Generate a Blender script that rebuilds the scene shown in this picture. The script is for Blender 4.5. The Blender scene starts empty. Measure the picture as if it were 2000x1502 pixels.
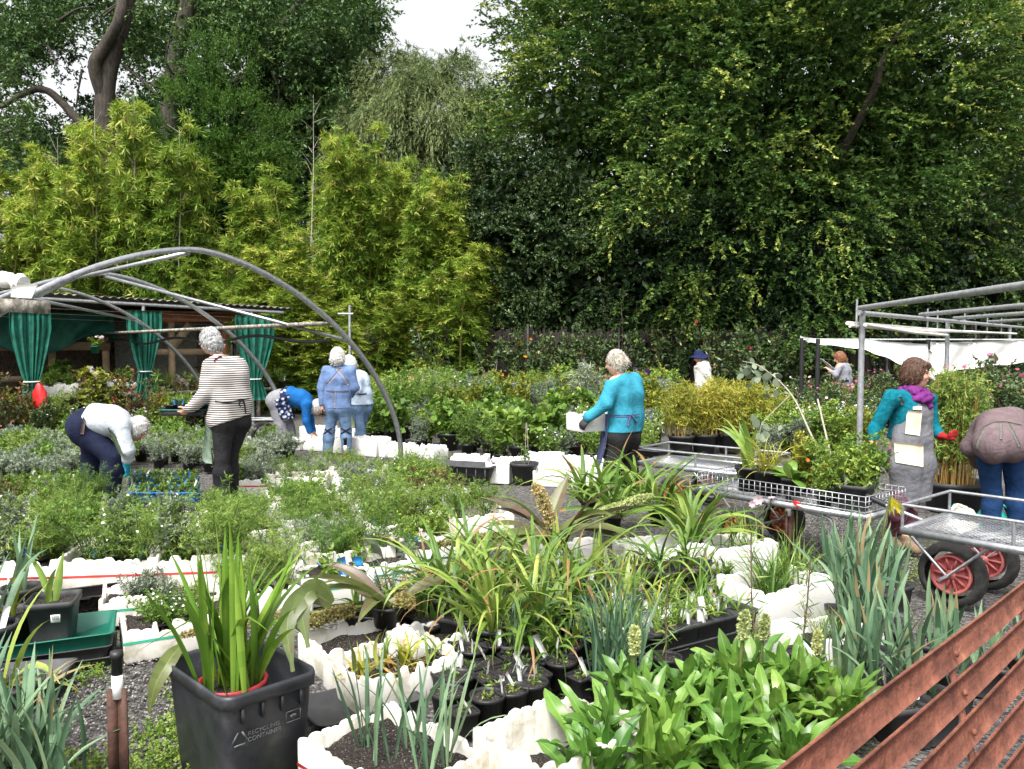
import bpy, math, random
import numpy as np
from mathutils import Vector, Matrix
rng = np.random.default_rng(11); random.seed(11)
SC = bpy.context.scene; COL = SC.collection
PI = math.pi; R = math.radians
# ------------------------------------------------------------ camera maths
FX = 1600.0; PITCH = math.atan(83/1600); CAMZ = 1.7
def ray(px, py):
    x = (px-1000)/FX; y = -(py-751)/FX
    return np.array([x, math.cos(PITCH)+y*math.sin(PITCH), -math.sin(PITCH)+y*math.cos(PITCH)])
def P(px, py, z=0.0):
    d = ray(px, py); t = (z-CAMZ)/d[2]; v = np.array([0, 0, CAMZ])+t*d; return v
def Q(px, py, Y):
    d = ray(px, py); return np.array([0, 0, CAMZ])+Y/d[1]*d
def proj(w):
    w = np.asarray(w, float)-np.array([0, 0, CAMZ])
    d = w@np.array([0, math.cos(PITCH), -math.sin(PITCH)]); u = w@np.array([0, math.sin(PITCH), math.cos(PITCH)])
    return np.stack([1000+FX*w[..., 0]/d, 751-FX*u/d], -1)
def nrm(a): return a/np.maximum(np.linalg.norm(a, axis=-1, keepdims=True), 1e-9)

# ------------------------------------------------------------ materials
MATS = {}
def _mat(name):
    m = bpy.data.materials.new(name); m.use_nodes = True; nt = m.node_tree
    for n in list(nt.nodes): nt.nodes.remove(n)
    out = nt.nodes.new('ShaderNodeOutputMaterial')
    return m, nt, out
def _pr(nt, rough=.5, metal=0, spec=.5):
    b = nt.nodes.new('ShaderNodeBsdfPrincipled')
    b.inputs['Roughness'].default_value = rough; b.inputs['Metallic'].default_value = metal
    b.inputs['Specular IOR Level'].default_value = spec
    return b
def _ramp(nt, stops):
    r = nt.nodes.new('ShaderNodeValToRGB'); e = r.color_ramp.elements
    while len(e) < len(stops): e.new(.5)
    for i, (p, c) in enumerate(stops):
        e[i].position = p; e[i].color = (*c, 1)
    return r
def leaf(name, stops, rough=.45, transl=.25, spec=.35):
    """leaf material: each face carries its own 'tint' value, natural leaf colours, plus interior shade painted into crown cores"""
    if name in MATS: return MATS[name]
    m, nt, out = _mat(name); L = nt.links.new
    at = nt.nodes.new('ShaderNodeAttribute'); at.attribute_name = 'tint'
    r = _ramp(nt, stops); L(at.outputs['Fac'], r.inputs[0])
    oi = nt.nodes.new('ShaderNodeObjectInfo')
    hs = nt.nodes.new('ShaderNodeHueSaturation'); L(r.outputs[0], hs.inputs['Color'])
    mr = nt.nodes.new('ShaderNodeMapRange'); L(oi.outputs['Random'], mr.inputs[0]); mr.inputs[3].default_value = .485; mr.inputs[4].default_value = .515
    L(mr.outputs[0], hs.inputs['Hue'])
    mv = nt.nodes.new('ShaderNodeMapRange'); L(oi.outputs['Random'], mv.inputs[0]); mv.inputs[3].default_value = 1.15; mv.inputs[4].default_value = .85
    L(mv.outputs[0], hs.inputs['Value'])
    b = _pr(nt, rough, 0, spec); L(hs.outputs[0], b.inputs['Base Color'])
    t = nt.nodes.new('ShaderNodeBsdfTranslucent'); L(hs.outputs[0], t.inputs['Color'])
    mx = nt.nodes.new('ShaderNodeMixShader'); mx.inputs[0].default_value = transl
    L(b.outputs[0], mx.inputs[1]); L(t.outputs[0], mx.inputs[2]); L(mx.outputs[0], out.inputs[0])
    MATS[name] = m; return m
def surf(name, c1, c2=None, scale=8., rough=.6, metal=0., spec=.4, bump=0., bscale=None, detail=4., c3=None, stretch=None, contrast=(.35, .65)):
    """noise mixed surface"""
    if name in MATS: return MATS[name]
    m, nt, out = _mat(name); L = nt.links.new
    b = _pr(nt, rough, metal, spec)
    tc = nt.nodes.new('ShaderNodeTexCoord'); src = tc.outputs['Object']
    if stretch:
        mp = nt.nodes.new('ShaderNodeMapping'); mp.inputs['Scale'].default_value = stretch; L(src, mp.inputs[0]); src = mp.outputs[0]
    nz = nt.nodes.new('ShaderNodeTexNoise'); nz.inputs['Scale'].default_value = scale; nz.inputs['Detail'].default_value = detail
    nz.inputs['Roughness'].default_value = .65
    L(src, nz.inputs['Vector'])
    st = [(contrast[0], c1), (contrast[1], c2 or c1)]
    if c3: st.append((min(1, contrast[1]+.13), c3))
    r = _ramp(nt, st); L(nz.outputs[0], r.inputs[0]); L(r.outputs[0], b.inputs['Base Color'])
    if bump:
        n2 = nt.nodes.new('ShaderNodeTexNoise'); n2.inputs['Scale'].default_value = bscale or scale*4; n2.inputs['Detail'].default_value = 4
        L(src, n2.inputs['Vector'])
        bp = nt.nodes.new('ShaderNodeBump'); bp.inputs['Strength'].default_value = bump; bp.inputs['Distance'].default_value = .01
        L(n2.outputs[0], bp.inputs['Height']); L(bp.outputs[0], b.inputs['Normal'])
    L(b.outputs[0], out.inputs[0]); MATS[name] = m; return m

# ------------------------------------------------------------ mesh helpers
def mesh(name, V, Fs, mat=None, smooth=False, tint=None):
    V = np.asarray(V, np.float32).reshape(-1, 3)
    if isinstance(Fs, np.ndarray): Fs = [Fs]
    Fs = [np.asarray(f, np.int32) for f in Fs if len(f)]
    me = bpy.data.meshes.new(name)
    nl = sum(f.size for f in Fs); npg = sum(len(f) for f in Fs)
    me.vertices.add(len(V)); me.vertices.foreach_set('co', V.ravel())
    me.loops.add(nl); me.loops.foreach_set('vertex_index', np.concatenate([f.ravel() for f in Fs]))
    tot = np.concatenate([np.full(len(f), f.shape[1], np.int32) for f in Fs])
    st = np.concatenate([[0], np.cumsum(tot)[:-1]]).astype(np.int32)
    me.polygons.add(npg); me.polygons.foreach_set('loop_start', st)
    try: me.polygons.foreach_set('loop_total', tot)
    except Exception: pass
    if smooth: me.polygons.foreach_set('use_smooth', np.ones(npg, bool))
    if tint is not None:
        a = me.attributes.new('tint', 'FLOAT', 'FACE'); a.data.foreach_set('value', np.asarray(tint, np.float32).ravel())
    me.update(calc_edges=True)
    if mat: me.materials.append(mat)
    return me
def link(name, me, parent=None, loc=None, rz=0, scale=None):
    o = bpy.data.objects.new(name, me); COL.objects.link(o)
    if parent is not None: o.parent = parent
    if loc is not None: o.location = loc
    if rz: o.rotation_euler[2] = rz
    if scale is not None: o.scale = (scale,)*3 if np.isscalar(scale) else scale
    return o
def tag(o, label, cat, group=None):
    o['label'] = label; o['category'] = cat
    if group: o['group'] = group
    return o
def thing(name, label, cat, loc=(0, 0, 0), rz=0, group=None, scale=None):
    return tag(link(name, None, None, tuple(loc), rz, scale), label, cat, group)
class MB:
    """collects shapes for ONE mesh"""
    def __init__(s): s.V = []; s.F4 = []; s.F3 = []; s.t4 = []; s.t3 = []; s.n = 0
    def add(s, V, F, t=.5):
        V = np.asarray(V, float).reshape(-1, 3); F = np.asarray(F)
        if len(F) == 0: return s
        (s.F4 if F.shape[1] == 4 else s.F3).append(F+s.n)
        (s.t4 if F.shape[1] == 4 else s.t3).append(np.broadcast_to(np.asarray(t, float), (len(F),)))
        s.V.append(V); s.n += len(V); return s
    def addm(s, part): return s.add(*part)
    def box(s, c, d, rz=0, M=None):
        x, y, z = np.asarray(d)/2.
        v = np.array([[-x, -y, -z], [x, -y, -z], [x, y, -z], [-x, y, -z], [-x, -y, z], [x, -y, z], [x, y, z], [-x, y, z]])
        if M is not None: v = v@np.asarray(M).T
        if rz: v = v@np.array([[math.cos(rz), -math.sin(rz), 0], [math.sin(rz), math.cos(rz), 0], [0, 0, 1]]).T
        return s.add(v+np.asarray(c), [[0, 3, 2, 1], [4, 5, 6, 7], [0, 1, 5, 4], [1, 2, 6, 5], [2, 3, 7, 6], [3, 0, 4, 7]])
    def beam(s, a, b, w, h, up=(0, 0, 1)):
        """rectangular bar from a to b"""
        a = np.asarray(a, float); b = np.asarray(b, float); d = nrm(b-a); u = np.asarray(up, float)
        sd = nrm(np.cross(d, u)); u = np.cross(sd, d)
        v = [p+sd*i*w/2+u*j*h/2 for p in (a, b) for i, j in ((-1, -1), (1, -1), (1, 1), (-1, 1))]
        return s.add(v, [[0, 1, 2, 3], [7, 6, 5, 4], [0, 4, 5, 1], [1, 5, 6, 2], [2, 6, 7, 3], [3, 7, 4, 0]])
    def tube(s, pts, r, n=8, t=.5, cap=True):
        V, F = tube(pts, r, n); s.add(V, F, t)
        if cap:
            for k in (0, len(np.atleast_2d(pts))-1):
                ring = V[k*n:(k+1)*n]; c = ring.mean(0)
                s.add(np.vstack([ring, c]), [[i, (i+1) % n, n] if k else [(i+1) % n, i, n] for i in range(n)], t)
        return s
    def lathe(s, prof, n=20, c=(0, 0, 0), t=.5):
        prof = np.asarray(prof, float); a = np.linspace(0, 2*PI, n, endpoint=False); m = len(prof)
        V = np.stack([np.outer(prof[:, 0], np.cos(a)), np.outer(prof[:, 0], np.sin(a)), np.repeat(prof[:, 1:2], n, 1)], -1).reshape(-1, 3)+np.asarray(c)
        return s.add(V, gridf(m, n, True), t)
    def sq(s, prof, n=6, c=(0, 0, 0), aspect=1., rc=.25):
        """rounded-rectangle lofts: prof rows (half width, z)"""
        a = []
        for q in range(4):
            for i in range(n):
                th = q*PI/2+i/(n-1)*PI/2
                a.append((np.sign(round(math.cos(q*PI/2+PI/4), 3))*(1-rc)+rc*math.cos(th), np.sign(round(math.sin(q*PI/2+PI/4), 3))*(1-rc)+rc*math.sin(th)))
        a = np.array(a); prof = np.asarray(prof, float); m = len(prof); k = len(a)
        V = np.zeros((m, k, 3)); V[:, :, 0] = prof[:, 0:1]*a[:, 0]*aspect; V[:, :, 1] = prof[:, 0:1]*a[:, 1]; V[:, :, 2] = prof[:, 1:2]
        return s.add(V.reshape(-1, 3)+np.asarray(c), gridf(m, k, True))
    def sheet(s, G, t=.5, thick=0):
        G = np.asarray(G, float); a, b = G.shape[:2]; f = gridf(a, b, False)
        if not thick: return s.add(G.reshape(-1, 3), f, t)
        du = np.gradient(G, axis=0); dv = np.gradient(G, axis=1); N = nrm(np.cross(du, dv))
        V = np.vstack([(G+N*thick/2).reshape(-1, 3), (G-N*thick/2).reshape(-1, 3)]); o = a*b
        id_ = np.arange(o).reshape(a, b); e = np.concatenate([id_[:-1, 0], id_[-1, :-1], id_[:0:-1, -1], id_[0, :0:-1]])
        e2 = np.roll(e, -1)
        return s.add(V, np.vstack([f, f[:, ::-1]+o, np.stack([e, e2, e2+o, e+o], 1)[:, ::-1]]), t)
    def faces(s): return [np.vstack(x) for x in (s.F4, s.F3) if x]
    def me(s, name, mat, smooth=False, tint=False):
        T = np.concatenate(s.t4+s.t3) if tint else None
        return mesh(name, np.vstack(s.V), s.faces(), mat, smooth, T)
    def build(s, name, mat, parent=None, smooth=False, tint=False, loc=None, rz=0):
        return link(name, s.me(name, mat, smooth, tint), parent, loc, rz)
def gridf(m, n, wrap):
    i, j = np.meshgrid(np.arange(m-1), np.arange(n if wrap else n-1), indexing='ij'); j2 = (j+1) % n
    return np.stack([i*n+j, i*n+j2, (i+1)*n+j2, (i+1)*n+j], -1).reshape(-1, 4)
def tube(pts, r, n=8):
    pts = np.asarray(pts, float); m = len(pts); r = np.broadcast_to(np.asarray(r, float), (m,))
    d = nrm(np.gradient(pts, axis=0)); ref = np.array([0, 0, 1.]) if abs(d[:, 2]).mean() < .8 else np.array([1., 0, 0])
    u = nrm(np.cross(d, ref)); w = np.cross(d, u); a = np.linspace(0, 2*PI, n, endpoint=False)
    V = pts[:, None]+r[:, None, None]*(u[:, None]*np.cos(a)[None, :, None]+w[:, None]*np.sin(a)[None, :, None])
    return V.reshape(-1, 3), gridf(m, n, True)
def cr(pts, n=12):
    """smooth curve through points"""
    p = np.asarray(pts, float); p = np.vstack([2*p[0]-p[1], p, 2*p[-1]-p[-2]]); out = []
    for i in range(1, len(p)-2):
        for t in np.linspace(0, 1, n, endpoint=False):
            a, b, c, d = p[i-1:i+3]
            out.append(.5*((2*b)+(-a+c)*t+(2*a-5*b+4*c-d)*t*t+(-a+3*b-3*c+d)*t**3))
    out.append(p[-2]); return np.array(out)

# ------------------------------------------------------------ foliage
def lquads(B, D, N, L, W, wide=.45):
    """one rhombic quad per leaf"""
    n = len(B); S = nrm(np.cross(D, N)); L = np.broadcast_to(L, (n,))[:, None]; W = np.broadcast_to(W, (n,))[:, None]
    m = B+D*L*wide
    V = np.stack([B, m+S*W/2, B+D*L, m-S*W/2], 1).reshape(-1, 3)
    return V, np.arange(4*n).reshape(n, 4)
def rdir(n, up=0.):
    d = rng.normal(size=(n, 3)); d[:, 2] += up; return nrm(d)
def twigs(T0, TD, TL, nl, L, W, spread=.9, droop=0., t0=.1, tint=None, flat=0., tipgain=0.):
    """leaves set along twigs; returns V,F,tint"""
    m = len(T0); t = t0+(1-t0)*rng.random((m, nl)); TL = np.broadcast_to(TL, (m,))[:, None, None]
    p = T0[:, None]+TD[:, None]*TL*t[..., None]; p[..., 2] -= (droop*t**2)*TL[..., 0]
    d = np.repeat(TD[:, None], nl, 1)*.6; d[..., 2] -= droop*t*1.2
    r = rng.normal(size=(m, nl, 3))*spread; r[..., 2] *= (1-flat*.8); d = nrm(d+r)
    N = rng.normal(size=(m, nl, 3))*(.7-.5*flat); N[..., 2] += 1.
    if tint is None: tint = rng.random(m)
    T = np.clip(tint[:, None]+tipgain*(t-.5)+rng.normal(size=(m, nl))*.09, 0, 1)
    q = m*nl; sz = rng.uniform(.7, 1.2, q)
    V, F = lquads(p.reshape(q, 3), d.reshape(q, 3), nrm(N.reshape(q, 3)), L*sz, W*sz)
    return V, F, T.reshape(q)
def blades(n, L, W, elev=75, elevj=10, curve=60, curvej=25, seg=7, base=.02, fold=.25, Lj=.25, az=None, tip=1.6, widest=.3, p=1.6, bend=0, tintr=(.2, .8), tipt=0., kink=0., pw=None, rg=None, rib=0., wave=0., brown=0.):
    """strap or sword leaves from one base; returns V,F,tint"""
    g = rg or rng
    az = g.random(n)*2*PI if az is None else np.broadcast_to(az, (n,))+g.normal(size=n)*.12
    L = L*(1+Lj*g.uniform(-1, .6, n)); W = W*g.uniform(.75, 1.15, n)
    e0 = np.radians(elev+elevj*g.normal(size=n)); c = np.radians(curve+curvej*g.normal(size=n))
    t = np.linspace(0, 1, seg+1); e = e0[:, None]-c[:, None]*t[None]**p
    if kink:
        k = g.random(n) < kink; kt = g.uniform(.45, .8, n); e -= (k[:, None]*(t[None] > kt[:, None]))*g.uniform(.8, 1.5, n)[:, None]
    az2 = az[:, None]+np.radians(bend)*t[None]*g.normal(size=n)[:, None]
    ds = L[:, None]/seg; d = np.stack([np.cos(e)*np.cos(az2), np.cos(e)*np.sin(az2), np.sin(e)], -1)
    pos = np.concatenate([np.zeros((n, 1, 3)), np.cumsum(((d[:, :-1]+d[:, 1:])/2)*ds[..., None], 1)], 1)
    bo = g.normal(size=(n, 2))*base; pos[..., :2] += bo[:, None]
    w = np.interp(t, [0, widest, 1], [.55, 1, .0]) if pw is None else np.interp(t, *pw)
    if pw is None: w = np.where(t > widest, (1-((t-widest)/(1-widest))**tip), w)
    w = np.maximum(w, .03)[None]*W[:, None]/2
    tw = g.normal(size=n)*.35
    side = np.stack([-np.sin(az2), np.cos(az2), np.zeros_like(az2)], -1); nn = np.cross(d, side)
    side = side*np.cos(tw)[:, None, None]+nn*np.sin(tw)[:, None, None]; nn = np.cross(d, side)
    wv = wave*np.sin(t[None]*g.uniform(14, 26, n)[:, None]+g.random(n)[:, None]*6)[..., None]*w[..., None]; up = nn*w[..., None]*fold
    if rib: V = np.stack([pos-side*w[..., None]+up+nn*wv, pos-side*w[..., None]*.1, pos+side*w[..., None]*.1, pos+side*w[..., None]+up-nn*wv], 2); nc = 4; ct = np.array([-.06, rib, .06])
    else: V = np.stack([pos-side*w[..., None]+nn*wv, pos+up, pos+side*w[..., None]-nn*wv], 2); nc = 3; ct = np.array([-.05, .05])
    F = gridf(seg+1, nc, False); F = (F[None]+(np.arange(n)*(seg+1)*nc)[:, None, None]).reshape(-1, 4)
    tn = g.uniform(*tintr, n)[:, None]+np.repeat(t[:-1], nc-1)[None]*tipt+np.tile(ct, seg)[None]+np.repeat(g.normal(size=(n, seg))*.05, nc-1, 1)
    if brown:
        bz = g.random(n) < brown; bt = g.uniform(.55, .95, n); tn = np.where(bz[:, None] & (np.repeat(t[1:], nc-1)[None] > bt[:, None]), 1., np.minimum(tn, .93))
    return V.reshape(-1, 3), F, np.clip(tn, 0, 1).ravel()
def T(part, off=(0, 0, 0), rz=0, s=1.):
    V, F, t = part; c, q = math.cos(rz), math.sin(rz)
    return (V@np.array([[c, -q, 0], [q, c, 0], [0, 0, 1]]).T)*s+np.asarray(off), F, t
def fromparts(parts):
    b = MB()
    for x in parts: b.add(*x)
    return b

# ------------------------------------------------------------ camera, sky, sun
cam = bpy.data.cameras.new('camera'); camo = bpy.data.objects.new('camera', cam); COL.objects.link(camo)
cam.sensor_width = 36; cam.lens = 28.8; cam.clip_end = 2000; cam.clip_start = .02
camo.location = (0, 0, CAMZ); camo.rotation_euler = (PI/2-PITCH, 0, 0); SC.camera = camo
SUN_EL, SUN_AZ = R(58), R(-42)      # azimuth measured from +Y towards +X; light from behind-left
w = bpy.data.worlds.new('World'); SC.world = w; w.use_nodes = True; nt = w.node_tree
bg = nt.nodes['Background']; sky = nt.nodes.new('ShaderNodeTexSky'); sky.sky_type = 'NISHITA'; sky.sun_disc = False
sky.sun_elevation = SUN_EL; sky.sun_rotation = R(200); sky.air_density = 1.; sky.dust_density = 6.; sky.ozone_density = 1.
hs = nt.nodes.new('ShaderNodeHueSaturation'); hs.inputs['Saturation'].default_value = .12
nt.links.new(sky.outputs[0], hs.inputs['Color']); nt.links.new(hs.outputs[0], bg.inputs[0]); bg.inputs[1].default_value = .15
sun = bpy.data.lights.new('sun', 'SUN'); so = bpy.data.objects.new('sun', sun); COL.objects.link(so)
sun.energy = 1.5; sun.angle = R(18); sun.color = (1, .96, .9)
sd = Vector((math.cos(SUN_EL)*math.sin(R(200)), math.cos(SUN_EL)*math.cos(R(200)), math.sin(SUN_EL)))
so.rotation_euler = sd.to_track_quat('Z', 'Y').to_euler(); so.location = (0, 0, 30)
SC.view_settings.view_transform = 'Standard'; SC.view_settings.look = 'None'; SC.view_settings.exposure = 1.3; SC.view_settings.gamma = 1
cy = SC.cycles; cy.max_bounces = 5; cy.diffuse_bounces = 3; cy.glossy_bounces = 2; cy.transmission_bounces = 3; cy.transparent_max_bounces = 6
cy.caustics_reflective = False; cy.caustics_refractive = False
try: cy.use_denoising = True; cy.denoiser = 'OPENIMAGEDENOISE'
except Exception: pass
# ============================================================ ground
def ground_material():
    m, nt, out = _mat('gravel_ground'); L = nt.links.new
    tc = nt.nodes.new('ShaderNodeTexCoord'); b = _pr(nt, .9, 0, .2)
    vo = nt.nodes.new('ShaderNodeTexVoronoi'); vo.inputs['Scale'].default_value = 55; L(tc.outputs['Object'], vo.inputs['Vector'])
    r = _ramp(nt, [(0, (.03, .028, .028)), (.5, (.075, .07, .068)), (1, (.17, .16, .15))])
    sp = nt.nodes.new('ShaderNodeSeparateColor'); L(vo.outputs['Color'], sp.inputs[0]); L(sp.outputs[0], r.inputs[0])
    n1 = nt.nodes.new('ShaderNodeTexNoise'); n1.inputs['Scale'].default_value = 1.1; n1.inputs['Detail'].default_value = 7; n1.inputs['Roughness'].default_value = .7
    L(tc.outputs['Object'], n1.inputs['Vector'])
    r2 = _ramp(nt, [(.53, (0, 0, 0)), (.66, (1, 1, 1))]); L(n1.outputs[0], r2.inputs[0])
    n3 = nt.nodes.new('ShaderNodeTexNoise'); n3.inputs['Scale'].default_value = 40; L(tc.outputs['Object'], n3.inputs['Vector'])
    rm = _ramp(nt, [(.3, (.03, .05, .01)), (.6, (.08, .1, .02)), (.8, (.1, .08, .035))]); L(n3.outputs[0], rm.inputs[0])
    mx = nt.nodes.new('ShaderNodeMix'); mx.data_type = 'RGBA'
    mm = nt.nodes.new('ShaderNodeMath'); mm.operation = 'MULTIPLY'; mm.inputs[1].default_value = .8; L(r2.outputs[0], mm.inputs[0])
    L(mm.outputs[0], mx.inputs[0]); L(r.outputs[0], mx.inputs[6]); L(rm.outputs[0], mx.inputs[7]); L(mx.outputs[2], b.inputs['Base Color'])
    bp = nt.nodes.new('ShaderNodeBump'); bp.inputs['Strength'].default_value = .9; bp.inputs['Distance'].default_value = .012; bp.invert = True
    L(vo.outputs['Distance'], bp.inputs['Height']); L(bp.outputs[0], b.inputs['Normal']); L(b.outputs[0], out.inputs[0])
    return m
gx = np.concatenate([np.linspace(-90, -12, 14), np.linspace(-11, 11, 60), np.linspace(12, 90, 14)]); gy = np.concatenate([np.linspace(-20, 1, 6), np.linspace(1.3, 18, 60), np.linspace(19, 120, 20)])
GX, GY = np.meshgrid(gx, gy, indexing='ij'); GZ = .012*np.sin(GX*2.1+GY*.7)+.01*np.sin(GY*3.1-GX)-.012
o = MB().add(np.stack([GX, GY, GZ], -1).reshape(-1, 3), gridf(len(gx), len(gy), False)[:, ::-1]*1).build('ground', ground_material(), smooth=True); o['kind'] = 'structure'

# ============================================================ big leafy backdrop trees
BARK = surf('dark_bark', (.022, .018, .014), (.07, .058, .045), 5, .9, bump=.6, stretch=(3, 3, .8))
BARK2 = surf('grey_bark', (.09, .08, .065), (.2, .18, .15), 8, .9, bump=.5, stretch=(3, 3, .8))
L_ELM = leaf('small_tree_leaves', [(0, (.03, .065, .012)), (.4, (.062, .122, .024)), (.7, (.125, .2, .038)), (.88, (.33, .38, .07)), (1, (.43, .46, .11))], .5, .34)
L_CAMPH = leaf('glossy_tree_leaves', [(0, (.014, .04, .01)), (.5, (.045, .105, .026)), (1, (.12, .2, .055))], .5, .2, .3)
L_BAMB = leaf('bamboo_leaves', [(0, (.06, .12, .014)), (.4, (.16, .26, .03)), (.75, (.31, .4, .055)), (1, (.48, .48, .12))], .5, .32, .25)
L_WILL = leaf('weeping_leaves', [(0, (.05, .08, .03)), (.5, (.15, .2, .075)), (1, (.27, .32, .13))], .6, .3, .2)
L_JUN = leaf('bright_conifer_leaves', [(0, (.015, .045, .006)), (.5, (.05, .115, .014)), (1, (.1, .19, .025))], .6, .25, .2)
L_DARK = leaf('dark_hedge_leaves', [(0, (.016, .036, .012)), (.6, (.045, .085, .026)), (1, (.09, .14, .045))], .4, .15, .4)

def branchy(b, p0, p1, r0, r1, wob=.2, n=7):
    p0 = np.asarray(p0, float); p1 = np.asarray(p1, float); t = np.linspace(0, 1, n)
    pts = p0+(p1-p0)*t[:, None]+np.sin(t*PI)[:, None]*rng.normal(size=3)*wob
    b.tube(pts, np.interp(t, [0, 1], [r0, r1]), 7); return pts
def crown(centres, rad, nt_, nl, tl, L, W, droop, flat, tipgain, inner=0, outc=None, tintm=.5, tintj=.14, spread=.9, up=0.):
    """leaf clumps round given centres; outc: crown centre, twigs point away from it"""
    n = len(centres); C_ = np.repeat(centres, nt_, 0); off = rng.normal(size=(n*nt_, 3))*rad; off[:, 2] *= (1-.5*flat)
    T0 = C_+off*.6
    d = rng.normal(size=(n*nt_, 3))*.6
    if outc is not None: d += nrm(C_-outc)*1.1
    d[:, 2] += up; d[:, 2] *= (1-.6*flat); d = nrm(d)
    ct = np.repeat(rng.normal(size=n)*tintj, nt_)+tintm+rng.normal(size=n*nt_)*.1
    return twigs(T0, d, tl*rng.uniform(.6, 1.3, n*nt_), nl, L, W, spread, droop, .05, ct, flat, tipgain)

# --- the big small-leaved tree over the beds on the far side
def big_tree():
    cx, cy, cz = 7.6, 26.2, 6.5; A = np.array([7.9, 6., 9.2])
    t = thing('broad_tree', 'huge dense dark green tree with yellowish young shoots filling the sky behind the beds', 'tree', (cx, cy, 0))
    tb = MB(); tr = branchy(tb, (0, 0, 0), (.6, 0, 6), .38, .2, .3)
    for k in range(26):
        a = rng.random()*2*PI; s = tr[rng.integers(2, 7)]; e = np.array([math.cos(a)*5.5, math.sin(a)*4.2, rng.uniform(2.5, 12)])
        branchy(tb, s, e, .12, .03, .5)
    branchy(tb, (.8, -2.5, 5), (1.6, -5.2, 8.2), .14, .09, .1); branchy(tb, (1.6, -5.2, 8.2), (2.2, -5.6, 9.6), .09, .04, .1)
    for sx, sz in ((-4.5, 7), (5.5, 8), (4.8, 5.2)):
        branchy(tb, (sx*.5, -2, sz-1), (sx, -5.3, sz+.6), .06, .015, .3)
    tb.build('trunk', BARK, t, True)
    n = 1150; th = rng.random(n)*2*PI; u = rng.uniform(-.62, 1, n); s = np.sqrt(1-u*u)
    lump = 1+.1*np.sin(th*5+u*4)+.09*np.sin(th*9-u*7)+rng.normal(size=n)*.05
    c = np.stack([np.cos(th)*s*A[0], np.sin(th)*s*A[1], u*A[2]+cz], -1)*np.array([1, 1, 1]); c[:, :2] *= lump[:, None]
    keep = (c[:, 1] < 2.5); c = c[keep]
    hot = np.clip(rng.normal(size=len(c)), -1, 2)
    o0 = np.array([0, 0, cz])
    parts = [crown(c, .6, 16, 24, .75, .11, .066, .25, .65, .3, outc=o0, tintm=.47, tintj=.14, spread=.55)]
    yel = c[rng.random(len(c)) < .2]; parts.append(crown(yel*np.array([1.02, 1.03, 1]), .5, 9, 24, .9, .1, .06, .3, .6, .35, outc=o0, tintm=.74, tintj=.1, spread=.5))
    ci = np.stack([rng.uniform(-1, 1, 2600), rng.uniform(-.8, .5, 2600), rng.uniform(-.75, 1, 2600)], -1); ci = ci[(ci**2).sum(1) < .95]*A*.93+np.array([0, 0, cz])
    parts.append(crown(ci, .7, 15, 11, .8, .17, .11, .2, .3, 0, tintm=.38, tintj=.1))  # inner leaves tinted darker: the crown's interior shade put into their colour
    fromparts(parts).build('crown', L_ELM, t, tint=True)
big_tree()

# --- glossy dark tree with visible limbs
def limb_tree():
    D = 33.
    t = thing('evergreen_tree', 'tall glossy evergreen tree with dark bent trunks and sky showing through its limbs', 'tree', (-15, D, 0))
    o = np.array([-15, D, 0]); q = lambda px, py, dy=0: Q(px, py, D+dy)-o
    tb = MB()
    def limb(pts, r0, r1):
        c = cr([q(p[0], p[1], (p[2] if len(p) > 2 else 0)-3.0) for p in pts], 6); tb.tube(c, np.linspace(r0, r1, len(c)), 9)
    limb([(205, 640), (205, 300), (208, 160), (235, 60), (262, -60)], .4, .26)
    limb([(205, 200), (185, 130, -.4), (205, 90, -.4), (235, 30, -.6), (240, -70)], .24, .17)
    limb([(335, 420), (330, 230), (345, 110), (365, 20), (378, -80)], .36, .24)
    limb([(390, 130), (440, 100), (462, 82), (485, 60)], .2, .16); limb([(300, 170), (335, 150), (390, 130)], .15, .2)
    limb([(200, 290), (120, 200), (85, 175), (50, 182), (0, 210)], .16, .09)
    limb([(470, 160), (500, 115), (560, 40), (600, -20)], .15, .1); limb([(450, 165), (480, 140), (515, 110)], .1, .12)
    limb([(500, 260), (540, 200), (560, 215), (600, 240)], .06, .03); limb([(510, 230), (580, 232), (640, 220)], .05, .02); limb([(530, 250), (545, 180), (520, 120)], .05, .03)
    for k in range(22):
        x0 = rng.uniform(0, 640); y0 = rng.uniform(0, 260); dx, dy = rng.normal(size=2)*70
        limb([(x0, y0), (x0+dx*.5, y0+dy*.5-8), (x0+dx, y0+dy)], .05, .015)
    tb.build('trunk', BARK, t, True)
    cs = []
    def blob(px, py, rx, ry, n, depth=2.5, dy=0):
        for _ in range(n):
            a = rng.normal(size=2)*.5; a[0] = min(a[0], (712-px-(40 if py+a[1]*ry > 120 else 0))/rx); cs.append(q(px+a[0]*rx, py+a[1]*ry, dy+rng.normal()*depth))
    blob(60, 40, 90, 70, 34); blob(30, 270, 80, 70, 40); blob(140, 20, 120, 60, 40, 3, 2); blob(470, 30, 200, 80, 120); blob(620, 90, 150, 100, 120); blob(560, 230, 130, 90, 90); blob(660, 210, 110, 110, 90)
    blob(420, 180, 90, 60, 40); blob(295, 60, 60, 70, 40, 1.5, 3); blob(270, 230, 90, 60, 40, 1.5, 3); blob(700, 30, 80, 60, 40); blob(120, 330, 160, 60, 50); blob(480, 330, 200, 60, 60); blob(720, 330, 60, 60, 40, 2, 3); blob(640, 350, 120, 50, 60, 1, 3); blob(760, 15, 50, 25, 6)
    blob(20, 130, 60, 50, 16); blob(300, 300, 200, 60, 70, 1.5, 4); blob(500, 400, 300, 60, 80, 1.5, 4); blob(150, 430, 200, 60, 60, 1.5, 4)
    c = np.array(cs)
    fromparts([crown(c, .6, 15, 24, .8, .17, .075, .35, .35, .2, tintm=.45, tintj=.2, spread=.8)]).build('crown', L_CAMPH, t, tint=True)
limb_tree()

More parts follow.
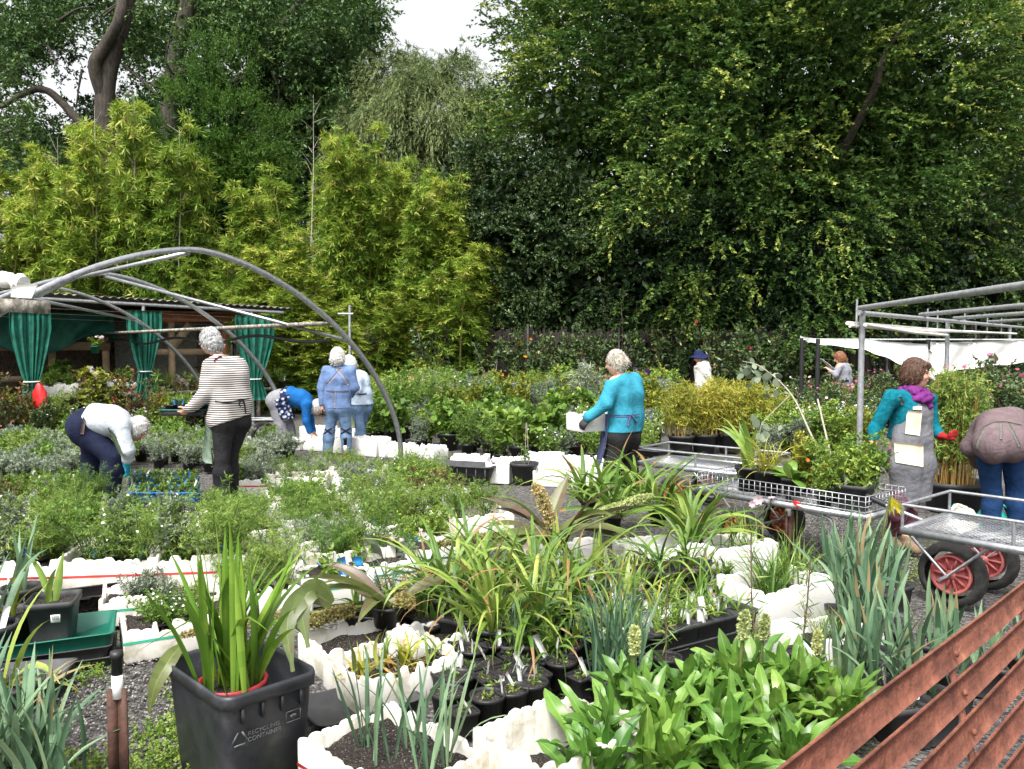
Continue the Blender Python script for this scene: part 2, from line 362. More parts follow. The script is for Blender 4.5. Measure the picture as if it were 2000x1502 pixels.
def ellip_tree(name, label, px, py, Y, ax, lm, n, nt_, nl, tl, L, W, droop, flat, tip, tintm=.5, inner=True, spread=.8, front=True, bark=BARK, up=0, cat='tree', lump=.1):
    """rounded tree whose crown centre shows at px,py"""
    c0 = Q(px, py, Y); t = thing(name, label, cat, (c0[0], Y, 0)); A = np.array(ax, float)
    tb = MB(); branchy(tb, (0, 0, 0), (0, 0, c0[2]), .05*A[0]+.05, .04, .15)
    for k in range(8): branchy(tb, (0, 0, c0[2]-A[2]*.6), nrm(rng.normal(size=3))*A*.7+np.array([0, 0, c0[2]]), .05, .015, .2)
    tb.build('trunk', bark, t, True)
    th = rng.random(n)*2*PI; u = rng.uniform(-1, 1, n); s = np.sqrt(1-u*u); lp = 1+lump*np.sin(th*4+u*5)+lump*np.sin(th*7-u*9)+rng.normal(size=n)*.06
    c = np.stack([np.cos(th)*s*A[0], np.sin(th)*s*A[1], u*A[2]], -1)*lp[:, None]
    if front: c = c[c[:, 1] < A[1]*.45]
    c = c+np.array([0, 0, c0[2]]); c = c[c[:, 2] > .3]
    pr = [crown(c, .09*A[0]+.1, nt_, nl, tl, L, W, droop, flat, tip, outc=np.array([0, 0, c0[2]]), tintm=tintm, tintj=.13, spread=spread, up=up)]
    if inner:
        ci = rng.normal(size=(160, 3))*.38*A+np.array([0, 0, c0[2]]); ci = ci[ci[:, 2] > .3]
        pr.append(crown(ci, .15*A[0], 6, 9, .5, .22, .12, .2, .2, 0, tintm=.05, tintj=.03))  # near-darkest tint paints shade into the core leaves
    fromparts(pr).build('crown', lm, t, tint=True); return t
ellip_tree('weeping_tree', 'rounded grey green tree with fine drooping leaves below the gap of white sky', 832, 290, 29, (2.4, 2.2, 2.5), L_WILL, 360, 28, 22, .9, .2, .026, .9, 0, .25, .55, spread=.35)
ellip_tree('weeping_tree', 'slim pale grey green tree between the drooping tree and the huge dark one', 912, 380, 28, (1.3, 1.3, 2.0), L_WILL, 130, 18, 22, .7, .11, .03, .4, 0, .25, .4, spread=.6)
ellip_tree('bright_conifer', 'bright mid green bushy conifer rising behind the bamboo hedge', 420, 330, 25, (1.9, 1.5, 3.0), L_JUN, 170, 20, 26, .6, .09, .022, .0, .1, .3, .55, spread=.55, up=.4)
ellip_tree('bright_conifer', 'lower bright green conifer among the yellow bamboo tops', 470, 430, 24.4, (1.5, 1.2, 2.0), L_JUN, 120, 20, 26, .55, .09, .022, .0, .1, .3, .5, spread=.55, up=.4)
ellip_tree('dark_conifer', 'black green conifer with hanging boughs at the edge of the big dark tree', 1985, 150, 30, (2.1, 2., 5.2), L_CAMPH, 150, 16, 24, 1., .12, .03, .5, .3, .2, .3, spread=.6)
ellip_tree('yew_tree', 'narrow dark tree beyond the white shade cloth beside the huge tree', 1950, 560, 27, (2.2, 1.6, 3.8), L_DARK, 170, 16, 22, .7, .08, .045, .3, .3, .2, .7)
for px, py, ax, lb in ((985, 500, (1.5, 1., 2.9), 'dark glossy small leaved tree just past the end of the bamboo'), (1075, 540, (1.5, 1., 2.6), 'dark glossy small leaved tree under the low boughs of the huge tree'), (905, 600, (1.5, .9, 1.7), 'low dark bushy tree behind the potted rhododendrons')):
    ellip_tree('hedge_tree', lb, px, py, 21.9, ax, L_DARK, 170, 16, 24, .5, .07, .042, .3, .3, .3, .6, lump=.06)
for px, ax in ((1230, (2., .9, 2.0)), (1420, (2.2, .9, 2.1)), (1640, (2.2, .9, 2.1)), (1830, (2.2, .9, 2.3))):  # dark trees that stand in for the huge tree's shaded interior
    ellip_tree('hedge_tree', {1230: 'dark tree standing in for shade inside the huge tree, behind the woman in the turquoise shirt', 1420: 'dark tree standing in for shade inside the huge tree, behind the woman in the navy hat', 1640: 'dark tree standing in for shade inside the huge tree, behind the woman reading white papers', 1830: 'dark tree standing in for shade inside the huge tree, behind the long white shade cloth'}[px], px, 575, 22.0, ax, L_DARK, 170, 17, 24, .5, .07, .042, .3, .3, .3, .45, lump=.06)

# --- bamboo clumps along the back
CANE = surf('bamboo_cane', (.14, .15, .04), (.3, .21, .06), 3, .4, stretch=(1, 1, 3)); DEADCANE = surf('dead_cane', (.28, .25, .2), (.4, .37, .32), 5, .7)
def bamboo_proto(h, seed):
    nc = 9; cul = []; fol = []; r0 = .55
    for k in range(nc):
        a = rng.random()*2*PI; rr = r0*math.sqrt(rng.random()); hh = h*rng.uniform(.72, 1.) if k else h
        b0 = np.array([math.cos(a)*rr, math.sin(a)*rr*.7, 0]); b1 = b0+np.array([math.cos(a)*.35*rng.random(), math.sin(a)*.3*rng.random(), hh])
        t = np.linspace(0, 1, 9); pts = b0+(b1-b0)*t[:, None]+np.array([math.cos(a), math.sin(a), 0])*(t**3)[:, None]*.25
        cul.append(mesh('culm', *(lambda b: (np.vstack(b.V), b.faces()))(MB().tube(pts, np.linspace(.026, .008, 9), 6)), CANE, True))
        m = int(hh*26); tt = rng.uniform(.02, 1, m)**.85; base = np.stack([np.interp(tt, t, pts[:, i]) for i in range(3)], -1)
        aa = rng.random(m)*2*PI; d = np.stack([np.cos(aa), np.sin(aa), rng.uniform(.1, .9, m)], -1); ln = (.75*(1-tt*.72))*rng.uniform(.5, 1.2, m)
        fol.append(twigs(base, nrm(d), ln, 32, .15, .022, .8, .7, .2, (.16+.42*tt)+rng.normal(size=m)*.2, 0, .25))
    return cul, fromparts(fol).me('foliage', L_BAMB, tint=True)
BP = [bamboo_proto(h, i) for i, h in enumerate((6.2, 7.0, 5.4, 6.6))]
def bamboo(px, top, Y, v, rz, lab):
    h = (6.2, 7., 5.4, 6.6)[v]; x = (px-1000)/FX*Y; zt = Q(px, top, Y)[2]; s = zt/h
    t = thing('bamboo_clump', lab, 'bamboo', (x, Y, 0), rz, 'yellow green bamboo clumps along the back', (rng.uniform(1.1, 1.6), rng.uniform(1.1, 1.5), s)); t.rotation_euler = (rng.normal()*.05, rng.normal()*.06, rz)
    for m in BP[v][0]: link('culm', m, t)
    link('foliage', BP[v][1], t)
_b = [(-30, 330, 21.5), (50, 290, 22), (120, 345, 21), (170, 250, 22.3), (235, 200, 22.5), (290, 270, 21.4), (335, 215, 22.5), (400, 510, 21.2), (470, 520, 21), (545, 350, 22.4), (440, 455, 22.2), (610, 330, 21.5), (665, 270, 22.4), (705, 255, 22), (770, 275, 22.3), (815, 320, 21.6), (865, 330, 21.8), (905, 410, 21), (880, 480, 20.6), (560, 440, 20.8), (590, 560, 20.1), (660, 590, 20.1), (720, 575, 20.2)]
for i, (px, top, Y) in enumerate(_b):
    bamboo(px, top, Y, i % 4, i*1.3, 'tall yellow green bamboo clump in the long screen behind the shed and hoops')
for px0, y0, px1, y1 in ((108, 400, 112, 268), (182, 330, 184, 205), (320, 490, 345, 310), (605, 290, 612, 185), (345, 330, 350, 250), (255, 240, 262, 180)):
    a = Q(px0, y0, 21.2); b_ = Q(px1, y1, 21.3); a[2] -= 2.5; mb = MB(); mb.tube([a, (a+b_)/2+.03, b_], [.013, .01, .004], 6)
    for k in range(12):
        s = a+(b_-a)*rng.uniform(.35, .98); d = rdir(1)[0]*.35; d[2] = abs(d[2])+.1; mb.tube([s, s+d*.6, s+d], [.006, .005, .003], 4)
    tag(mb.build('dead_cane', DEADCANE), {108: 'bare grey dead cane over the shed roof beside the first bamboo', 182: 'tall bare grey dead cane above the lower bamboo tops', 320: 'leaning bare grey cane in front of the orange bamboo stems', 605: 'bare grey dead cane spike against the dark tree gap', 345: 'thin bare cane beside the second tall bamboo top', 255: 'short bare cane tip over the tallest bamboo top'}[px0], 'cane')
# ============================================================ materials of made things
GALV = surf('galvanised_steel', (.3, .31, .33), (.46, .47, .49), 25, .42, .75, bump=.05)
GALVP = surf('dull_pipe', (.26, .27, .28), (.4, .41, .42), 18, .55, .5)
WOOD = surf('weathered_timber', (.26, .18, .11), (.46, .34, .22), 6, .8, bump=.3, stretch=(1, 1, 1), contrast=(.3, .7))
OLDWOOD = surf('grey_plank', (.13, .12, .1), (.4, .37, .32), 14, .85, bump=.4, contrast=(.4, .6))
REDWOOD = surf('stained_timber', (.28, .085, .035), (.42, .16, .07), 9, .7, bump=.3)
BROWN = surf('dark_brush_fence', (.008, .006, .005), (.028, .02, .015), 30, .9, bump=.7, stretch=(6, 6, .6))
GCLOTH = surf('green_shade_cloth', (.004, .075, .05), (.012, .15, .1), 7, .75, bump=.25, bscale=30)
WCLOTH = surf('white_shade_cloth', (.6, .6, .58), (.74, .74, .72), 3, .85, bump=.15, bscale=60)
BLK = surf('black_plastic', (.012, .012, .013), (.022, .022, .024), 6, .45, bump=.03)
BLKD = surf('dusty_black_plastic', (.02, .021, .023), (.05, .051, .053), 5, .6, bump=.05, c3=(.09, .085, .08))
TIN = surf('corrugated_roof', (.16, .15, .13), (.3, .28, .25), 10, .75)
PVC = surf('white_pvc', (.62, .6, .54), (.74, .72, .66), 5, .4)
RUST = surf('rusty_iron', (.09, .03, .019), (.235, .083, .05), 11, .75, .1, bump=.6, bscale=60, c3=(.32, .18, .11), detail=9)
STAKE = surf('rust_brown_steel', (.025, .014, .01), (.1, .045, .03), 12, .75, bump=.4)
RUBBER = surf('tyre_rubber', (.012, .012, .012), (.035, .034, .032), 20, .85, bump=.3)
REDHUB = surf('faded_red_plastic', (.3, .05, .05), (.45, .14, .13), 12, .55)
ORHUB = surf('rust_orange_hub', (.25, .07, .025), (.38, .13, .06), 12, .6)
WHT = surf('white_plastic', (.72, .72, .7), (.8, .8, .78), 5, .5)
CYL = 10
def ptube(a, b, r, n=8): return MB().tube([a, b], r, n)

# ============================================================ hoop tunnel frame on the left
HD = np.array([math.cos(4.19), math.sin(4.19)]); HA, HH, HE, HL = 3.16, 2.59, 1.63, .29
HF = [P(783, 920)[:2], P(560, 868)[:2], np.array([-5.95, 16.1]), np.array([-8.72, 18.9])]
def hoop(i, s):
    th = np.asarray(s)*PI; sx = 1-np.sign(np.cos(th))*np.abs(np.cos(th))**(2/HE); z = HL+(HH-HL)*np.abs(np.sin(th))**(2/HE)
    return np.stack([HF[i][0]+HD[0]*HA*sx, HF[i][1]+HD[1]*HA*sx, z], -1)
def hoop_at(i, px, py):
    s = np.linspace(0, 1, 800); h = hoop(i, s); h2 = h[h[:, 1] > 1]; return h2[np.argmin(((proj(h2)-np.array([px, py]))**2).sum(1))]
tun = thing('tunnel_frame', 'bare grey steel hoop house frame arching over the beds beside the shed', 'frame', (HF[0][0], HF[0][1], 0))
O3 = np.array([HF[0][0], HF[0][1], 0])
def rectbar(pts, w, h):
    """square section bar along a curve in a vertical plane"""
    pts = np.asarray(pts); d = nrm(np.gradient(pts, axis=0)); sd = nrm(np.cross(d, np.array([[-HD[1], HD[0], 0]]))); ax = np.array([-HD[1], HD[0], 0])
    V = np.stack([pts+sd*a*h/2+ax*b*w/2 for a, b in ((-1, -1), (1, -1), (1, 1), (-1, 1))], 1)
    return V.reshape(-1, 3), gridf(len(pts), 4, True)
for i in range(4):
    s = np.linspace(0.0, 1, 50); h = hoop(i, s); foot = h[:1].copy(); foot[:, 2] = -.1; foot2 = h[-1:].copy(); foot2[:, 2] = -.1
    MB().add(*rectbar(np.vstack([foot, h, foot2])-O3, .045, .05)).build('hoop', GALV, tun)
for (i, a, b_), (j, c, d) in (((0, 368, 503), (1, 95, 560)), ((1, 205, 540), (0, 682, 655)), ((1, 20, 555), (2, 210, 705)), ((0, 70, 570), (1, 160, 640))):
    MB().beam(hoop_at(i, a, b_)-O3-np.array([0, 0, .03]), hoop_at(j, c, d)-O3-np.array([0, 0, .03]), .035, .035).build('brace', GALV, tun)
a = hoop_at(3, 165, 640); b_ = hoop_at(0, 655, 605)
b_ = b_+np.array([-.05, .05, -.06]); a = a+np.array([.1, -.2, -.05])
tag(MB().beam(a, b_, .26, .04).build('roof_plank', OLDWOOD), 'long grey weathered plank lying along the side of the steel hoops', 'plank')
tt = np.linspace(0, 1, 40); hp = a+(b_-a)*tt[:, None]; hp[:, 2] -= .12+.09*np.sin(tt*11+.5)**2; hp[:, 0] += .05
tag(MB().tube(hp, .022, 6).build('irrigation_hose', BLK, smooth=True), 'black hose looping below the grey plank on the hoops', 'hose')
a = hoop_at(0, 38, 588)+np.array([0, 0, -.05]); d = np.array([-HD[1], HD[0], 0])
tag(MB().beam(a+d*.25, a+np.array([-1.6, .1, .1]), .3, .1).build('side_plank', OLDWOOD), 'short dark plank end holding the rolled white plastic at the hoop', 'plank')
rp = np.array([a+np.array([.07, -.05, .18]), a+np.array([-.12, 0, .22]), a+np.array([-.5, 0, .2]), a+np.array([-1.5, 0, .2])]); c = cr(rp, 8)
mb = MB().tube(c, .06+.012*np.sin(np.arange(len(c))*1.1)+rng.normal(size=len(c))*.006, 10); mb.sheet([[a+np.array([.02, -.1, .2]), a+np.array([.22, -.12, .17])], [a+np.array([0, -.1, .08]), a+np.array([.16, -.1, .07])]], thick=.01)
tag(mb.build('plastic_roll', WCLOTH, smooth=True), 'crumpled roll of white plastic sheeting on the hoop plank', 'plastic sheet')
# pole behind hoop 1
t = thing('pipe_post', 'thin grey pipe post with a cross arm beside the foremost hoop', 'post', P(683, 860))
t0 = np.array(t.location); top = Q(683, 596, t0[1]); MB().tube([(0, 0, 0), top-t0], .022, 8).build('pole', GALVP, t)
xa = Q(660, 613, t0[1])-t0; xb = Q(690, 613, t0[1])-t0; MB().tube([xa, xb], .018, 8).build('cross_arm', GALVP, t)

# ============================================================ shed with benches
S0 = np.array([-8.9, 13.6, 0]); S1 = np.array([-5.0, 17.6, 0]); SX = nrm(S1-S0); SN = np.array([-SX[1], SX[0], 0])  # SN points back
def sp(u, v, z): return S0+SX*u+SN*v+np.array([0, 0, z])
def su(px):   # distance along the front whose screen x is px
    k = (px-1000)/FX; return (k*S0[1]-S0[0])/(SX[0]-k*SX[1])
SL = su(545); shed = thing('potting_shed', 'open timber potting shed with corrugated roof behind the steel hoops', 'shed', tuple(S0))
def spart(mb, name, m, smooth=False, parent=None): return mb.build(name, m, parent or shed, smooth, loc=tuple(-S0) if parent is None else None)
zf = lambda u: 2.5-.075*u/1.0*0.35
n = 240; uu = np.linspace(-3, SL+.2, n); vv = np.linspace(-.25, 2.6, 5); G = np.array([[sp(u, v, zf(u)+.02*math.sin(u*42)-v*.04+.06) for v in vv] for u in uu])
spart(MB().sheet(G, thick=.006), 'roof', TIN, True)
spart(MB().tube([sp(-3, -.2, zf(-3)-.03), sp(SL, -.2, zf(SL)-.03)], .035, 8), 'gutter_pipe', GALVP, True)
for px in (64, 274, 483):
    u = su(px); spart(MB().tube([sp(u, -.2, 0), sp(u, -.2, zf(u)-.05)], .033, 8), 'post', GALVP, True)
spart(MB().sheet([[sp(u, 2.5, z) for z in (0, 2.4)] for u in np.linspace(-3, SL, 12)]), 'back_wall', surf('shed_lath', (.05, .036, .026), (.2, .15, .11), 40, .9, bump=.5, stretch=(1, 1, .3)))
for z, h in ((1.62, .16), (1.02, .1)): spart(MB().beam(sp(-3, 1.2, z), sp(su(262), 1.2, z), .04, h), 'rail', WOOD)
for px in (20, 148, 258): u = su(px)*.99; spart(MB().box(sp(u, 1.26, .9), (.12, .06, 1.8), math.atan2(SX[1], SX[0])), 'stud', WOOD)
spart(MB().beam(sp(-3, .2, .72), sp(SL-.2, .2, .72), .75, .04), 'bench_top', OLDWOOD)
for u in np.linspace(-2, SL-.5, 6): spart(MB().box(sp(u, .0, .35), (.07, .07, .7)), 'bench_leg', OLDWOOD)
# timber cabin at the end
cu = su(298); cw = thing('timber_cabin', 'reddish timber framed mesh cabin inside the shed between two green curtains', 'cabin', tuple(sp(cu, .6, 0)))
co = np.array(cw.location); CU = 1.75
for du, m in ((0, WOOD), (.62, WOOD), (CU, REDWOOD)): MB().box(sp(cu+du, .6, 1.05)-co, (.11, .1, 2.1), math.atan2(SX[1], SX[0])).build('post', m, cw)
MB().beam(sp(cu-.06, .6, 2.16)-co, sp(cu+CU+.15, .6, 2.2)-co, .12, .15).build('top_beam', REDWOOD, cw)
MB().beam(sp(cu, .65, 1.5)-co, sp(cu+CU, .65, 1.5)-co, .05, .12).build('rail', WOOD, cw)
MB().beam(sp(cu, .65, .75)-co, sp(cu+CU, .65, .75)-co, .05, .12).build('rail', WOOD, cw)
MB().beam(sp(cu+.62, .56, 1.6)-co, sp(cu+1.0, .56, 2.05)-co, .03, .16).build('corner_brace', WOOD, cw)
MB().beam(sp(cu+.66, .56, 1.0)-co, sp(cu+1.35, .56, .5)-co, .03, .14).build('diagonal_board', OLDWOOD, cw)
MB().sheet([[sp(cu+u, 1.9, z)-co for z in (0, 2.1)] for u in (0, CU)]).build('rear_panel', surf('dim_mesh_panel', (.12, .12, .11), (.24, .23, .21), 20, .9), cw)
MB().sheet([[sp(cu-.2+u, .55+v, 2.3)-co for v in (0, 1.4)] for u in (0, CU+.4)], thick=.05).build('roof_board', REDWOOD, cw)
# green curtains: gathered cloth round the posts
def curtain(px, top, bot, wt, tie, label, Yoff=-.32, wm=.35, lean=0):
    u = su(px); zt, zb = top, bot; G = []
    for z in np.linspace(0, 1, 24):
        zz = zt+(zb-zt)*z; k = abs(z-tie); wdt = wt*(wm+(1-wm)*min(1, (k/.5))**.8) if z < tie else wt*(wm+.45*min(1, k/(1-tie)*.9))
        row = [sp(u+(x-.5)*wdt+lean*z, Yoff+(.04*math.sin(x*34+z*2+1.5*math.sin(x*9+px))+.025*math.sin(x*61+z*5+px))*(.35+wdt), zz) for x in np.linspace(0, 1, 46)]
        G.append(row)
    t = thing('shade_curtain', label, 'curtain', tuple(sp(u, Yoff, 0))); o_ = np.array(t.location)
    MB().sheet(np.array(G)-o_, thick=.006).build('drape', GCLOTH, t, True)
    zz = zt+(zb-zt)*tie; a = np.linspace(0, 2*PI, 20); hw = wt*wm/2+.012
    MB().tube([sp(u+math.cos(q)*hw+lean*tie, Yoff+math.sin(q)*.07, zz)-o_ for q in a], .012, 5).build('tie', WHT, t, True)
curtain(50, 2.2, .42, .62, .66, 'green cloth curtain gathered to the post beside the red bag', lean=.0)
curtain(270, 2.28, .62, .62, .68, 'green cloth curtain tied with white cord in front of the timber cabin')
curtain(482, 2.25, .5, .85, .75, 'green cloth curtain at the end of the shed beyond the timber cabin', wm=.3)
# sagging green net between curtains
u0, u1 = su(-60), su(262); G = np.array([[sp(u0+(u1-u0)*x+.0, .9+.06*math.sin(x*19+z*5), 2.25-z*(.42+.55*math.sin(x*PI*1.15)**2*(.5+.5*x))) for z in np.linspace(0, 1, 12)] for x in np.linspace(0, 1, 50)])
tag(MB().sheet(G, thick=.006).build('shade_net', surf('dark_green_net', (.004, .05, .035), (.012, .1, .07), 5, .8, bump=.3), smooth=True), 'dark green shade net sagging along the back of the shed', 'net')
for k, z in enumerate((2.28, 2.2, 2.12)): spart(MB().tube([sp(-3, -.1+k*.25, z+.1), sp(SL, -.1+k*.25, z-.1)], .004, 4), 'wire', GALVP)
# red bag and little flag, gauze
o0 = sp(su(68), -.4, 0); zb = Q(68, 795, o0[1])[2]
mb = MB().lathe([(.01, .46), (.07, .42), (.1, .3), (.14, .16), (.15, .08), (.1, 0), (.0, 0)], 14); V = np.vstack(mb.V); V[:, 1] *= .6; V[:, :2] += .015*np.sin(V[:, 2:3]*25+np.arctan2(V[:, 1:2], V[:, 0:1])*3); mb.V = [V]
tag(mb.build('red_bag', surf('red_bag_plastic', (.5, .012, .015), (.65, .03, .03), 6, .4), smooth=True, loc=(o0[0], o0[1]-.1, .55)), 'red plastic bag slumped at the foot of the green curtain', 'bag')
tag(MB().beam(sp(-.4, -.3, .44), sp(.2, -.3, .44), .5, .03).box(sp(-.1, -.3, .2), (.5, .35, .4)).build('bag_stand', OLDWOOD), 'low grey timber stand under the red bag', 'stand')
g0 = sp(su(170), -.15, .74); G = np.array([[g0+np.array([math.cos(a)*(.03+.26*z), math.sin(a)*(.03+.2*z), .5*(1-z)])*(1+.08*math.sin(a*7)) for a in np.linspace(0, 2*PI, 30)] for z in np.linspace(0, 1, 8)])
gz, nt, out = _mat('sheer_gauze'); b0 = _pr(nt, .8); b0.inputs['Base Color'].default_value = (.8, .8, .8, 1); b0.inputs['Alpha'].default_value = .45; nt.links.new(b0.outputs[0], out.inputs[0])
tag(MB().sheet(G).build('gauze_net', gz, smooth=True), 'sheer white gauze net draped in a cone on the bench', 'net')

# ============================================================ back fence
F0 = np.array([-7.0, 20.4, 0]); F1 = np.array([12.5, 21.2, 0]); FXD = nrm(F1-F0); FLn = np.linalg.norm(F1-F0)
fe = thing('brush_fence', 'dark brown brush fence with thin posts behind the potted rhododendrons', 'fence', tuple(F0))
V = []; nb = 420
for i in range(nb):
    u = FLn*i/nb; z = 2.0+.05*rng.normal(); V.append(((u, .03*rng.normal(), z/2), (FLn/nb*1.05, .04, z), 0))
mb = MB()
ang = math.atan2(FXD[1], FXD[0]); Rz = np.array([[math.cos(ang), -math.sin(ang), 0], [math.sin(ang), math.cos(ang), 0], [0, 0, 1]])
for c, d, r in V: mb.box(Rz@np.array(c), d, ang)
mb.build('panel', BROWN, fe)
for u in np.arange(.5, FLn, 2.3): MB().tube([Rz@np.array([u, -.12, 0]), Rz@np.array([u, -.12, 2.15])], .03, 6).build('post', surf('fence_post', (.05, .05, .05), (.1, .1, .1), 6, .7), fe)
for z in (.7, 1.7): MB().beam(Rz@np.array([0, -.08, z]), Rz@np.array([FLn, -.08, z]), .03, .04).build('rail', BROWN, fe)

# ============================================================ pipe frame on the right
pf = thing('shade_structure', 'grey pipe shade frame with posts and parallel top rails behind the purple scarf woman', 'shade frame', (4.0, 9.4, 0))
po = np.array(pf.location)
Hh = 2.05
pp = [np.array([(px-1000)/FX*d, d, 0]) for px, d in ((1682, 9.4), (1849, 13.0), (1970, 17.4))]
for p in pp: MB().tube([p-po, p-po+np.array([0, 0, Hh])], .034, 10).build('post', GALVP, pf, True)
rowd = nrm(pp[2]-pp[0]); e0 = pp[0]-rowd*.15; e1 = pp[2]+rowd*3
MB().tube([e0-po+np.array([0, 0, Hh-.02]), e1-po+np.array([0, 0, Hh-.02])], .03, 10).build('row_rail', GALVP, pf, True)
rd = nrm(np.array([-.13, -1, 0]))
for k, f in enumerate((0, .28, .5, .8)):
    s = pp[0]+(pp[2]-pp[0])*f; s = s-po+np.array([0, 0, Hh+.04]); MB().tube([s-rd*.15, s+rd*7.5], .03, 10).build('top_rail', GALVP, pf, True)
for f in (-.02, .3, .36, .55, .75, .9): s = pp[0]+(pp[2]-pp[0])*f-po; MB().tube([s+np.array([0, 0, Hh-.18]), s+np.array([0, 0, Hh+.13])], .012, 6).build('bracket', GALVP, pf)
for j, (a, b_, g) in enumerate((((1655, 631), (1985, 652), 'longest'), ((1660, 636), (1900, 648), 'middle'), ((1690, 634), (1850, 655), 'short drooping'))):
    da = 9.2; db = 17.5 if j == 0 else (14. if j == 1 else 12.6)
    A_, B_ = Q(*a, da), Q(*b_, db); tag(MB().tube([A_, (A_+B_)/2-np.array([0, 0, .02]), B_], .022, 8).build('plastic_pipe', PVC, smooth=True), g+' white plastic pipe stored under the grey pipe frame', 'pipe')
# white shade cloth on black posts
ct = thing('shade_cloth', 'long white shade cloth strung on black posts above the flowering plants', 'shade cloth', tuple(Q(1800, 800, 16)*np.array([1, 1, 0])))
c0 = np.array(ct.location)
pa = [Q(1563, 656, 16.4), Q(1595, 661, 15.9), Q(1690, 664, 15.3), Q(1745, 668, 15.1), Q(1811, 672, 14.9)]; pb = [Q(1568, 664, 16.3), Q(1600, 672, 15.8), Q(1690, 684, 15.25), Q(1760, 712, 15.05), Q(1811, 733, 14.9)]
def cloth(pa, pb, name, wob=.03):
    A_, B_ = cr(pa, 8), cr(pb, 8); G = np.array([[a+(b_-a)*z+np.array([0, wob*math.sin(i*.9+z*4), .012*math.sin(i*1.3)*z]) for z in np.linspace(0, 1, 7)] for i, (a, b_) in enumerate(zip(A_, B_))])
    MB().sheet(G-c0, thick=.008).build(name, WCLOTH, ct, True)
cloth(pa, pb, 'cloth'); cloth([Q(1818, 668, 14.9), Q(1900, 668, 14.7), Q(2000, 664, 14.5), Q(2080, 660, 14.3)], [Q(1822, 733, 14.9), Q(1900, 719, 14.7), Q(2000, 708, 14.5), Q(2080, 700, 14.3)], 'cloth', .05)
cloth([Q(1812, 680, 14.95), Q(1822, 690, 14.9)], [Q(1815, 730, 14.95), Q(1826, 745, 14.9)], 'loose_end', .02)
for px, d, zt in ((1566, 16.3, 1.78), (1597, 15.8, 1.76), (1812, 15.0, 1.75)):
    x = (px-1000)/FX*d; MB().tube([np.array([x, d, 0])-c0, np.array([x, d, zt])-c0], .045, 8).build('post', BLK, ct, True)
A_ = Q(1566, 663, 16.3); B_ = Q(2080, 664, 14.3); MB().tube([A_-c0, B_-c0], .02, 6).build('ridge_wire', GALVP, ct)

# ============================================================ rusty bench close by
bn = thing('iron_bench', 'rusty iron slat bench back at the near corner beside the grey green leaves', 'bench', (0, 0, 0))
za = .93
A1 = P(1585, 1500, za); B1 = P(2000, 1162, za)             # centre line of the top slat
d = nrm(B1-A1); A1 = A1-d*.25; B1 = B1+d*1.0; hz = np.array([0, 0, 1.]); back = nrm(np.cross(d, hz)); tilt = nrm(-hz*math.cos(R(14))+np.array([-back[0], -back[1], 0])*math.sin(R(14))*-1)
bn.location = (A1[0], A1[1], 0); bo = np.array(bn.location)
nrmv = nrm(np.cross(d, tilt)); L_ = np.linalg.norm(B1-A1)
for k in range(7):
    off = tilt*(.094*k); seg = np.linspace(0, 1, 30); G = []
    for s in seg:
        c_ = A1+d*L_*s+off+nrmv*.004*math.sin(s*9+k)
        G.append([c_-tilt*.033+nrmv*.003, c_-tilt*.012+nrmv*.006, c_+tilt*.012+nrmv*.006, c_+tilt*.033+nrmv*.003])
    sl = MB().sheet(np.array(G)-bo, thick=.009).build('slat', RUST, bn)
for k in range(7):
    for s in (.38, .62, .88):
        c_ = A1+d*L_*s+tilt*(.094*k)-nrmv*.009; q_ = MB().lathe([(0, .007), (.006, .006), (.009, .002), (.009, 0)], 8); Mx = np.stack([d, tilt, -nrmv], 1); q_.V = [v@Mx.T+c_-bo for v in q_.V]; q_.build('bolt', RUST, bn)
for s in (.38, .62, .88):
    a = A1+d*L_*s; MB().beam(a-tilt*.02+nrmv*.009-bo, a+tilt*.66+nrmv*.009-bo, .03, .008, up=tuple(nrmv)).build('strap', RUST, bn)
for s in (.03, .97):
    a = A1+d*L_*s; e = a+tilt*.62; MB().beam(a+nrmv*.014-bo, e+nrmv*.014-bo, .04, .014, up=tuple(nrmv)).build('end_bar', RUST, bn)
    f = e.copy(); f[2] = 0; MB().beam(e+nrmv*.014-bo, f-bo+nrmv*.014, .04, .014, up=tuple(nrmv)).build('leg', RUST, bn)
sgn = -1
for k in range(5):
    c_ = A1+tilt*.66+nrmv*sgn*(.06+.09*k); MB().beam(c_+d*.02*L_-bo, c_+d*L_*.98-bo, .07, .009).build('seat_slat', RUST, bn)
for s in (.05, .95):
    c_ = A1+tilt*.67+d*L_*s; g = c_+nrmv*sgn*.45; MB().beam(c_-bo, g-bo, .03, .012).build('seat_bar', RUST, bn); f = g.copy(); f[2] = 0; MB().beam(g-bo, f-bo, .03, .012).build('leg', RUST, bn)

# ============================================================ steel stakes
def stake(px, base, top, label, s=1., cap=True, Y=None):
    b0 = P(px, base); t = thing('steel_stake', label, 'stake', tuple(b0)); zt = Q(px, top, b0[1])[2]
    w = .025*s; mb = MB()
    for a in (PI*.6, PI*1.27, PI*1.93): mb.beam((0, 0, 0), (0, 0, zt-.11*s), .006, w*2, up=(math.cos(a), math.sin(a), 0)) if False else mb.box((math.cos(a)*w*.6, math.sin(a)*w*.6, (zt-.11*s)/2), (w*1.3, .007, zt-.11*s), a)
    mb.build('picket', STAKE, t)
    MB().lathe([(0, zt-.14*s), (.016*s, zt-.14*s), (.016*s, zt-.07*s), (0, zt-.07*s)], 12).build('white_band', WHT, t, False)
    MB().lathe([(.0, zt-.07*s), (.0155*s, zt-.07*s), (.0155*s, zt-.02*s), (.019*s, zt-.018*s), (.018*s, zt), (.0, zt)], 12).build('cap', BLK, t, False)
stake(235, 1560, 1272, 'rusty brown steel stake with black cap beside the big black tub', 1.25)
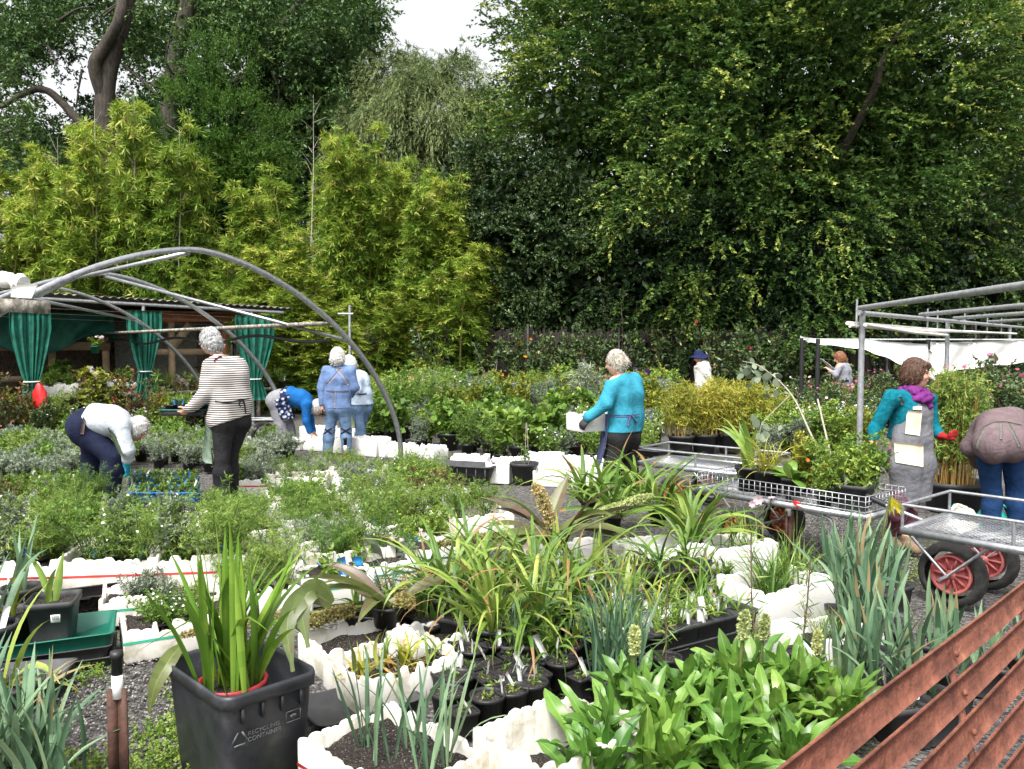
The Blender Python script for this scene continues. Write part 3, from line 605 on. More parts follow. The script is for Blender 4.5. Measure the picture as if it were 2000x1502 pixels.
stake(675, 925, 855, 'dark steel stake below the woman in blue denim shirt', 1.4); stake(1538, 1095, 962, 'rusty steel stake with white band by the mesh trolley', 1.3)
# ============================================================ plant kit
L_FRESH = leaf('fresh_green', [(0, (.04, .09, .014)), (.5, (.12, .22, .03)), (1, (.27, .37, .07))], .5, .3)
L_FINE = leaf('fine_green', [(0, (.06, .12, .02)), (.5, (.17, .27, .05)), (1, (.33, .4, .12))], .6, .3, .2)
L_GREY = leaf('silver_grey', [(0, (.09, .12, .075)), (.5, (.2, .245, .165)), (1, (.38, .43, .34))], .65, .2, .2)
L_YEL = leaf('yellow_green', [(0, (.12, .15, .015)), (.5, (.28, .3, .035)), (1, (.5, .46, .09))], .5, .3)
L_RED = leaf('bronze_green', [(0, (.035, .06, .018)), (.6, (.09, .11, .035)), (.8, (.2, .09, .035)), (1, (.3, .08, .04))], .5, .2)
L_RHO = leaf('leathery_green', [(0, (.018, .04, .013)), (.5, (.055, .1, .03)), (.82, (.12, .17, .06)), (1, (.25, .16, .05))], .38, .12, .45)
L_STRAP = leaf('strap_green', [(0, (.045, .1, .015)), (.5, (.12, .22, .035)), (.85, (.26, .35, .07)), (.95, (.36, .37, .1)), (1, (.3, .17, .07))], .42, .3, .4)
L_IRIS = leaf('blue_green_sword', [(0, (.05, .11, .06)), (.5, (.125, .22, .12)), (.9, (.24, .33, .18)), (1, (.27, .22, .11))], .5, .25, .35)
L_GLAD = leaf('grass_green_sword', [(0, (.035, .095, .01)), (.5, (.1, .22, .022)), (1, (.27, .4, .06))], .42, .3, .4)
L_BROAD = leaf('bright_broad', [(0, (.06, .15, .02)), (.5, (.15, .29, .045)), (1, (.28, .4, .12))], .33, .3, .5)
L_PINE = leaf('olive_purple', [(0, (.05, .02, .02)), (.3, (.13, .085, .06)), (.6, (.12, .155, .04)), (1, (.24, .29, .1))], .38, .25, .45)
L_STRAW = leaf('straw_leaf', [(0, (.25, .1, .03)), (.5, (.42, .25, .08)), (1, (.5, .42, .2))], .6, .2)
def petal(n, c): return leaf('petal_'+n, [(0, tuple(x*.75 for x in c)), (1, c)], .55, .3, .2)
F_W = petal('white', (.8, .8, .78)); F_P = petal('pink', (.75, .2, .35)); F_O = petal('orange', (.85, .22, .02)); F_V = petal('violet', (.2, .07, .36)); F_R = petal('red', (.6, .03, .02))
F_B = petal('lavender_blue', (.2, .2, .42)); F_PALE = petal('pale_pink', (.8, .6, .65)); F_Y = petal('yellow', (.75, .6, .06)); F_SP = petal('spike_gold', (.52, .45, .2)); F_SP2 = petal('spike_cream', (.5, .56, .24)); F_BR = petal('spike_olive', (.34, .29, .11))
STEM = surf('green_stem', (.06, .09, .02), (.12, .14, .04), 20, .6); TWIG = surf('brown_twig', (.09, .06, .04), (.18, .13, .09), 20, .8); PALET = surf('pale_twig', (.26, .22, .17), (.36, .32, .26), 20, .8)
SOIL = surf('potting_soil', (.014, .01, .008), (.05, .036, .028), 130, .95, bump=1, c3=(.42, .4, .37), contrast=(.4, .6), detail=2)
FOAM = surf('foam', (.52, .5, .43), (.68, .67, .64), 2.5, .75, .0, .2, bump=.2, bscale=150, contrast=(.28, .42))
FOAMD = surf('stained_foam', (.3, .27, .18), (.68, .65, .58), 5, .8, .0, .2, bump=.25, bscale=140, contrast=(.3, .5), c3=(.74, .73, .7), detail=8)
TAPE_R = surf('red_tape', (.5, .03, .03), (.6, .06, .05), 8, .5); TAPE_G = surf('green_tape', (.02, .26, .17), (.03, .34, .22), 8, .5)
LABW = surf('label_white', (.7, .7, .67), (.82, .82, .8), 9, .5); LABB = surf('label_blue', (.02, .2, .55), (.04, .3, .68), 9, .5)
GTRAY = surf('green_tray_plastic', (.0, .085, .055), (.005, .12, .08), 5, .4); TERRA = surf('red_pot_plastic', (.22, .015, .02), (.3, .03, .03), 6, .45); BLUEP = surf('blue_pot_plastic', (.01, .14, .42), (.02, .2, .55), 6, .45)
def shrub(h, r, nst, ntw, nl, L, W, lm, tl=.14, droop=.1, spread=.8, flat=.2, tm=.5, stem=STEM, st_r=.004, fl=None, nfl=0, fs=.02, lean=1., basefree=.12, tip=.25, up=.4, sp=None):
    st = MB(); fol = []; tops = []
    for k in range(nst):
        a = rng.random()*2*PI; q = math.sqrt(rng.random())*r*lean; hh = h*rng.uniform(.6, 1.05)
        pts = cr([(math.cos(a)*.1*q, math.sin(a)*.1*q, 0), (math.cos(a)*q*.45+rng.normal()*.1*r, math.sin(a)*q*.45+rng.normal()*.1*r, hh*.5), (math.cos(a)*q, math.sin(a)*q, hh)], 4)
        st.tube(pts, np.linspace(st_r, st_r*.4, len(pts)), 5); tops.append(pts[-1])
        t = rng.uniform(basefree, 1, ntw); b = np.stack([np.interp(t, np.linspace(0, 1, len(pts)), pts[:, i]) for i in range(3)], -1)
        d = rdir(ntw, up); fol.append(twigs(b, d, tl*rng.uniform(.5, 1.2, ntw)*(1.1-.5*t), nl, L, W, spread, droop, 0, tm+rng.normal(size=ntw)*.13, flat, tip))
    out = [('stem', st.me('stem', stem, True)), ('foliage', fromparts(fol).me('foliage', lm, tint=True))]
    if fl:
        c = np.array([tops[rng.integers(len(tops))]+rng.normal(size=3)*np.array([r*.4, r*.4, h*.08]) for _ in range(nfl)])
        out.append(('blossom', flowers(c, fs, fl)))
    if sp:    # upright flower spikes
        b = MB()
        for k in range(sp[1]):
            p = tops[rng.integers(len(tops))]+rng.normal(size=3)*.03; n = 40; z = rng.random(n)*sp[2]
            b.add(*twigs(np.stack([p[0]+z*0, p[1]+z*0, p[2]+z-.02], -1), rdir(n), .012, 2, .014, .012, 1))
        out.append(('blossom', b.me('blossom', sp[0], tint=True)))
    return out
def flowers(c, s, mat, n=7):
    c = np.asarray(c); m = len(c); a = np.tile(np.arange(n)*2*PI/n, m)+np.repeat(rng.random(m)*6, n)
    ax = np.repeat(nrm(rng.normal(size=(m, 3))*.6+np.array([0, -.5, .8])), n, 0); u = nrm(np.cross(ax, np.array([.3, .2, 1.]))); v = np.cross(ax, u)
    d = nrm(u*np.cos(a)[:, None]+v*np.sin(a)[:, None]+ax*.35); sc = np.repeat(rng.uniform(.7, 1.2, m), n)
    V, F = lquads(np.repeat(c, n, 0), d, ax, s*sc, s*.75*sc, .6); return mesh('flower', V, F, mat, tint=np.clip(np.repeat(rng.random(m), n)+rng.normal(size=m*n)*.15, 0, 1))
def strap(n, L, W, lm, stem=False, **k): return [('leaves', fromparts([blades(n, L, W, **k)]).me('leaves', lm, tint=True))]
def potmesh(r, h, kind='round', taper=.8):
    b = MB()
    if kind == 'round': b.lathe([(0, .004), (r*taper, .0), (r*.97, h*.86), (r*1.06, h*.86), (r*1.08, h), (r*.99, h), (r*.95, h*.86), (r*.9, h*.6)], 18)
    else: b.sq([(r*taper, 0), (r*.96, h*.84), (r*1.04, h*.845), (r*1.06, h), (r*.98, h), (r*.94, h*.86), (r*.9, h*.6)], 5); 
    return b
def potparts(r, h, kind='round', mat=None, fill=.86, taper=.8):
    p = potmesh(r, h, kind, taper).me('pot', mat or BLK, True); z = h*fill
    if kind == 'round': s = MB().lathe([(r*.95, z), (r*.6, z+.006), (r*.3, z+.002), (0, z+.006)], 16)
    else: s = MB().sq([(r*.94, z), (r*.5, z+.006), (.001, z+.004)], 5)
    return [('pot', p), ('soil', s.me('soil', SOIL))]
def labelmesh(h=.1, w=.016, tilt=.25, mat=None):
    G = np.array([[(x, tilt*z*z*2, z) for x in (-w/2, w/2)] for z in np.linspace(-.02, h, 5)]); return MB().sheet(G, thick=.0012).me('plant_label', mat or LABW)
LABM = [labelmesh(.08, .022, .1), labelmesh(.1, .024, .4), labelmesh(.09, .026, -.3), labelmesh(.11, .026, .7)]; LABBM = [labelmesh(.09, .03, .1, LABB), labelmesh(.07, .035, -.1, LABB)]
def put(name, parts, loc, label, cat, group=None, rz=None, s=1., pot=None, lab=0., blue=0., z=None, labs=1., tilt=0.):
    """a potted plant: pot > soil, leaves ... as children of one Empty"""
    t = thing(name, label, cat, loc, rng.random()*6.28 if rz is None else rz, group, s)
    if tilt: t.rotation_euler = (rng.normal()*tilt, rng.normal()*tilt, t.rotation_euler[2])
    top = 0; rp = .06
    if pot:
        for n, m in pot['parts']: link(n, m, t)
        top = pot['h']*.86; rp = pot['r']
    for n, m in parts: link(n, m, t, (0, 0, top))
    for k in range(2):
        if rng.random() < lab:
            a = rng.random()*6.28; o = link('plant_label', (LABBM if rng.random() < blue else LABM)[rng.integers(2)] if rng.random() < .5 else (LABBM[rng.integers(2)] if rng.random() < blue else LABM[rng.integers(4)]), t, (math.cos(a)*rp*.7, math.sin(a)*rp*.7, top), rng.random()*6, labs*rng.uniform(.7, 1.1)); o.rotation_euler = (rng.normal()*.25, rng.normal()*.25, o.rotation_euler[2])
    return t
def POT(r, h, kind='round', mat=None, **k): return dict(parts=potparts(r, h, kind, mat, **k), h=h, r=r)
P_S = POT(.055, .1, 'sq'); P_M = POT(.075, .13); P_MS = POT(.075, .14, 'sq'); P_L = POT(.12, .2); P_XL = POT(.19, .3, mat=BLKD); P_LS = POT(.11, .19, 'sq', BLKD); P_B = POT(.05, .1, 'sq', BLUEP)

# ------------------------------------------------------------ foam boxes
def foam_mesh(L, W, H, bite, seed, th=.022, scal=.06):
    g = np.random.default_rng(seed); per = []
    step = .012; x, y = L/2, W/2
    for a, b in (((-x, -y), (x, -y)), ((x, -y), (x, y)), ((x, y), (-x, y)), ((-x, y), (-x, -y))):
        n = int(np.hypot(b[0]-a[0], b[1]-a[1])/step); 
        for i in range(n): per.append((a[0]+(b[0]-a[0])*i/n, a[1]+(b[1]-a[1])*i/n))
    per = np.array(per); n = len(per); s = np.arange(n)*step
    knots = np.concatenate([[0], np.cumsum(g.uniform(.5, 1.5, 60)*scal)]); kh = g.random(61)**1.5*bite
    j = np.clip(np.searchsorted(knots, s, side='right')-1, 0, 58); f = (s-knots[j])/(knots[j+1]-knots[j])
    kh = kh*(.4+.9*(np.sin(np.arange(61)*.55+g.random()*6)*.5+.5)); dip = kh[j]+.36*bite*(1-np.sqrt(np.clip(1-(2*f-1)**2*.97, 0, 1)))+g.normal(size=n)*.0012
    z = np.clip(H-np.maximum(dip, 0), H*.35, H)
    inn = np.array([1-2*th/L, 1-2*th/W]); mid = (1+inn)/2
    rc = .02; out = per.copy(); ins = per*inn
    fl = 0
    rows = [np.c_[out*.97, np.zeros(n)], np.c_[out*(1+fl), np.full(n, .02)], np.c_[out, z*.55], np.c_[out, z-.007], np.c_[out*.993, z-.002], np.c_[per*mid, z], np.c_[ins*1.01, z-.002], np.c_[ins, z-.008], np.c_[ins, np.full(n, .05)], np.c_[ins*.98, np.full(n, .035)]]
    b = MB(); V = np.concatenate(rows); b.add(V, gridf(len(rows), n, True))
    b.add([(-x+th, -y+th, .036), (x-th, -y+th, .036), (x-th, y-th, .036), (-x+th, y-th, .036)], [[0, 1, 2, 3]])
    return b
def stripe(L, W, z, h, mat):
    x, y = L/2+.0025, W/2+.0025; p = [(-x, -y), (x, -y), (x, y), (-x, y)]
    b = MB(); b.add([(a, c, zz) for zz in (z, z+h) for a, c in p], gridf(2, 4, True)); return b.me('tape', mat)
BOXP = []
for i in range(9):
    L_, W_, H_ = [(.6, .4, .22), (.56, .36, .2), (.6, .38, .26)][i % 3]
    pr = [('body', foam_mesh(L_, W_, H_, [.03, .05, .02][i % 3], 50+i).me('body', FOAM if i % 2 else FOAMD))]
    if i in (2, 6): pr.append(('tape', stripe(L_, W_, H_*.55, .016, TAPE_G)))
    if i in (4,): pr.append(('tape', stripe(L_, W_, H_*.55, .016, TAPE_R)))
    BOXP.append((pr, L_, W_, H_))
def foam(loc, rz, label, v=None, group=None, s=1., parts=None, name='foam_box'):
    t = thing(name, label, 'foam box', loc, rz, group, s)
    for n, m in (parts or BOXP[v][0]): link(n, m, t)
    return t
def soilbox(L, W, z, seed=0):
    g = np.random.default_rng(seed); xs = np.linspace(-L/2+.03, L/2-.03, 26); ys = np.linspace(-W/2+.03, W/2-.03, 18)
    return MB().sheet(np.array([[(a, b, z+g.normal()*.004+.01*math.sin(a*20+b*13)) for b in ys] for a in xs])).me('soil', SOIL)

# ------------------------------------------------------------ species (three meshes of each)
def sp3(f, n=3): return [f() for _ in range(n)]
S = {}
S['feather'] = sp3(lambda: shrub(.42, .3, 9, 18, 20, .035, .006, L_FINE, .16, .05, .9, tm=.5, lean=1.1))
S['feather_dark'] = sp3(lambda: shrub(.46, .3, 10, 18, 20, .035, .006, L_FRESH, .16, .1, .9, tm=.45, lean=1.2))
S['gold'] = sp3(lambda: shrub(.45, .2, 10, 16, 20, .035, .006, L_YEL, .14, 0, .8, tm=.4), 2)
S['grey'] = sp3(lambda: shrub(.28, .24, 12, 12, 16, .04, .009, L_GREY, .1, .0, .8, tm=.5))
S['greymat'] = sp3(lambda: shrub(.16, .24, 16, 9, 16, .04, .012, L_GREY, .08, .0, .8, tm=.55, lean=1.3))
S['herb'] = sp3(lambda: shrub(.32, .22, 10, 11, 13, .045, .02, L_FRESH, .12, .1, .8, tm=.6))
S['herbw'] = sp3(lambda: shrub(.34, .22, 10, 11, 13, .04, .015, L_FINE, .12, .1, .8, tm=.45, fl=F_W, nfl=14, fs=.013))
S['olive'] = sp3(lambda: shrub(.38, .24, 9, 13, 14, .04, .013, L_GREY, .14, 0, .7, tm=.3, fl=F_W, nfl=9, fs=.012))
S['tallherb'] = sp3(lambda: shrub(.75, .33, 12, 18, 14, .07, .03, L_FRESH, .2, .15, .8, tm=.62))
S['tallyel'] = sp3(lambda: shrub(.8, .35, 12, 18, 14, .065, .028, L_YEL, .2, .1, .8, tm=.25))
S['talldark'] = sp3(lambda: shrub(.7, .33, 12, 18, 14, .065, .026, L_RHO, .2, .1, .8, tm=.6))
S['tallfine'] = sp3(lambda: shrub(.7, .3, 16, 18, 16, .05, .011, L_FINE, .18, .05, .8, tm=.5))
S['tallgrey'] = sp3(lambda: shrub(.6, .3, 14, 16, 16, .06, .014, L_GREY, .15, .05, .7, tm=.4))
S['salvia'] = sp3(lambda: shrub(.6, .3, 13, 13, 14, .05, .018, L_FINE, .15, .05, .8, tm=.4, sp=(F_V, 6, .1)))
S['lavender'] = sp3(lambda: shrub(.5, .3, 18, 10, 16, .045, .008, L_GREY, .12, 0, .5, tm=.35, up=1.2, sp=(F_B, 8, .06)))
S['pinkherb'] = sp3(lambda: shrub(.55, .3, 12, 13, 14, .045, .016, L_FRESH, .15, .05, .8, tm=.5, fl=F_P, nfl=18, fs=.028))
S['whiteflower'] = sp3(lambda: shrub(.45, .3, 12, 13, 14, .05, .02, L_FRESH, .15, .05, .8, tm=.45, fl=F_W, nfl=22, fs=.022))
S['bigleaf'] = sp3(lambda: shrub(.42, .26, 9, 8, 7, .085, .07, L_FRESH, .13, .1, .7, tm=.5))
S['bronze'] = sp3(lambda: shrub(.75, .4, 10, 15, 12, .05, .022, L_RED, .2, .1, .8, tm=.6, stem=TWIG))
S['orangeherb'] = sp3(lambda: shrub(.5, .28, 11, 13, 13, .05, .02, L_FRESH, .15, .05, .8, tm=.6, fl=F_O, nfl=8, fs=.03), 2)
S['seedling'] = sp3(lambda: shrub(.1, .06, 5, 4, 8, .03, .013, L_FRESH, .04, 0, .8, tm=.6))
S['grassy'] = sp3(lambda: strap(60, .38, .007, L_FINE, elev=72, elevj=14, curve=50, base=.035, seg=5))
S['strap'] = sp3(lambda: strap(22, .55, .026, L_STRAP, elev=66, elevj=14, curve=75, base=.03, seg=8))
S['iris'] = sp3(lambda: strap(13, .5, .026, L_IRIS, elev=80, elevj=9, curve=16, base=.035, seg=6, tip=2.5, curvej=14))
S['rose'] = sp3(lambda: shrub(1.15, .4, 8, 20, 13, .06, .034, L_RHO, .24, .1, .8, tm=.5, stem=TWIG, st_r=.008, fl=F_P, nfl=5, fs=.04))
S['whiterose'] = sp3(lambda: shrub(1.0, .4, 8, 20, 13, .06, .034, L_RHO, .24, .1, .8, tm=.55, stem=TWIG, st_r=.008, fl=F_PALE, nfl=5, fs=.045), 2)

def inpoly(p, poly):
    x, y = p; c = False; n = len(poly)
    for i in range(n):
        x1, y1 = poly[i][:2]; x2, y2 = poly[(i+1) % n][:2]
        if (y1 > y) != (y2 > y) and x < (x2-x1)*(y-y1)/(y2-y1)+x1: c = not c
    return c
def gridpts(scr, rz, du, dv, jit=.1):
    poly = [P(*q)[:2] for q in scr]; lo = np.min(poly, 0); hi = np.max(poly, 0); o = np.array(poly[0]); u = np.array([math.cos(rz), math.sin(rz)]); v = np.array([-u[1], u[0]]); out = []
    m = 40
    for i in range(-m, m):
        for j in range(-m, m):
            p = o+u*(i+.5*(j % 2)*0)*du+v*j*dv+rng.normal(size=2)*jit*min(du, dv)*.4
            if inpoly(p, poly): out.append((p[0], p[1]))
    return out
AVOID = []   # discs on the ground that stay clear: people and trolleys
def clear(p, r=0): return all((p[0]-x)**2+(p[1]-y)**2 > (q+r)**2 for x, y, q in AVOID)
# ============================================================ ground positions of people (kept clear)
G_STRIPE = P(432, 992); G_BENTL = P(200, 985); G_BLUE = P(658, 893); G_WHITE = P(697, 880); G_CARD = P(562, 872); G_TURQ = P(1200, 992); G_TEAL = P(1752, 1068); G_BENTR = P(1950, 1050); G_HAT = P(1372, 818); G_READ = P(1640, 826)
for g, r in ((G_STRIPE, .42), (G_BENTL, .5), (G_BLUE, .45), (G_WHITE, .4), (G_CARD, .6), (G_TURQ, .45), (G_TEAL, .5), (G_BENTR, .6), (G_HAT, .5), (G_READ, .5)): AVOID.append((g[0], g[1], r))
def pick(ch):
    k = rng.choice(len(ch), p=np.array([c[1] for c in ch])/sum(c[1] for c in ch)); return ch[k]
INFO = {   # species -> name, category, look
 'feather': ('feathery_shrub', 'feathery light green shrub in a black pot'), 'feather_dark': ('feathery_shrub', 'low feathery mid green shrub in a black pot'), 'gold': ('golden_shrub', 'golden yellow needle leaved shrub'),
 'grey': ('silver_shrub', 'small silver grey shrub in a black pot'), 'greymat': ('silver_groundcover', 'low mat of silver grey leaves'), 'herb': ('leafy_herb', 'small fresh green leafy herb'), 'herbw': ('flowering_herb', 'fine green herb dotted with tiny white flowers'),
 'olive': ('olive_shrub', 'upright grey olive shrub with small white flowers'), 'tallherb': ('tall_herb_plant', 'tall fresh green leafy plant'), 'tallyel': ('tall_yellow_plant', 'tall yellow green leafy plant'), 'talldark': ('tall_dark_plant', 'tall dark green leafy plant'),
 'tallfine': ('fine_leaved_plant', 'tall fine leaved green plant'), 'tallgrey': ('grey_leaved_plant', 'tall grey leaved plant'), 'salvia': ('salvia_plant', 'green plant with thin purple flower spikes'), 'lavender': ('lavender_plant', 'grey lavender with blue flower tips'),
 'pinkherb': ('pink_flower_plant', 'green plant with pink flowers'), 'whiteflower': ('white_flower_plant', 'green plant with many white flowers'), 'bigleaf': ('big_leaved_plant', 'plant with broad rounded fresh green leaves'), 'bronze': ('bronze_shrub', 'bronze and red leaved shrub'),
 'orangeherb': ('orange_flower_plant', 'green plant with a few orange flowers'), 'seedling': ('seedling_plant', 'tiny green seedling in a black pot'), 'grassy': ('grass_plant', 'tuft of fine upright green grass'), 'strap': ('strap_leaved_plant', 'arching strap leaved green plant'), 'iris': ('iris_plant', 'stiff blue green sword leaved plant'),
 'rose': ('rose_bush', 'rose bush with pink flowers'), 'whiterose': ('rose_bush', 'rose bush with pale pink flowers')}
def plant(sp, loc, where, s=1., pot=None, lab=.4, blue=.2, grp=None, tilt=.05):
    nm, look = INFO[sp]; v = S[sp][rng.integers(len(S[sp]))]; lb = look+' '+where
    return put(nm, v, loc, lb, nm.split('_')[-1] if nm.split('_')[-1] in ('shrub', 'herb', 'plant', 'bush') else 'plant', grp or lb, None, s*rng.uniform(.85, 1.15), pot, lab, blue, tilt=tilt)
def bed_boxes(scr, rz, ch, where, bwhere, n=(2, 4), du=.62, dv=.43, pot=None, lab=.55, blue=.3, dens=1., zj=.0):
    for x, y in gridpts(scr, rz, du, dv):
        if not clear((x, y), .2): continue
        v = int(rng.integers(len(BOXP))); L_, W_, H_ = BOXP[v][1:]; a = rz+rng.normal()*.05+(PI if rng.random() < .5 else 0)
        lb = 'ragged edged white foam box '+bwhere
        if len(BOXP[v][0]) > 1: lb = ('ragged white foam box with red tape ' if v == 4 else 'ragged white foam box with green tape ')+bwhere
        foam((x, y, 0), a, lb, v, lb)
        if rng.random() > dens: continue
        sp = pick(ch); k = int(rng.integers(n[0], n[1]+1))
        for i in range(k):
            sp_ = sp if rng.random() < .75 else pick(ch)
            ox = (-.5+(i+.5)/k)*(L_-.12); oy = rng.uniform(-.07, .07) if k > 1 else 0
            plant(sp_[0], (x+math.cos(a)*ox-math.sin(a)*oy, y+math.sin(a)*ox+math.cos(a)*oy, .04), where, sp_[2], pot or P_M, lab, blue)
# ---- front left bed of native shrubs
bed_boxes([(-140, 1190), (90, 1200), (330, 1200), (560, 1190), (760, 1150), (900, 1085), (1010, 1040), (960, 995), (760, 985), (520, 1005), (440, 1040), (230, 1040), (120, 1000), (-140, 1000)], .42,
    [('feather', 4, .86), ('feather_dark', 3.5, .8), ('olive', 1., .7), ('herbw', 2, .75), ('grey', 1., .7), ('gold', .7, .75), ('herb', 2.5, .75), ('tallfine', 1.2, .5), ('tallherb', 1.2, .42), ('grassy', .8, .8), ('bigleaf', .5, .7), ('bronze', .5, .45), ('orangeherb', .3, .6)], 'in the front bed foam boxes', 'in the front bed by the black tub', n=(2, 4), lab=.7, blue=.4, du=.65, dv=.46)
# ---- second strip behind, round the striped shirt woman
bed_boxes([(480, 965), (560, 965), (900, 975), (820, 945), (600, 938), (500, 935)], .1, [('feather', 2, .7), ('herb', 1, .7), ('olive', 1.5, .65), ('grey', 1.5, .7), ('herbw', 1, .7)], 'beside the striped shirt woman', 'beside the striped shirt woman', lab=.7, blue=.5)
def bed_pots(scr, rz, ch, where, du, dv, pot, lab=.3, blue=.2, jit=.5, zr=0., clr=.1):
    for x, y in gridpts(scr, rz, du, dv, jit):
        if not clear((x, y), clr): continue
        sp = pick(ch); plant(sp[0], (x, y, zr), where, sp[2], pot, lab, blue)
bed_pots([(-120, 960), (130, 960), (230, 925), (400, 925), (540, 930), (570, 890), (420, 868), (200, 870), (-120, 880)], .2, [('greymat', 4, 1.2), ('grey', 2, 1.), ('herb', 2, 1.), ('feather', 2, .8)], 'near the bent navy trousered man', .42, .42, P_M, .5, .3)
bed_pots([(-150, 875), (150, 875), (330, 862), (480, 850), (440, 812), (300, 808), (-150, 815)], .2, [('bronze', 2.2, 1.1), ('tallfine', 2, .9), ('tallyel', 1.5, .9), ('whiteflower', 1.2, .9), ('talldark', 2, .9), ('herbw', 1, 1.3)], 'between shed and bent man', .62, .62, P_L, .1)
# ---- middle bed of tall herbs
mid = [('tallherb', 1.3, 1.1), ('tallyel', 2., 1.1), ('tallfine', 4., 1.2), ('tallgrey', 2.4, 1.2), ('salvia', .6, 1.25), ('lavender', 1., 1.4), ('whiteflower', .7, 1.3), ('pinkherb', .7, 1.3), ('orangeherb', .4, 1.3), ('talldark', .4, 1.)]
bed_pots([(720, 868), (900, 888), (960, 915), (1180, 922), (1290, 905), (1300, 860), (1000, 850), (720, 846)], -.2, [('tallfine', 2, .75), ('herbw', 2, 1.2), ('tallherb', 1.6, .7), ('lavender', 1.5, .9), ('salvia', .5, .8), ('bigleaf', 1.5, 1.3), ('tallgrey', 1, .7)], 'along the middle bed edge', .5, .45, P_L, .3, .05)
bed_pots([(700, 845), (1000, 849), (1300, 858), (1310, 822), (1000, 812), (760, 808), (700, 820)], -.2, mid, 'in the middle bed', .6, .55, P_L, .1, .05)
bed_pots([(780, 807), (1300, 818), (1310, 795), (1000, 790), (800, 792)], -.1, [('tallherb', 2, 1.2), ('tallyel', 2, 1.15), ('tallfine', 3, 1.2), ('talldark', 1, 1.1)], 'before the potted rhododendrons', .75, .75, P_L, 0)
# white box edges of the middle bed
def boxline(a, b, n, label, zs=1., z=0., v0=None, lay=1):
    a = P(*a); b = P(*b); d = b-a; rz = math.atan2(d[1], d[0])
    for i in range(n):
        v = int(rng.integers(9)) if v0 is None else v0[i % len(v0)]
        c = a+d*(i+.5)/n; foam((c[0]+rng.normal()*.02, c[1]+rng.normal()*.03, z), rz+rng.normal()*.04, label, v, label, (np.linalg.norm(d)/n/.6, .95, zs))
boxline((600, 876), (868, 899), 5, 'white foam box in the row edging the middle bed beside the steel hoop foot', 1.05, v0=[1, 3, 5, 7])
boxline((885, 924), (1245, 930), 5, 'white foam box in the second row behind the black crate', 1.1, v0=[3, 1, 5])
boxline((955, 938), (1000, 940), 1, 'worn white foam box between the black tray and the grey tub', 1.2, v0=[3])
boxline((1050, 944), (1250, 950), 3, 'white foam box in the row at the feet of the turquoise shirt woman', .95, v0=[1, 5, 3])
boxline((480, 868), (600, 878), 2, 'white foam box under the hands of the blue cardigan person', .9, v0=[1, 7])
boxline((700, 945), (752, 950), 1, 'lone white foam box on the gravel left of the hoop foot', 1.0, v0=[3])
boxline((600, 856), (700, 862), 2, 'white foam box behind the legs of the denim shirt woman', .9, v0=[5, 3])
# black crate, grey tub, flat tray
t = thing('black_crate', 'long black plastic crate lying at the edge of the middle bed', 'crate', P(905, 940), -.35)
MB().sq([(.16, 0), (.19, .2), (.2, .2), (.2, .22), (.185, .22), (.17, .04), (0, .03)], 4, aspect=2.2).build('body', BLKD, t)
for k in range(7): MB().box((-.36+.12*k, -.183, .11), (.012, .012, .17)).build('rib', BLKD, t)
put('potted_vine', shrub(.3, .14, 4, 5, 8, .04, .02, L_FRESH, .1)+[('stake', MB().tube([(0, .02, 0), (.02, .02, .6)], .005, 5).tube([(.06, .02, 0), (.03, .02, .6)], .005, 5).me('stake', PALET))], P(1024, 944), 'dark grey tub with thin canes between two white foam boxes', 'plant', pot=P_XL, s=.85)
t = thing('seed_tray', 'flat black seed tray on the gravel by the hoop foot', 'tray', P(785, 905), -.3); MB().sq([(.16, 0), (.18, .05), (.185, .05), (.17, .05), (.155, .012), (0, .01)], 4, aspect=1.9).build('body', BLKD, t)
# blue pots and tray with labels near the bent man
for i in range(30):
    x, y = P(262+13*(i % 10), 962+16*(i//10))[:2]
    put('seedling_plant', S['seedling'][i % 3], (x, y, .08), 'seedling in a bright blue pot beside the bent man in navy', 'plant', 'blue pots beside the bent man', pot=P_B, lab=.9, blue=.6, labs=1.1)
bed_pots([(60, 972), (200, 972), (240, 955), (60, 950)], .1, [('seedling', 1, 1.2)], 'beside the legs of the bent man', .14, .14, P_S, .9, .1)
# ---- right side behind the trolleys
bed_pots([(1500, 905), (1690, 900), (1700, 860), (1520, 850), (1440, 850)], 0, [('tallyel', 1.5, .75), ('tallherb', 2, .75), ('whiteflower', 2, 1.), ('herbw', 1, 1.2), ('tallgrey', 1, .7)], 'behind the loaded trolley', .5, .45, P_L, .3, 0)
bed_pots([(1500, 850), (1690, 860), (1760, 850), (1760, 800), (1530, 795)], 0, [('rose', 4, .72), ('whiterose', 1.5, .72), ('talldark', 2, .85), ('pinkherb', 1, 1.1), ('whiteflower', 1, 1.)], 'before the woman reading papers', .7, .62, P_L, 0)
bed_pots([(1820, 900), (2040, 910), (2060, 830), (1850, 820)], 0, [('rose', 2, 1.0), ('whiterose', 2, 1.0), ('talldark', 3, 1.25), ('orangeherb', 1.2, 1.4)], 'behind the mauve jacket person', .6, .6, P_L, 0)
bed_pots([(1310, 840), (1420, 850), (1480, 835), (1480, 800), (1310, 800)], 0, [('tallherb', 2, .65), ('salvia', 1, .7), ('tallyel', 1, .6), ('talldark', 2, .7)], 'behind the potted bamboo', .65, .6, P_L, 0)
bed_pots([(1700, 815), (1900, 820), (1900, 790), (1700, 790)], 0, [('rose', 2, .85), ('talldark', 3, 1.), ('whiterose', 1, .85)], 'under the white shade cloth', .8, .7, P_L, 0)
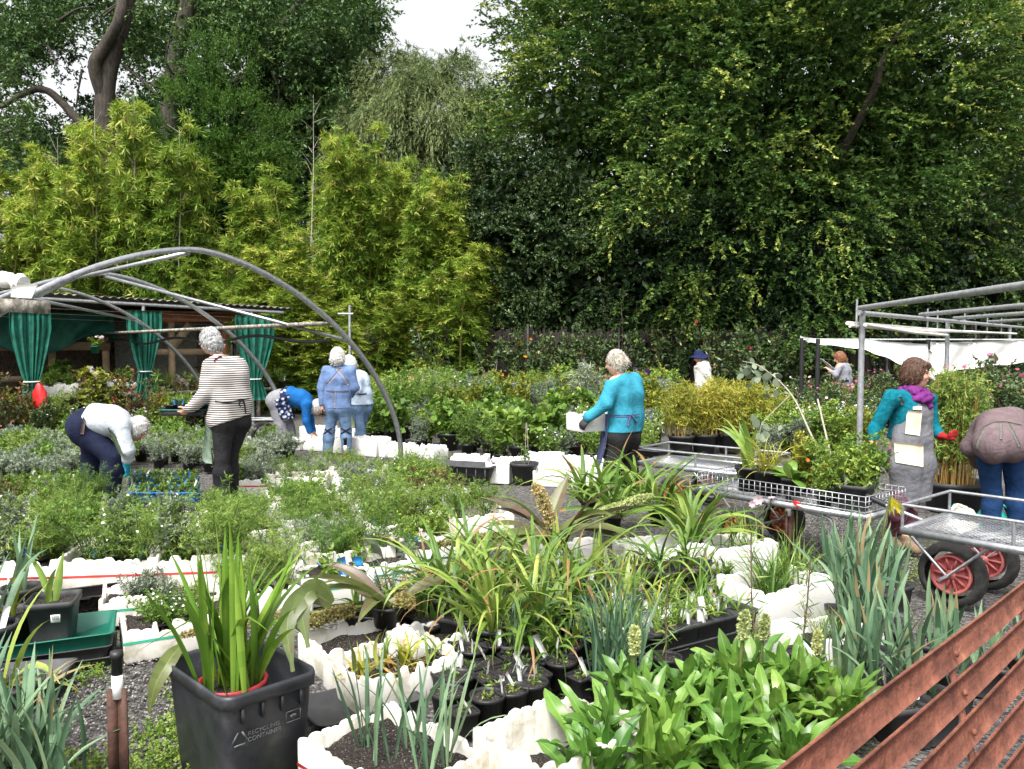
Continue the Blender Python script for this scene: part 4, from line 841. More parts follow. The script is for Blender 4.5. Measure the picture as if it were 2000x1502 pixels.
# canes and posts among roses
# ---- rhododendrons in pots along the fence
def rhodo(px, base, h, r, label, n=7, fl=None, pot=P_XL, lean=1., bf=.45, ps=1., lm=None, stem=PALET, m=15):
    pr = shrub(h, r, n, m, 10, .11, .048, lm or L_RHO, .22, .05, .75, tm=.5, stem=stem, st_r=.016, basefree=bf, lean=lean, fl=fl, nfl=4 if fl else 0, fs=.06, flat=.1, tip=.35)
    return put('rhododendron', pr, P(px, base), label, 'shrub', None, s=1, pot=pot, tilt=.02)
RH = [(735, 792, .95, .5, 'low potted rhododendron under the pale gauze beside the hoop', None), (765, 800, 1.0, .45, 'potted rhododendron with an orange bloom in a wide black pot', F_O), (798, 797, 1.15, .45, 'bushy potted rhododendron beside the terracotta block', None), (838, 806, 1.55, .45, 'tall open potted rhododendron with forked pale trunk in a tilted pot', F_R), (868, 804, 1.5, .35, 'slim potted rhododendron with white tag on its stem', F_R)]
for px, b, h, r, lb, fl in RH: rhodo(px, b, h*1.1, r, lb, fl=fl, ps=.8, n=8, m=20)
rhodo(953, 806, 1.75, .5, 'pale bare trunked shrub with a small leafy top against the dark hedge', n=5, bf=.6, lm=L_RHO)
for px, b, h, r, lb, fl in ((1030, 806, 1.35, .6, 'rhododendron with orange flowers behind the middle bed', F_O), (1085, 806, 1.2, .55, 'dull green rhododendron next to the orange flowered one', None), (1160, 804, 1.5, .6, 'rhododendron right behind the head of the turquoise shirt woman', None), (1195, 796, 2.2, .75, 'tallest round topped rhododendron above the turquoise shirt woman', None), (1265, 800, 1.35, .65, 'rhododendron between the turquoise shirt woman and the navy hat', None), (1320, 800, 1.5, .6, 'rhododendron with thin bare canes beside the navy hat', F_R), (1420, 806, 1.45, .75, 'wide rhododendron with bronze leaves just past the navy hat', F_R), (1485, 802, 1.4, .7, 'bronze leaved rhododendron between the navy hat and the black posts', F_O), (1535, 800, 1.2, .6, 'low rhododendron at the foot of the black posts', None), (1600, 800, 1.2, .6, 'rhododendron beside the woman reading white papers', None)):
    rhodo(px, b, h*1.28, r*1.15, lb, n=15, fl=fl, bf=.1, stem=TWIG, m=30)
tag(MB().box((0, 0, .14), (.16, .1, .28)).build('terracotta_block', surf('terracotta', (.3, .11, .06), (.4, .17, .1), 9, .8), loc=tuple(P(783, 803)+np.array([0, 0, .25]))), 'terracotta block standing between two black pots by the fence', 'block')
tag(MB().beam(P(700, 808)+np.array([0, 0, .16]), P(905, 812)+np.array([0, 0, .16]), .7, .16).build('pot_bench', OLDWOOD), 'low grey timber ledge under the pots by the fence', 'ledge')
put('violet_shrub', shrub(.75, .4, 10, 14, 10, .06, .03, L_RHO, .18, .1, .8, tm=.5, stem=TWIG, fl=F_V, nfl=26, fs=.08), P(1270, 818), 'shrub with large violet flowers beside the turquoise shirt woman', 'shrub', pot=P_XL)
put('silver_spire_plant', [('leaves', fromparts([T(twigs(np.array([[0, 0, z] for z in np.linspace(.25, 1.05, 20)]), rdir(20)*.1+np.array([0, 0, .2]), .05, 16, .11, .016, 1.2, .2), (dx, dy, dz), 0) for dx, dy, dz in ((0, 0, .1), (.15, .05, 0), (-.14, .02, .05), (.28, 0, -.1), (-.26, .05, -.1), (.05, .15, 0))]).me('leaves', L_GREY, tint=True))], P(1140, 850), 'clump of silver grey upright spires left of the turquoise shirt woman', 'plant', pot=P_L)
# ---- potted bamboo hedge in the centre right
def bamboo_pot(h, n, r, lm, L=.09, W=.012):
    st = MB(); fo = []
    for k in range(n):
        a = rng.random()*6.28; q = r*math.sqrt(rng.random()); hh = h*rng.uniform(.75, 1.05); p0 = np.array([math.cos(a)*q, math.sin(a)*q, 0]); p1 = p0+np.array([rng.normal()*.07, rng.normal()*.07, hh]); st.tube([p0, (p0+p1)/2, p1], [.005, .004, .002], 5)
        m = 16; t = rng.uniform(.3, 1, m); fo.append(twigs(p0+(p1-p0)*t[:, None], rdir(m, .3), .15, 12, L, W, .8, .3, .1, .5+rng.normal(size=m)*.2, 0, .2))
    return [('cane', st.me('cane', surf('orange_cane', (.3, .16, .04), (.42, .28, .08), 5, .5), True)), ('foliage', fromparts(fo).me('foliage', lm, tint=True))]
for px, b, h, lb in ((1330, 888, .98, 'potted bamboo with orange canes nearest the turquoise shirt woman'), (1375, 885, 1.0, 'potted bamboo with orange canes, second of the row behind the empty trolley'), (1425, 883, 1.02, 'potted bamboo with orange canes, third of the row behind the empty trolley'), (1472, 880, .95, 'potted bamboo with orange canes, last of the row beside the fallen branch'), (1400, 870, 1.05, 'yellow potted bamboo standing behind the row of bamboo pots')):
    put('potted_bamboo', bamboo_pot(h*.8, 34, .2, L_YEL), P(px, b), lb, 'bamboo', pot=P_XL, s=1)
put('potted_bamboo', bamboo_pot(1.1, 90, .2, L_FINE, .05, .014), P(1862, 1000), 'tall dense fine leaved bamboo in a black tub behind the purple scarf woman', 'bamboo', pot=POT(.3, .32, mat=BLKD))
# ---- plants in front of the shed
put('broad_leaved_shrub', shrub(1.0, .35, 7, 9, 9, .17, .08, L_FRESH, .2, .3, .7, tm=.5, st_r=.01, basefree=.3)+[('flower', flowers([(-.2, -.2, .55), (.1, -.25, .75), (.25, -.1, .6)], .1, F_Y))], P(110, 850), 'large leaved shrub with yellowing leaves beside the green curtain', 'shrub', pot=P_L, s=1.1)
put('small_maple', shrub(1.0, .36, 8, 10, 10, .1, .08, L_YEL, .16, .3, .6, tm=.2, st_r=.012, basefree=.62, stem=PALET), P(196, 855), 'yellow green maple like small tree on a pale stem', 'tree', pot=P_L, s=1.05)
put('lily_plant', [('stem', MB().tube([(0, 0, 0), (0, 0, .95)], .008, 6).me('stem', STEM)), ('leaves', fromparts([twigs(np.array([[0, 0, z] for z in np.linspace(.3, .95, 26)]), np.tile([0, 0, 1.], (26, 1)), .03, 6, .13, .03, 1.5, .3, tint=np.full(26, .7))]).me('leaves', L_FRESH, tint=True))], P(310, 850), 'upright leafy lily stem in front of the timber cabin', 'plant', pot=P_L)
for i, px in enumerate((95, 140, 195, 240)):
    u = su(px); foam(tuple(sp(u, .05, .742)), math.atan2(SX[1], SX[0]), 'clean white foam box on the shed bench', (1, 3, 5, 7)[i], 'white foam boxes on the shed bench', 1.05)
    plant('herb', tuple(sp(u, .05, .78)), 'in the white boxes on the shed bench', .9, P_M, .5, 0)
for i, px in enumerate((330, 375, 420, 520, 550)):
    u = su(px); plant('herbw' if i % 2 else 'grassy', tuple(sp(u, .0, .742)), 'on the shed bench below the timber cabin', 1, P_M, .6, 0)
put('hanging_pot_plant', shrub(.2, .12, 5, 5, 8, .05, .03, L_FRESH, .1, fl=F_PALE, nfl=12, fs=.03), tuple(Q(186, 690, 14.8)), 'small green hanging pot with pale pink flowers by the hoop', 'plant', pot=POT(.08, .13, mat=GTRAY), s=1.)
# ============================================================ trolleys
def wheel(parent, c, r, w, ax, hubm):
    """hub with spokes, tyre as its child; ax: axle direction"""
    ax = nrm(np.array(ax, float)); M = np.stack([nrm(np.cross((0, 0, 1), ax)), np.array([0, 0, 1.]), ax], 1)
    h = MB(); h.lathe([(.0, w*.3), (r*.13, w*.3), (r*.16, w*.12), (r*.5, w*.02), (r*.52, w*.3), (r*.6, w*.36), (r*.6, -w*.36), (r*.52, -w*.3), (r*.5, -w*.02), (r*.16, -w*.12), (r*.13, -w*.3), (0, -w*.3)], 28)
    for k in range(10):
        a = k*PI/5
        for s in (1, -1): h.beam((math.cos(a)*r*.14, math.sin(a)*r*.14, s*w*.1), (math.cos(a)*r*.53, math.sin(a)*r*.53, s*w*.12), .014, w*.28, up=(0, 0, 1))
    h.V = [v@M.T for v in h.V]; ho = h.build('wheel', hubm, parent, False, loc=tuple(c))
    t = MB(); n = 12; prof = []
    for k in range(n+1):
        a = -PI*.62+2*PI*.62*k/n; prof.append((r*.8+r*.2*math.cos(a) if abs(a) < PI/2 else r*.8+r*.2*math.cos(a), math.sin(a)*w*.5))
    t.lathe(prof, 48); V = t.V[0].reshape(n+1, 48, 3); tread = 1+.016*(np.arange(48) % 2)[None]*(np.abs(np.arange(n+1)-n/2) < 4)[:, None]; V[..., :2] *= tread[..., None]; t.V[0] = V.reshape(-1, 3)@M.T
    t.build('tyre', RUBBER, ho)
def trolley(name, label, c0, ang, L, Wd, z, rail, mesh_h, hubm, wx=.35, wr=.2, legx=None, handle=0, railm=None, hub_side=0, inset=-.03):
    """c0: ground point under the deck corner nearest the camera; +x along the length, +y away"""
    t = thing(name, label, 'trolley', (c0[0], c0[1], 0), ang)
    f = MB()
    for a, b in (((0, 0), (L, 0)), ((L, 0), (L, Wd)), ((L, Wd), (0, Wd)), ((0, Wd), (0, 0))): f.beam((a[0], a[1], z), (b[0], b[1], z), .03, .045)
    for x in (L*.33, L*.66): f.beam((x, .015, z-.012), (x, Wd-.015, z-.012), .025, .02)
    f.build('deck_frame', GALV, t)
    m = MB(); s = .05; zz = z+.012
    nx = int((L+Wd)/s)
    for k in range(nx):
        for sg in (1, -1):
            # diagonal strand clipped to the deck
            x0 = k*s-(Wd if sg > 0 else 0); pts = []
            y0, y1 = 0., Wd; xa, xb = (x0, x0+Wd) if sg > 0 else (k*s, k*s-Wd)
            ta, tb_ = 0., 1.; dx = xb-xa
            for lim, lo in ((0, True), (L, False)):
                q = (lim-xa)/dx; 
                if (dx > 0) == lo: ta = max(ta, q)
                else: tb_ = min(tb_, q)
            if tb_-ta < .02: continue
            m.beam((xa+dx*ta, Wd*ta, zz+.001*sg), (xa+dx*tb_, Wd*tb_, zz+.001*sg), .004, .003)
    m.build('mesh_deck', GALV, t)
    if rail:
        r = MB(); zr = z+rail; r.tube([(0, .0, zr), (L, 0, zr)], .011, 8).tube([(L, 0, zr), (L, Wd, zr)], .011, 8).tube([(L, Wd, zr), (0, Wd, zr)], .011, 8).tube([(0, Wd, zr), (0, 0, zr)], .011, 8)
        for x in (0, L*.5, L):
            for y in (0, Wd): r.tube([(x, y, z), (x, y, zr)], .011, 8)
        r.build('rail', GALV, t)
    if mesh_h:
        g = MB(); n = int(L/.05); zt = z+mesh_h
        for y in (0, Wd):
            for k in range(n+1): g.beam((L*k/n, y, z), (L*k/n, y, zt), .004, .004, up=(1, 0, 0))
            for q in range(4): g.beam((0, y, z+mesh_h*(q+1)/4), (L, y, z+mesh_h*(q+1)/4), .006 if q == 3 else .004, .006 if q == 3 else .004)
        n = int(Wd/.05)
        for x in (0, L):
            for k in range(1, n): g.beam((x, Wd*k/n, z), (x, Wd*k/n, zt), .004, .004, up=(1, 0, 0))
            for q in range(4): g.beam((x, 0, z+mesh_h*(q+1)/4), (x, Wd, z+mesh_h*(q+1)/4), .005, .005)
        g.build('wire_mesh', GALV, t)
    xw = L*wx; MB().tube([(xw, -.06, wr), (xw, Wd+.06, wr)], .012, 8).build('axle', GALV, t)
    for y in (inset, Wd-inset*.3): wheel(t, (xw, y, wr), wr, wr*.55, (0, 1, 0), hubm)
    for y in (.06, Wd-.06):
        MB().tube([(xw-.25, y, z-.02), (xw, y, wr), (xw+.25, y, z-.02)], .011, 8).build('wheel_strut', GALV, t)
    if legx is not None:
        for y in (.03, Wd-.03): MB().tube(cr([(L*legx, y, 0), (L*legx, y, z*.75), (L*legx-.05, y, z-.05), (L*legx-.2, y, z-.03)], 5), .014, 8).build('leg', GALV, t)
        MB().tube([(L*legx, .03, z*.2), (L*legx, Wd-.03, z*.2)], .011, 8).build('leg_bar', GALV, t)
    if handle:
        x0 = L if handle > 0 else 0; s = 1 if handle > 0 else -1
        MB().tube([(x0, Wd*.5, z+.0), (x0+s*.3, Wd*.5, z+.08), (x0+s*.42, Wd*.5, z+.12)], .014, 8).build('handle_bar', GALV, t)
        MB().tube([(x0+s*.28, Wd*.5, z+.075), (x0+s*.43, Wd*.5, z+.123)], .022, 8).build('grip', BLK, t)
    return t
_a = P(1690, 1012, .45); _b = P(1362, 957, .45); _d = _b-_a
A_LOAD = math.atan2(_d[1], _d[0])+PI          # x axis runs from far-left end to the near-right end
TL = trolley('garden_trolley', 'loaded garden trolley with wire mesh sides full of potted plants', _b, A_LOAD, np.linalg.norm(_d), .62, .45, 0, .15, ORHUB, .3, .19, .82, 0)
def ontrolley(u, v, z=.47):
    c, s = math.cos(A_LOAD), math.sin(A_LOAD); return (_b[0]+c*u-s*v, _b[1]+s*u+c*v, z)
c2 = P(1243, 905, .45); trolley('garden_trolley', 'empty grey mesh trolley with rust orange hubs behind the arching green leaves', c2, A_LOAD+.15, 1.35, .65, .45, .16, 0, ORHUB, .35, .19, .85)
t = thing('seed_tray', 'black seed tray with empty pots on the empty mesh trolley', 'tray', tuple(P(1262, 885, .47)), A_LOAD+.15); MB().sq([(.15, 0), (.17, .05), (.175, .05), (.165, .05), (.145, .012), (0, .01)], 4, aspect=1.5).build('body', BLKD, t)
c3 = P(1762, 1036, .47); trolley('garden_trolley', 'galvanised mesh trolley with pinkish red wheel hubs near the mauve jacket person', c3, -.86, 1.3, .75, .47, .17, 0, REDHUB, .2, .21, None, -1, inset=.15)
t = thing('wheelbarrow_trolley', 'small trolley with a black tyre between the striped shirt woman and blue cardigan', 'trolley', tuple(P(515, 872)), .2)
wheel(t, (0, 0, .2), .2, .1, (-.4, 1, 0), GALV)
b = MB(); b.tube([(0, .08, .2), (-.35, .08, .42), (.5, .1, .47)], .012, 6).tube([(0, -.08, .2), (-.35, -.08, .42), (.5, -.1, .47)], .012, 6).tube([(-.35, -.08, .42), (-.38, -.1, 0)], .012, 6).tube([(-.5, -.2, .45), (.4, -.2, .45)], .012, 6).tube([(-.5, .2, .45), (.4, .2, .45)], .012, 6); b.build('frame', GALVP, t)
# load of the trolley
put('broad_strap_plant', strap(7, .5, .07, L_STRAP, elev=74, elevj=14, curve=45, curvej=35, base=.03, fold=.3, tintr=(.55, .95)), ontrolley(.35, .25), 'pale green broad strap plant on the loaded trolley', 'plant', pot=P_L, rz=1.2)
put('golden_grass', [('leaves', fromparts([blades(90, .36, .008, L_YEL and 60, 16, 70, base=.04, seg=6)]).me('leaves', L_YEL, tint=True))], ontrolley(.55, .2), 'golden fine leaved grass on the loaded trolley', 'grass', pot=P_L)
put('rosette_plant', strap(12, .24, .1, L_BROAD, elev=28, elevj=12, curve=45, base=.02, widest=.55, tip=2.2, tintr=(.3, .7)), ontrolley(.8, .15, .5), 'flat broad leaved rosette spilling over the trolley mesh', 'plant', pot=P_MS)
put('ferny_plant', S['tallfine'][0], ontrolley(1.05, .3), 'ferny green plant on the loaded trolley beside the red glove', 'plant', pot=P_L, s=.52, lab=1)
put('ferny_plant', S['tallherb'][1], ontrolley(.9, .45), 'leafy green plant standing in the middle of the loaded trolley', 'plant', pot=P_L, s=.5, lab=1)
put('ferny_plant', S['tallherb'][2], ontrolley(1.25, .4), 'green plant in the black pot at the loaded trolley corner', 'plant', pot=P_L, s=.55, lab=1)
put('young_plant', S['herb'][0], ontrolley(1.3, .15), 'young plant with white labels at the near corner of the loaded trolley', 'plant', pot=P_LS, s=1, lab=1)
put('young_plant', S['tallyel'][0], ontrolley(.7, .48), 'yellow green plant at the far side of the loaded trolley', 'plant', pot=P_L, s=.5)
put('young_plant', S['orangeherb'][0], ontrolley(1.1, .08), 'young plant with an orange flower by the trolley mesh', 'plant', pot=P_L, s=.5)
# long branch with round leaves
br = thing('gum_branch', 'long bare cut branch with round grey green leaves at its raised tip', 'branch', tuple(ontrolley(1.1, .35, .5)))
bo_ = np.array(br.location); e1 = Q(1545, 770, 7.2)-bo_; e2 = Q(1450, 705, 7.4)-bo_; e0 = np.zeros(3)
pts = cr([e0, e1*.55, e1, e1*.4+e2*.6+np.array([0, 0, .06]), e2], 8); MB().tube(pts, np.linspace(.011, .003, len(pts)), 6).tube([e1, e1+np.array([-.25, 0, -.25]), e1+np.array([-.3, 0, -.45])], [.005, .004, .002], 5).build('stem', PALET, br, True)
n = 46; tt = rng.random(n)**.7; pp_ = e1+(e2-e1)*tt[:, None]+rng.normal(size=(n, 3))*.05; pp_[:, 2] -= .04; q = rng.random(n) < .3; pp_[q] = e1+np.array([-.28, 0, -.3])+rng.normal(size=(q.sum(), 3))*np.array([.06, .06, .12])
bb = MB(); d = rdir(n); d[:, 2] -= .3; N = nrm(rng.normal(size=(n, 3))+np.array([0, -1.2, .3])); d = nrm(d-N*(d*N).sum(1)[:, None]); sd = np.cross(d, N); k = 8; a = np.arange(k)*2*PI/k; sz = rng.uniform(.028, .048, n)
V = pp_[:, None]+sz[:, None, None]*(d[:, None]*(1+np.cos(a))[None, :, None]+sd[:, None]*np.sin(a)[None, :, None]*.85); F = np.arange(n*k).reshape(n, k)
link('leaves', mesh('leaves', V.reshape(-1, 3), [F], L_GREY, tint=rng.uniform(.1, .6, n)), br)
tag(MB().tube([ontrolley(1.0, .5, .5), Q(1597, 780, 7.4)], .009, 6).build('bamboo_cane', PALET), 'bare thin cane leaning beside the long cut branch', 'cane')

# ============================================================ big black tub with sword leaves
f0, f1 = P(436, 1376, .42), P(626, 1314, .42); ang = math.atan2(f1[1]-f0[1], f1[0]-f0[0]); fw = np.linalg.norm(f1-f0); ln = .55
u = np.array([math.cos(ang), math.sin(ang), 0]); v = np.array([-u[1], u[0], 0]); TC = f0+u*fw/2+v*ln/2
tub = thing('recycling_tub', 'large black plastic recycling tub holding a red pot of tall green sword leaves', 'tub', (TC[0], TC[1], 0), ang)
hw = ln/2; asp = fw/ln; b = MB(); b.sq([(hw*.8, 0), (hw*.82, .008), (hw*.94, .375), (hw*.945, .38), (hw*1.0, .383), (hw*1.005, .42), (hw*.99, .432), (hw*.955, .432), (hw*.93, .42), (hw*.8, .03), (.001, .025)], 7, aspect=asp, rc=.24)
TUBM = surf('tub_plastic', (.014, .0155, .019), (.028, .03, .036), 7, .42, bump=.06, bscale=120, c3=(.06, .06, .062), contrast=(.36, .55), detail=8)
b.build('body', TUBM, tub, True)
for k in (-.6, -.2, .2, .6):
    MB().box((k*fw/2, -hw*.955, .35), (.012, .014, .06)).build('rib', TUBM, tub)
TXT = surf('faint_print', (.07, .072, .075), (.17, .172, .175), 30, .6)
def textmesh(body, size):
    cu = bpy.data.curves.new('lettering', 'FONT'); cu.body = body; cu.size = size; cu.extrude = .0004
    ob = bpy.data.objects.new('lettering', cu); COL.objects.link(ob); dg = bpy.context.evaluated_depsgraph_get(); me = bpy.data.meshes.new_from_object(ob.evaluated_get(dg)); bpy.data.objects.remove(ob)
    me.materials.clear(); me.materials.append(TXT); return me
slope = math.atan2(hw*.12, .37)
def onface(me, x, z, name='lettering'):
    y = -hw*(.82+.12*(z-.008)/.367)-.0025; o = link(name, me, tub, (x, y, z)); o.rotation_euler = (PI/2+slope, 0, 0); return o
onface(textmesh('RECYCLING\nCONTAINER', .024), -.095, .262)
tri = MB()
for k in range(3):
    a0, a1 = PI/2+k*2*PI/3+.25, PI/2+(k+1)*2*PI/3-.25
    tri.beam((.03*math.cos(a0), .03*math.sin(a0), 0), (.03*math.cos(a1), .03*math.sin(a1), 0), .007, .001)
onface(tri.me('logo', TXT), -.125, .258, 'logo')
fr = MB()
for a, b_ in (((0, 0), (.06, 0)), ((.06, 0), (.06, .042)), ((.06, .042), (0, .042)), ((0, .042), (0, 0))): fr.beam((*a, 0), (*b_, 0), .003, .001)
fr.beam((.03, .008, 0), (.03, .028, 0), .01, .001).beam((.018, .02, 0), (.042, .02, 0), .012, .001)
onface(fr.me('logo', TXT), .06, .258, 'logo')
gl = [('leaves', fromparts([blades(46, .6, .032, elev=76, elevj=11, curve=22, curvej=20, base=.055, seg=8, tip=2.6, widest=.35, fold=.28, tintr=(.25, .75), tipt=.1, kink=.06)]).me('leaves', L_GLAD, tint=True))]
put('sword_leaf_plant', gl, tuple(TC+np.array([-.02, -.02, .16]))[:2]+(.18,), 'tall bright green sword leaves in a red pot inside the black tub', 'plant', pot=POT(.125, .2, mat=TERRA), s=1.0, rz=.3)

# ============================================================ pineapple lilies
def spike(p0, p1, r=.035, mat=F_SP, n=520, stemr=.008, frac=.6):
    p0 = np.array(p0, float); p1 = np.array(p1, float); st = MB().tube(cr([p0, (p0+p1)/2+np.array([0, 0, .03]), p1], 6), stemr*1.3, 6).me('flower_stem', STEM, True)
    t = 1-frac*rng.random(n); c = p0+(p1-p0)*t[:, None]+np.array([0, 0, .03])*(4*t*(1-t))[:, None]; d = rdir(n); ax = nrm(p1-p0); d = nrm(d-ax*(d@ax)[:, None]+ax*.2); rr = r*np.sqrt(np.clip((1-t)/frac*4, .15, 1))
    V, F, tn = twigs(c+d*(rr*.3)[:, None], d, rr*.7, 4, .016, .012, .9)
    return [('flower_stem', st), ('flower', mesh('flower', V, F, mat, tint=tn))]
def pinlily(loc, label, nl, L, W, spikes, azs=None, elev=28, tintr=(.3, .85), rz=0):
    t = thing('pineapple_lily', label, 'plant', loc); pr = potparts(.1, .12)
    for n_, m in pr: link(n_, m, t)
    az = None if azs is None else np.array(azs)
    link('leaves', fromparts([T(blades(nl, L, W, elev=elev, elevj=12, curve=55, curvej=22, base=.03, seg=10, widest=.5, tip=2., fold=.35, az=az, tintr=tintr, bend=12, rib=.12), (0, 0, .1))]).me('leaves', L_PINE, True, True), t)
    for p1, r, m in spikes:
        for n_, me in spike((0, 0, .1), np.array(p1)-np.array(loc), r, m, frac=.85 if r > .045 else .6): link(n_, me, t)
l1 = P(1085, 1128); D1 = l1[1]
pinlily((l1[0], l1[1], .2), 'big pineapple lily with olive purple leaves and one upright golden flower spike', 17, .7, .1, [(Q(1044, 945, D1-.05), .05, F_SP), (Q(1275, 968, D1+.25), .035, F_SP2), (Q(845, 1066, D1-.1), .034, F_BR)], [0, .3, .6, -.4, 2.9, 3.3, 2.6, 3.6, -.9, 1.2, 4.2, 5.2, .1, 3.1, -.2, 3.8, .45])
l2 = P(760, 1262); D2 = l2[1]
pinlily((l2[0], l2[1], .12), 'pineapple lily with drooping olive brown flower spikes behind the black tub', 10, .55, .085, [(Q(592, 1222, D2-.25), .036, F_BR), (Q(805, 1180, D2-.2), .036, F_BR), (Q(800, 1148, D2+.15), .03, F_BR), (Q(355, 1240, D2-.2), .034, F_BR)], [3.1, 2.8, 3.4, 2.4, 3.8, 4.1, .3, 3.0, 3.25, 5.])
def ribbon(pts, W, n=16):
    c = cr(pts, 6); t = np.linspace(0, 1, len(c)); d = nrm(np.gradient(c, axis=0)); sd = nrm(np.cross(d, np.array([.25, -1, .35]))); w = (W/2*np.sin(np.clip(t*1.0+.06, 0, 1)**.9*PI*.97)**.7)[:, None]; nn = np.cross(sd, d)
    V = np.stack([c-sd*w+nn*w*.3, c-sd*w*.08, c+sd*w*.08, c+sd*w+nn*w*.3], 1); return V.reshape(-1, 3), gridf(len(c), 4, False), np.clip(np.tile([.55, .85, .7], len(c)-1)+rng.normal(size=(len(c)-1)*3)*.04, 0, 1)
DT = TC[1]
lb_ = thing('lily_leaf', 'two broad pale olive lily leaves hanging over the edge inside the black tub', 'leaf', tuple(Q(640, 1180, DT+.15))); o_ = np.array(lb_.location)
for pts in ([(648, 1180, .16), (605, 1160, .1), (562, 1210, .02), (572, 1312, -.06)], [(648, 1178, .16), (615, 1150, .12), (590, 1185, .06), (602, 1265, .0)]):
    V, F, tn = ribbon([Q(x, y, DT+z)-o_ for x, y, z in pts], .085); link('leaf', mesh('leaf', V, F, L_PINE, True, tn), lb_)
V, F, tn = ribbon([Q(x, y, DT-.02+z) for x, y, z in ((352, 1262, .12), (330, 1290, .02), (305, 1335, -.03), (291, 1392, -.05))], .065)
tag(link('lily_leaf', mesh('lily_leaf', V, F, L_PINE, True, tn)), 'single olive lily leaf hanging down outside the black tub over the gravel', 'leaf')

# ============================================================ strap leaved plants in the centre
def straplot(spots, where, n, L, W, lm=L_STRAP, pot=P_L, lab=.5, **k):
    k.setdefault('brown', .2)
    for px, py, z, lb in spots: put('strap_leaved_plant', strap(n, L, W, lm, **k), tuple(P(px, py)[:2])+(z,), lb+' '+where, 'plant', pot=pot, lab=lab, labs=1.2, tilt=.03)
kw = dict(elev=58, elevj=16, curve=88, curvej=28, base=.03, seg=9, tintr=(.15, .85), tipt=.15, kink=.12)
straplot([(870, 1238, .03, 'arching strap leaves nearest the olive flower spikes'), (960, 1290, .0, 'biggest arching strap leaved clump'), (1055, 1288, .0, 'strap leaved clump with orange dead blades'), (935, 1208, .03, 'strap leaved clump one step back'), (1040, 1220, .03, 'yellowish strap leaved clump below the big lily'), (1110, 1250, .0, 'strap leaved clump beside the white labels')], 'in the lily bed', 34, .66, .028, **kw)
straplot([(1085, 1180, .1, 'broad yellowing shoots'), (1170, 1200, .05, 'pale shoots in a tall pot'), (1215, 1230, .02, 'yellow tipped upright shoots')], 'under the pineapple lily', 8, .34, .035, pot=P_LS, lab=1, elev=78, elevj=9, curve=25, base=.02, seg=6, tintr=(.6, 1.))
kw2 = dict(elev=54, elevj=17, curve=80, curvej=25, base=.04, seg=9, tintr=(.25, .85), fold=.3)
straplot([(1195, 1080, .18, 'huge arching green clivia clump nearest the pineapple lily'), (1285, 1068, .18, 'huge arching green clivia clump in the middle'), (1240, 1035, .18, 'huge arching clump set back by the trolley wheel'), (1350, 1110, .1, 'long arching green clump spreading to the trolley'), (1150, 1052, .2, 'arching clump behind the golden flower spike')], 'before the mesh trolley', 34, .66, .044, pot=P_M, lab=0, **kw2)
straplot([(1345, 1172, .0, 'arching green leaves in the tall black pot'), (1290, 1180, .0, 'green strap leaves in a black pot beside the tall pot')], 'by the foam boxes', 18, .5, .024, pot=POT(.13, .25, 'sq', BLKD), lab=.6, **kw)
# clump of thin dark leaves
for px, py, lb in ((1180, 1372, 'thin upright dark green leaves nearest the white labels'), (1235, 1365, 'thin upright dark green leaves beside the broad lily leaves'), (1205, 1330, 'thin upright dark green leaves just behind')):
    put('iris_plant', strap(26, .42, .014, L_IRIS, elev=76, elevj=11, curve=28, base=.035, seg=6, tip=2.5, tintr=(.0, .5)), tuple(P(px, py)[:2])+(.0,), lb, 'plant', pot=P_M)
# foam boxes with lilies
def fbox(px, py, rz, L_, W_, H_, label, bite=.05, seed=1, tape=None, soil=.5, fm=None, z=0, scal=.05):
    c = P(px, py, z); pr = [('body', foam_mesh(L_, W_, H_, bite, seed, scal=scal).me('body', fm or FOAM))]
    if tape: pr.append(('tape', stripe(L_, W_, H_*.5, .014, tape)))
    if soil: pr.append(('soil', soilbox(L_, W_, H_*soil, seed)))
    return foam((c[0], c[1], z), rz, label, parts=pr)
bA = fbox(768, 1345, .62, .56, .4, .19, 'chunky white foam box of yellowing lilies right beside the black tub', .05, 3, fm=FOAMD)
cA = np.array(bA.location)
fbox(700, 1292, .62, .52, .38, .17, 'white foam box with bare soil behind the chunky one', .05, 4, fm=FOAMD)
fbox(860, 1282, .62, .5, .3, .17, 'white foam box with a broken corner among the strap leaves', .06, 14)
for i, (dx, dy) in enumerate(((-.18, .0), (-.05, .05), (.1, .02), (.2, -.05), (0, -.08))):
    c, s_ = math.cos(.62), math.sin(.62); put('yellowing_lily', strap(9, .2, .02, L_STRAP if i % 2 else L_YEL, elev=65, elevj=18, curve=50, base=.03, seg=6, tintr=(.3, 1.))+[('dead_leaves', fromparts([blades(7, .2, .018, 30, 15, 50, seg=5, base=.05)]).me('dead_leaves', L_STRAW, tint=True))], (cA[0]+c*dx-s_*dy, cA[1]+s_*dx+c*dy, .1), 'yellowing short lily leaves rooted in the chunky foam box', 'plant', 'yellowing lilies in the chunky foam box')
bC = foam((-.44, 2.98, 0), -.74, 'white foam box of dark soil with onion like leaves at the photo bottom', parts=[('body', foam_mesh(.6, .44, .22, .05, 8, scal=.06).me('body', FOAMD)), ('tape', stripe(.6, .44, .1, .014, TAPE_R)), ('soil', soilbox(.6, .44, .15, 8))])
for i, (x, y) in enumerate(((-.38, 3.02), (-.25, 2.92), (-.5, 2.95), (-.3, 2.82), (-.58, 3.08))):
    put('onion_plant', strap(7, .42, .015, L_IRIS, elev=74, elevj=12, curve=25, curvej=18, base=.03, seg=7, tip=3, tintr=(.2, .8)), (x, y, .15), 'thin blue green onion like leaves in the soil filled foam box', 'plant', 'onion like leaves in the soil box')
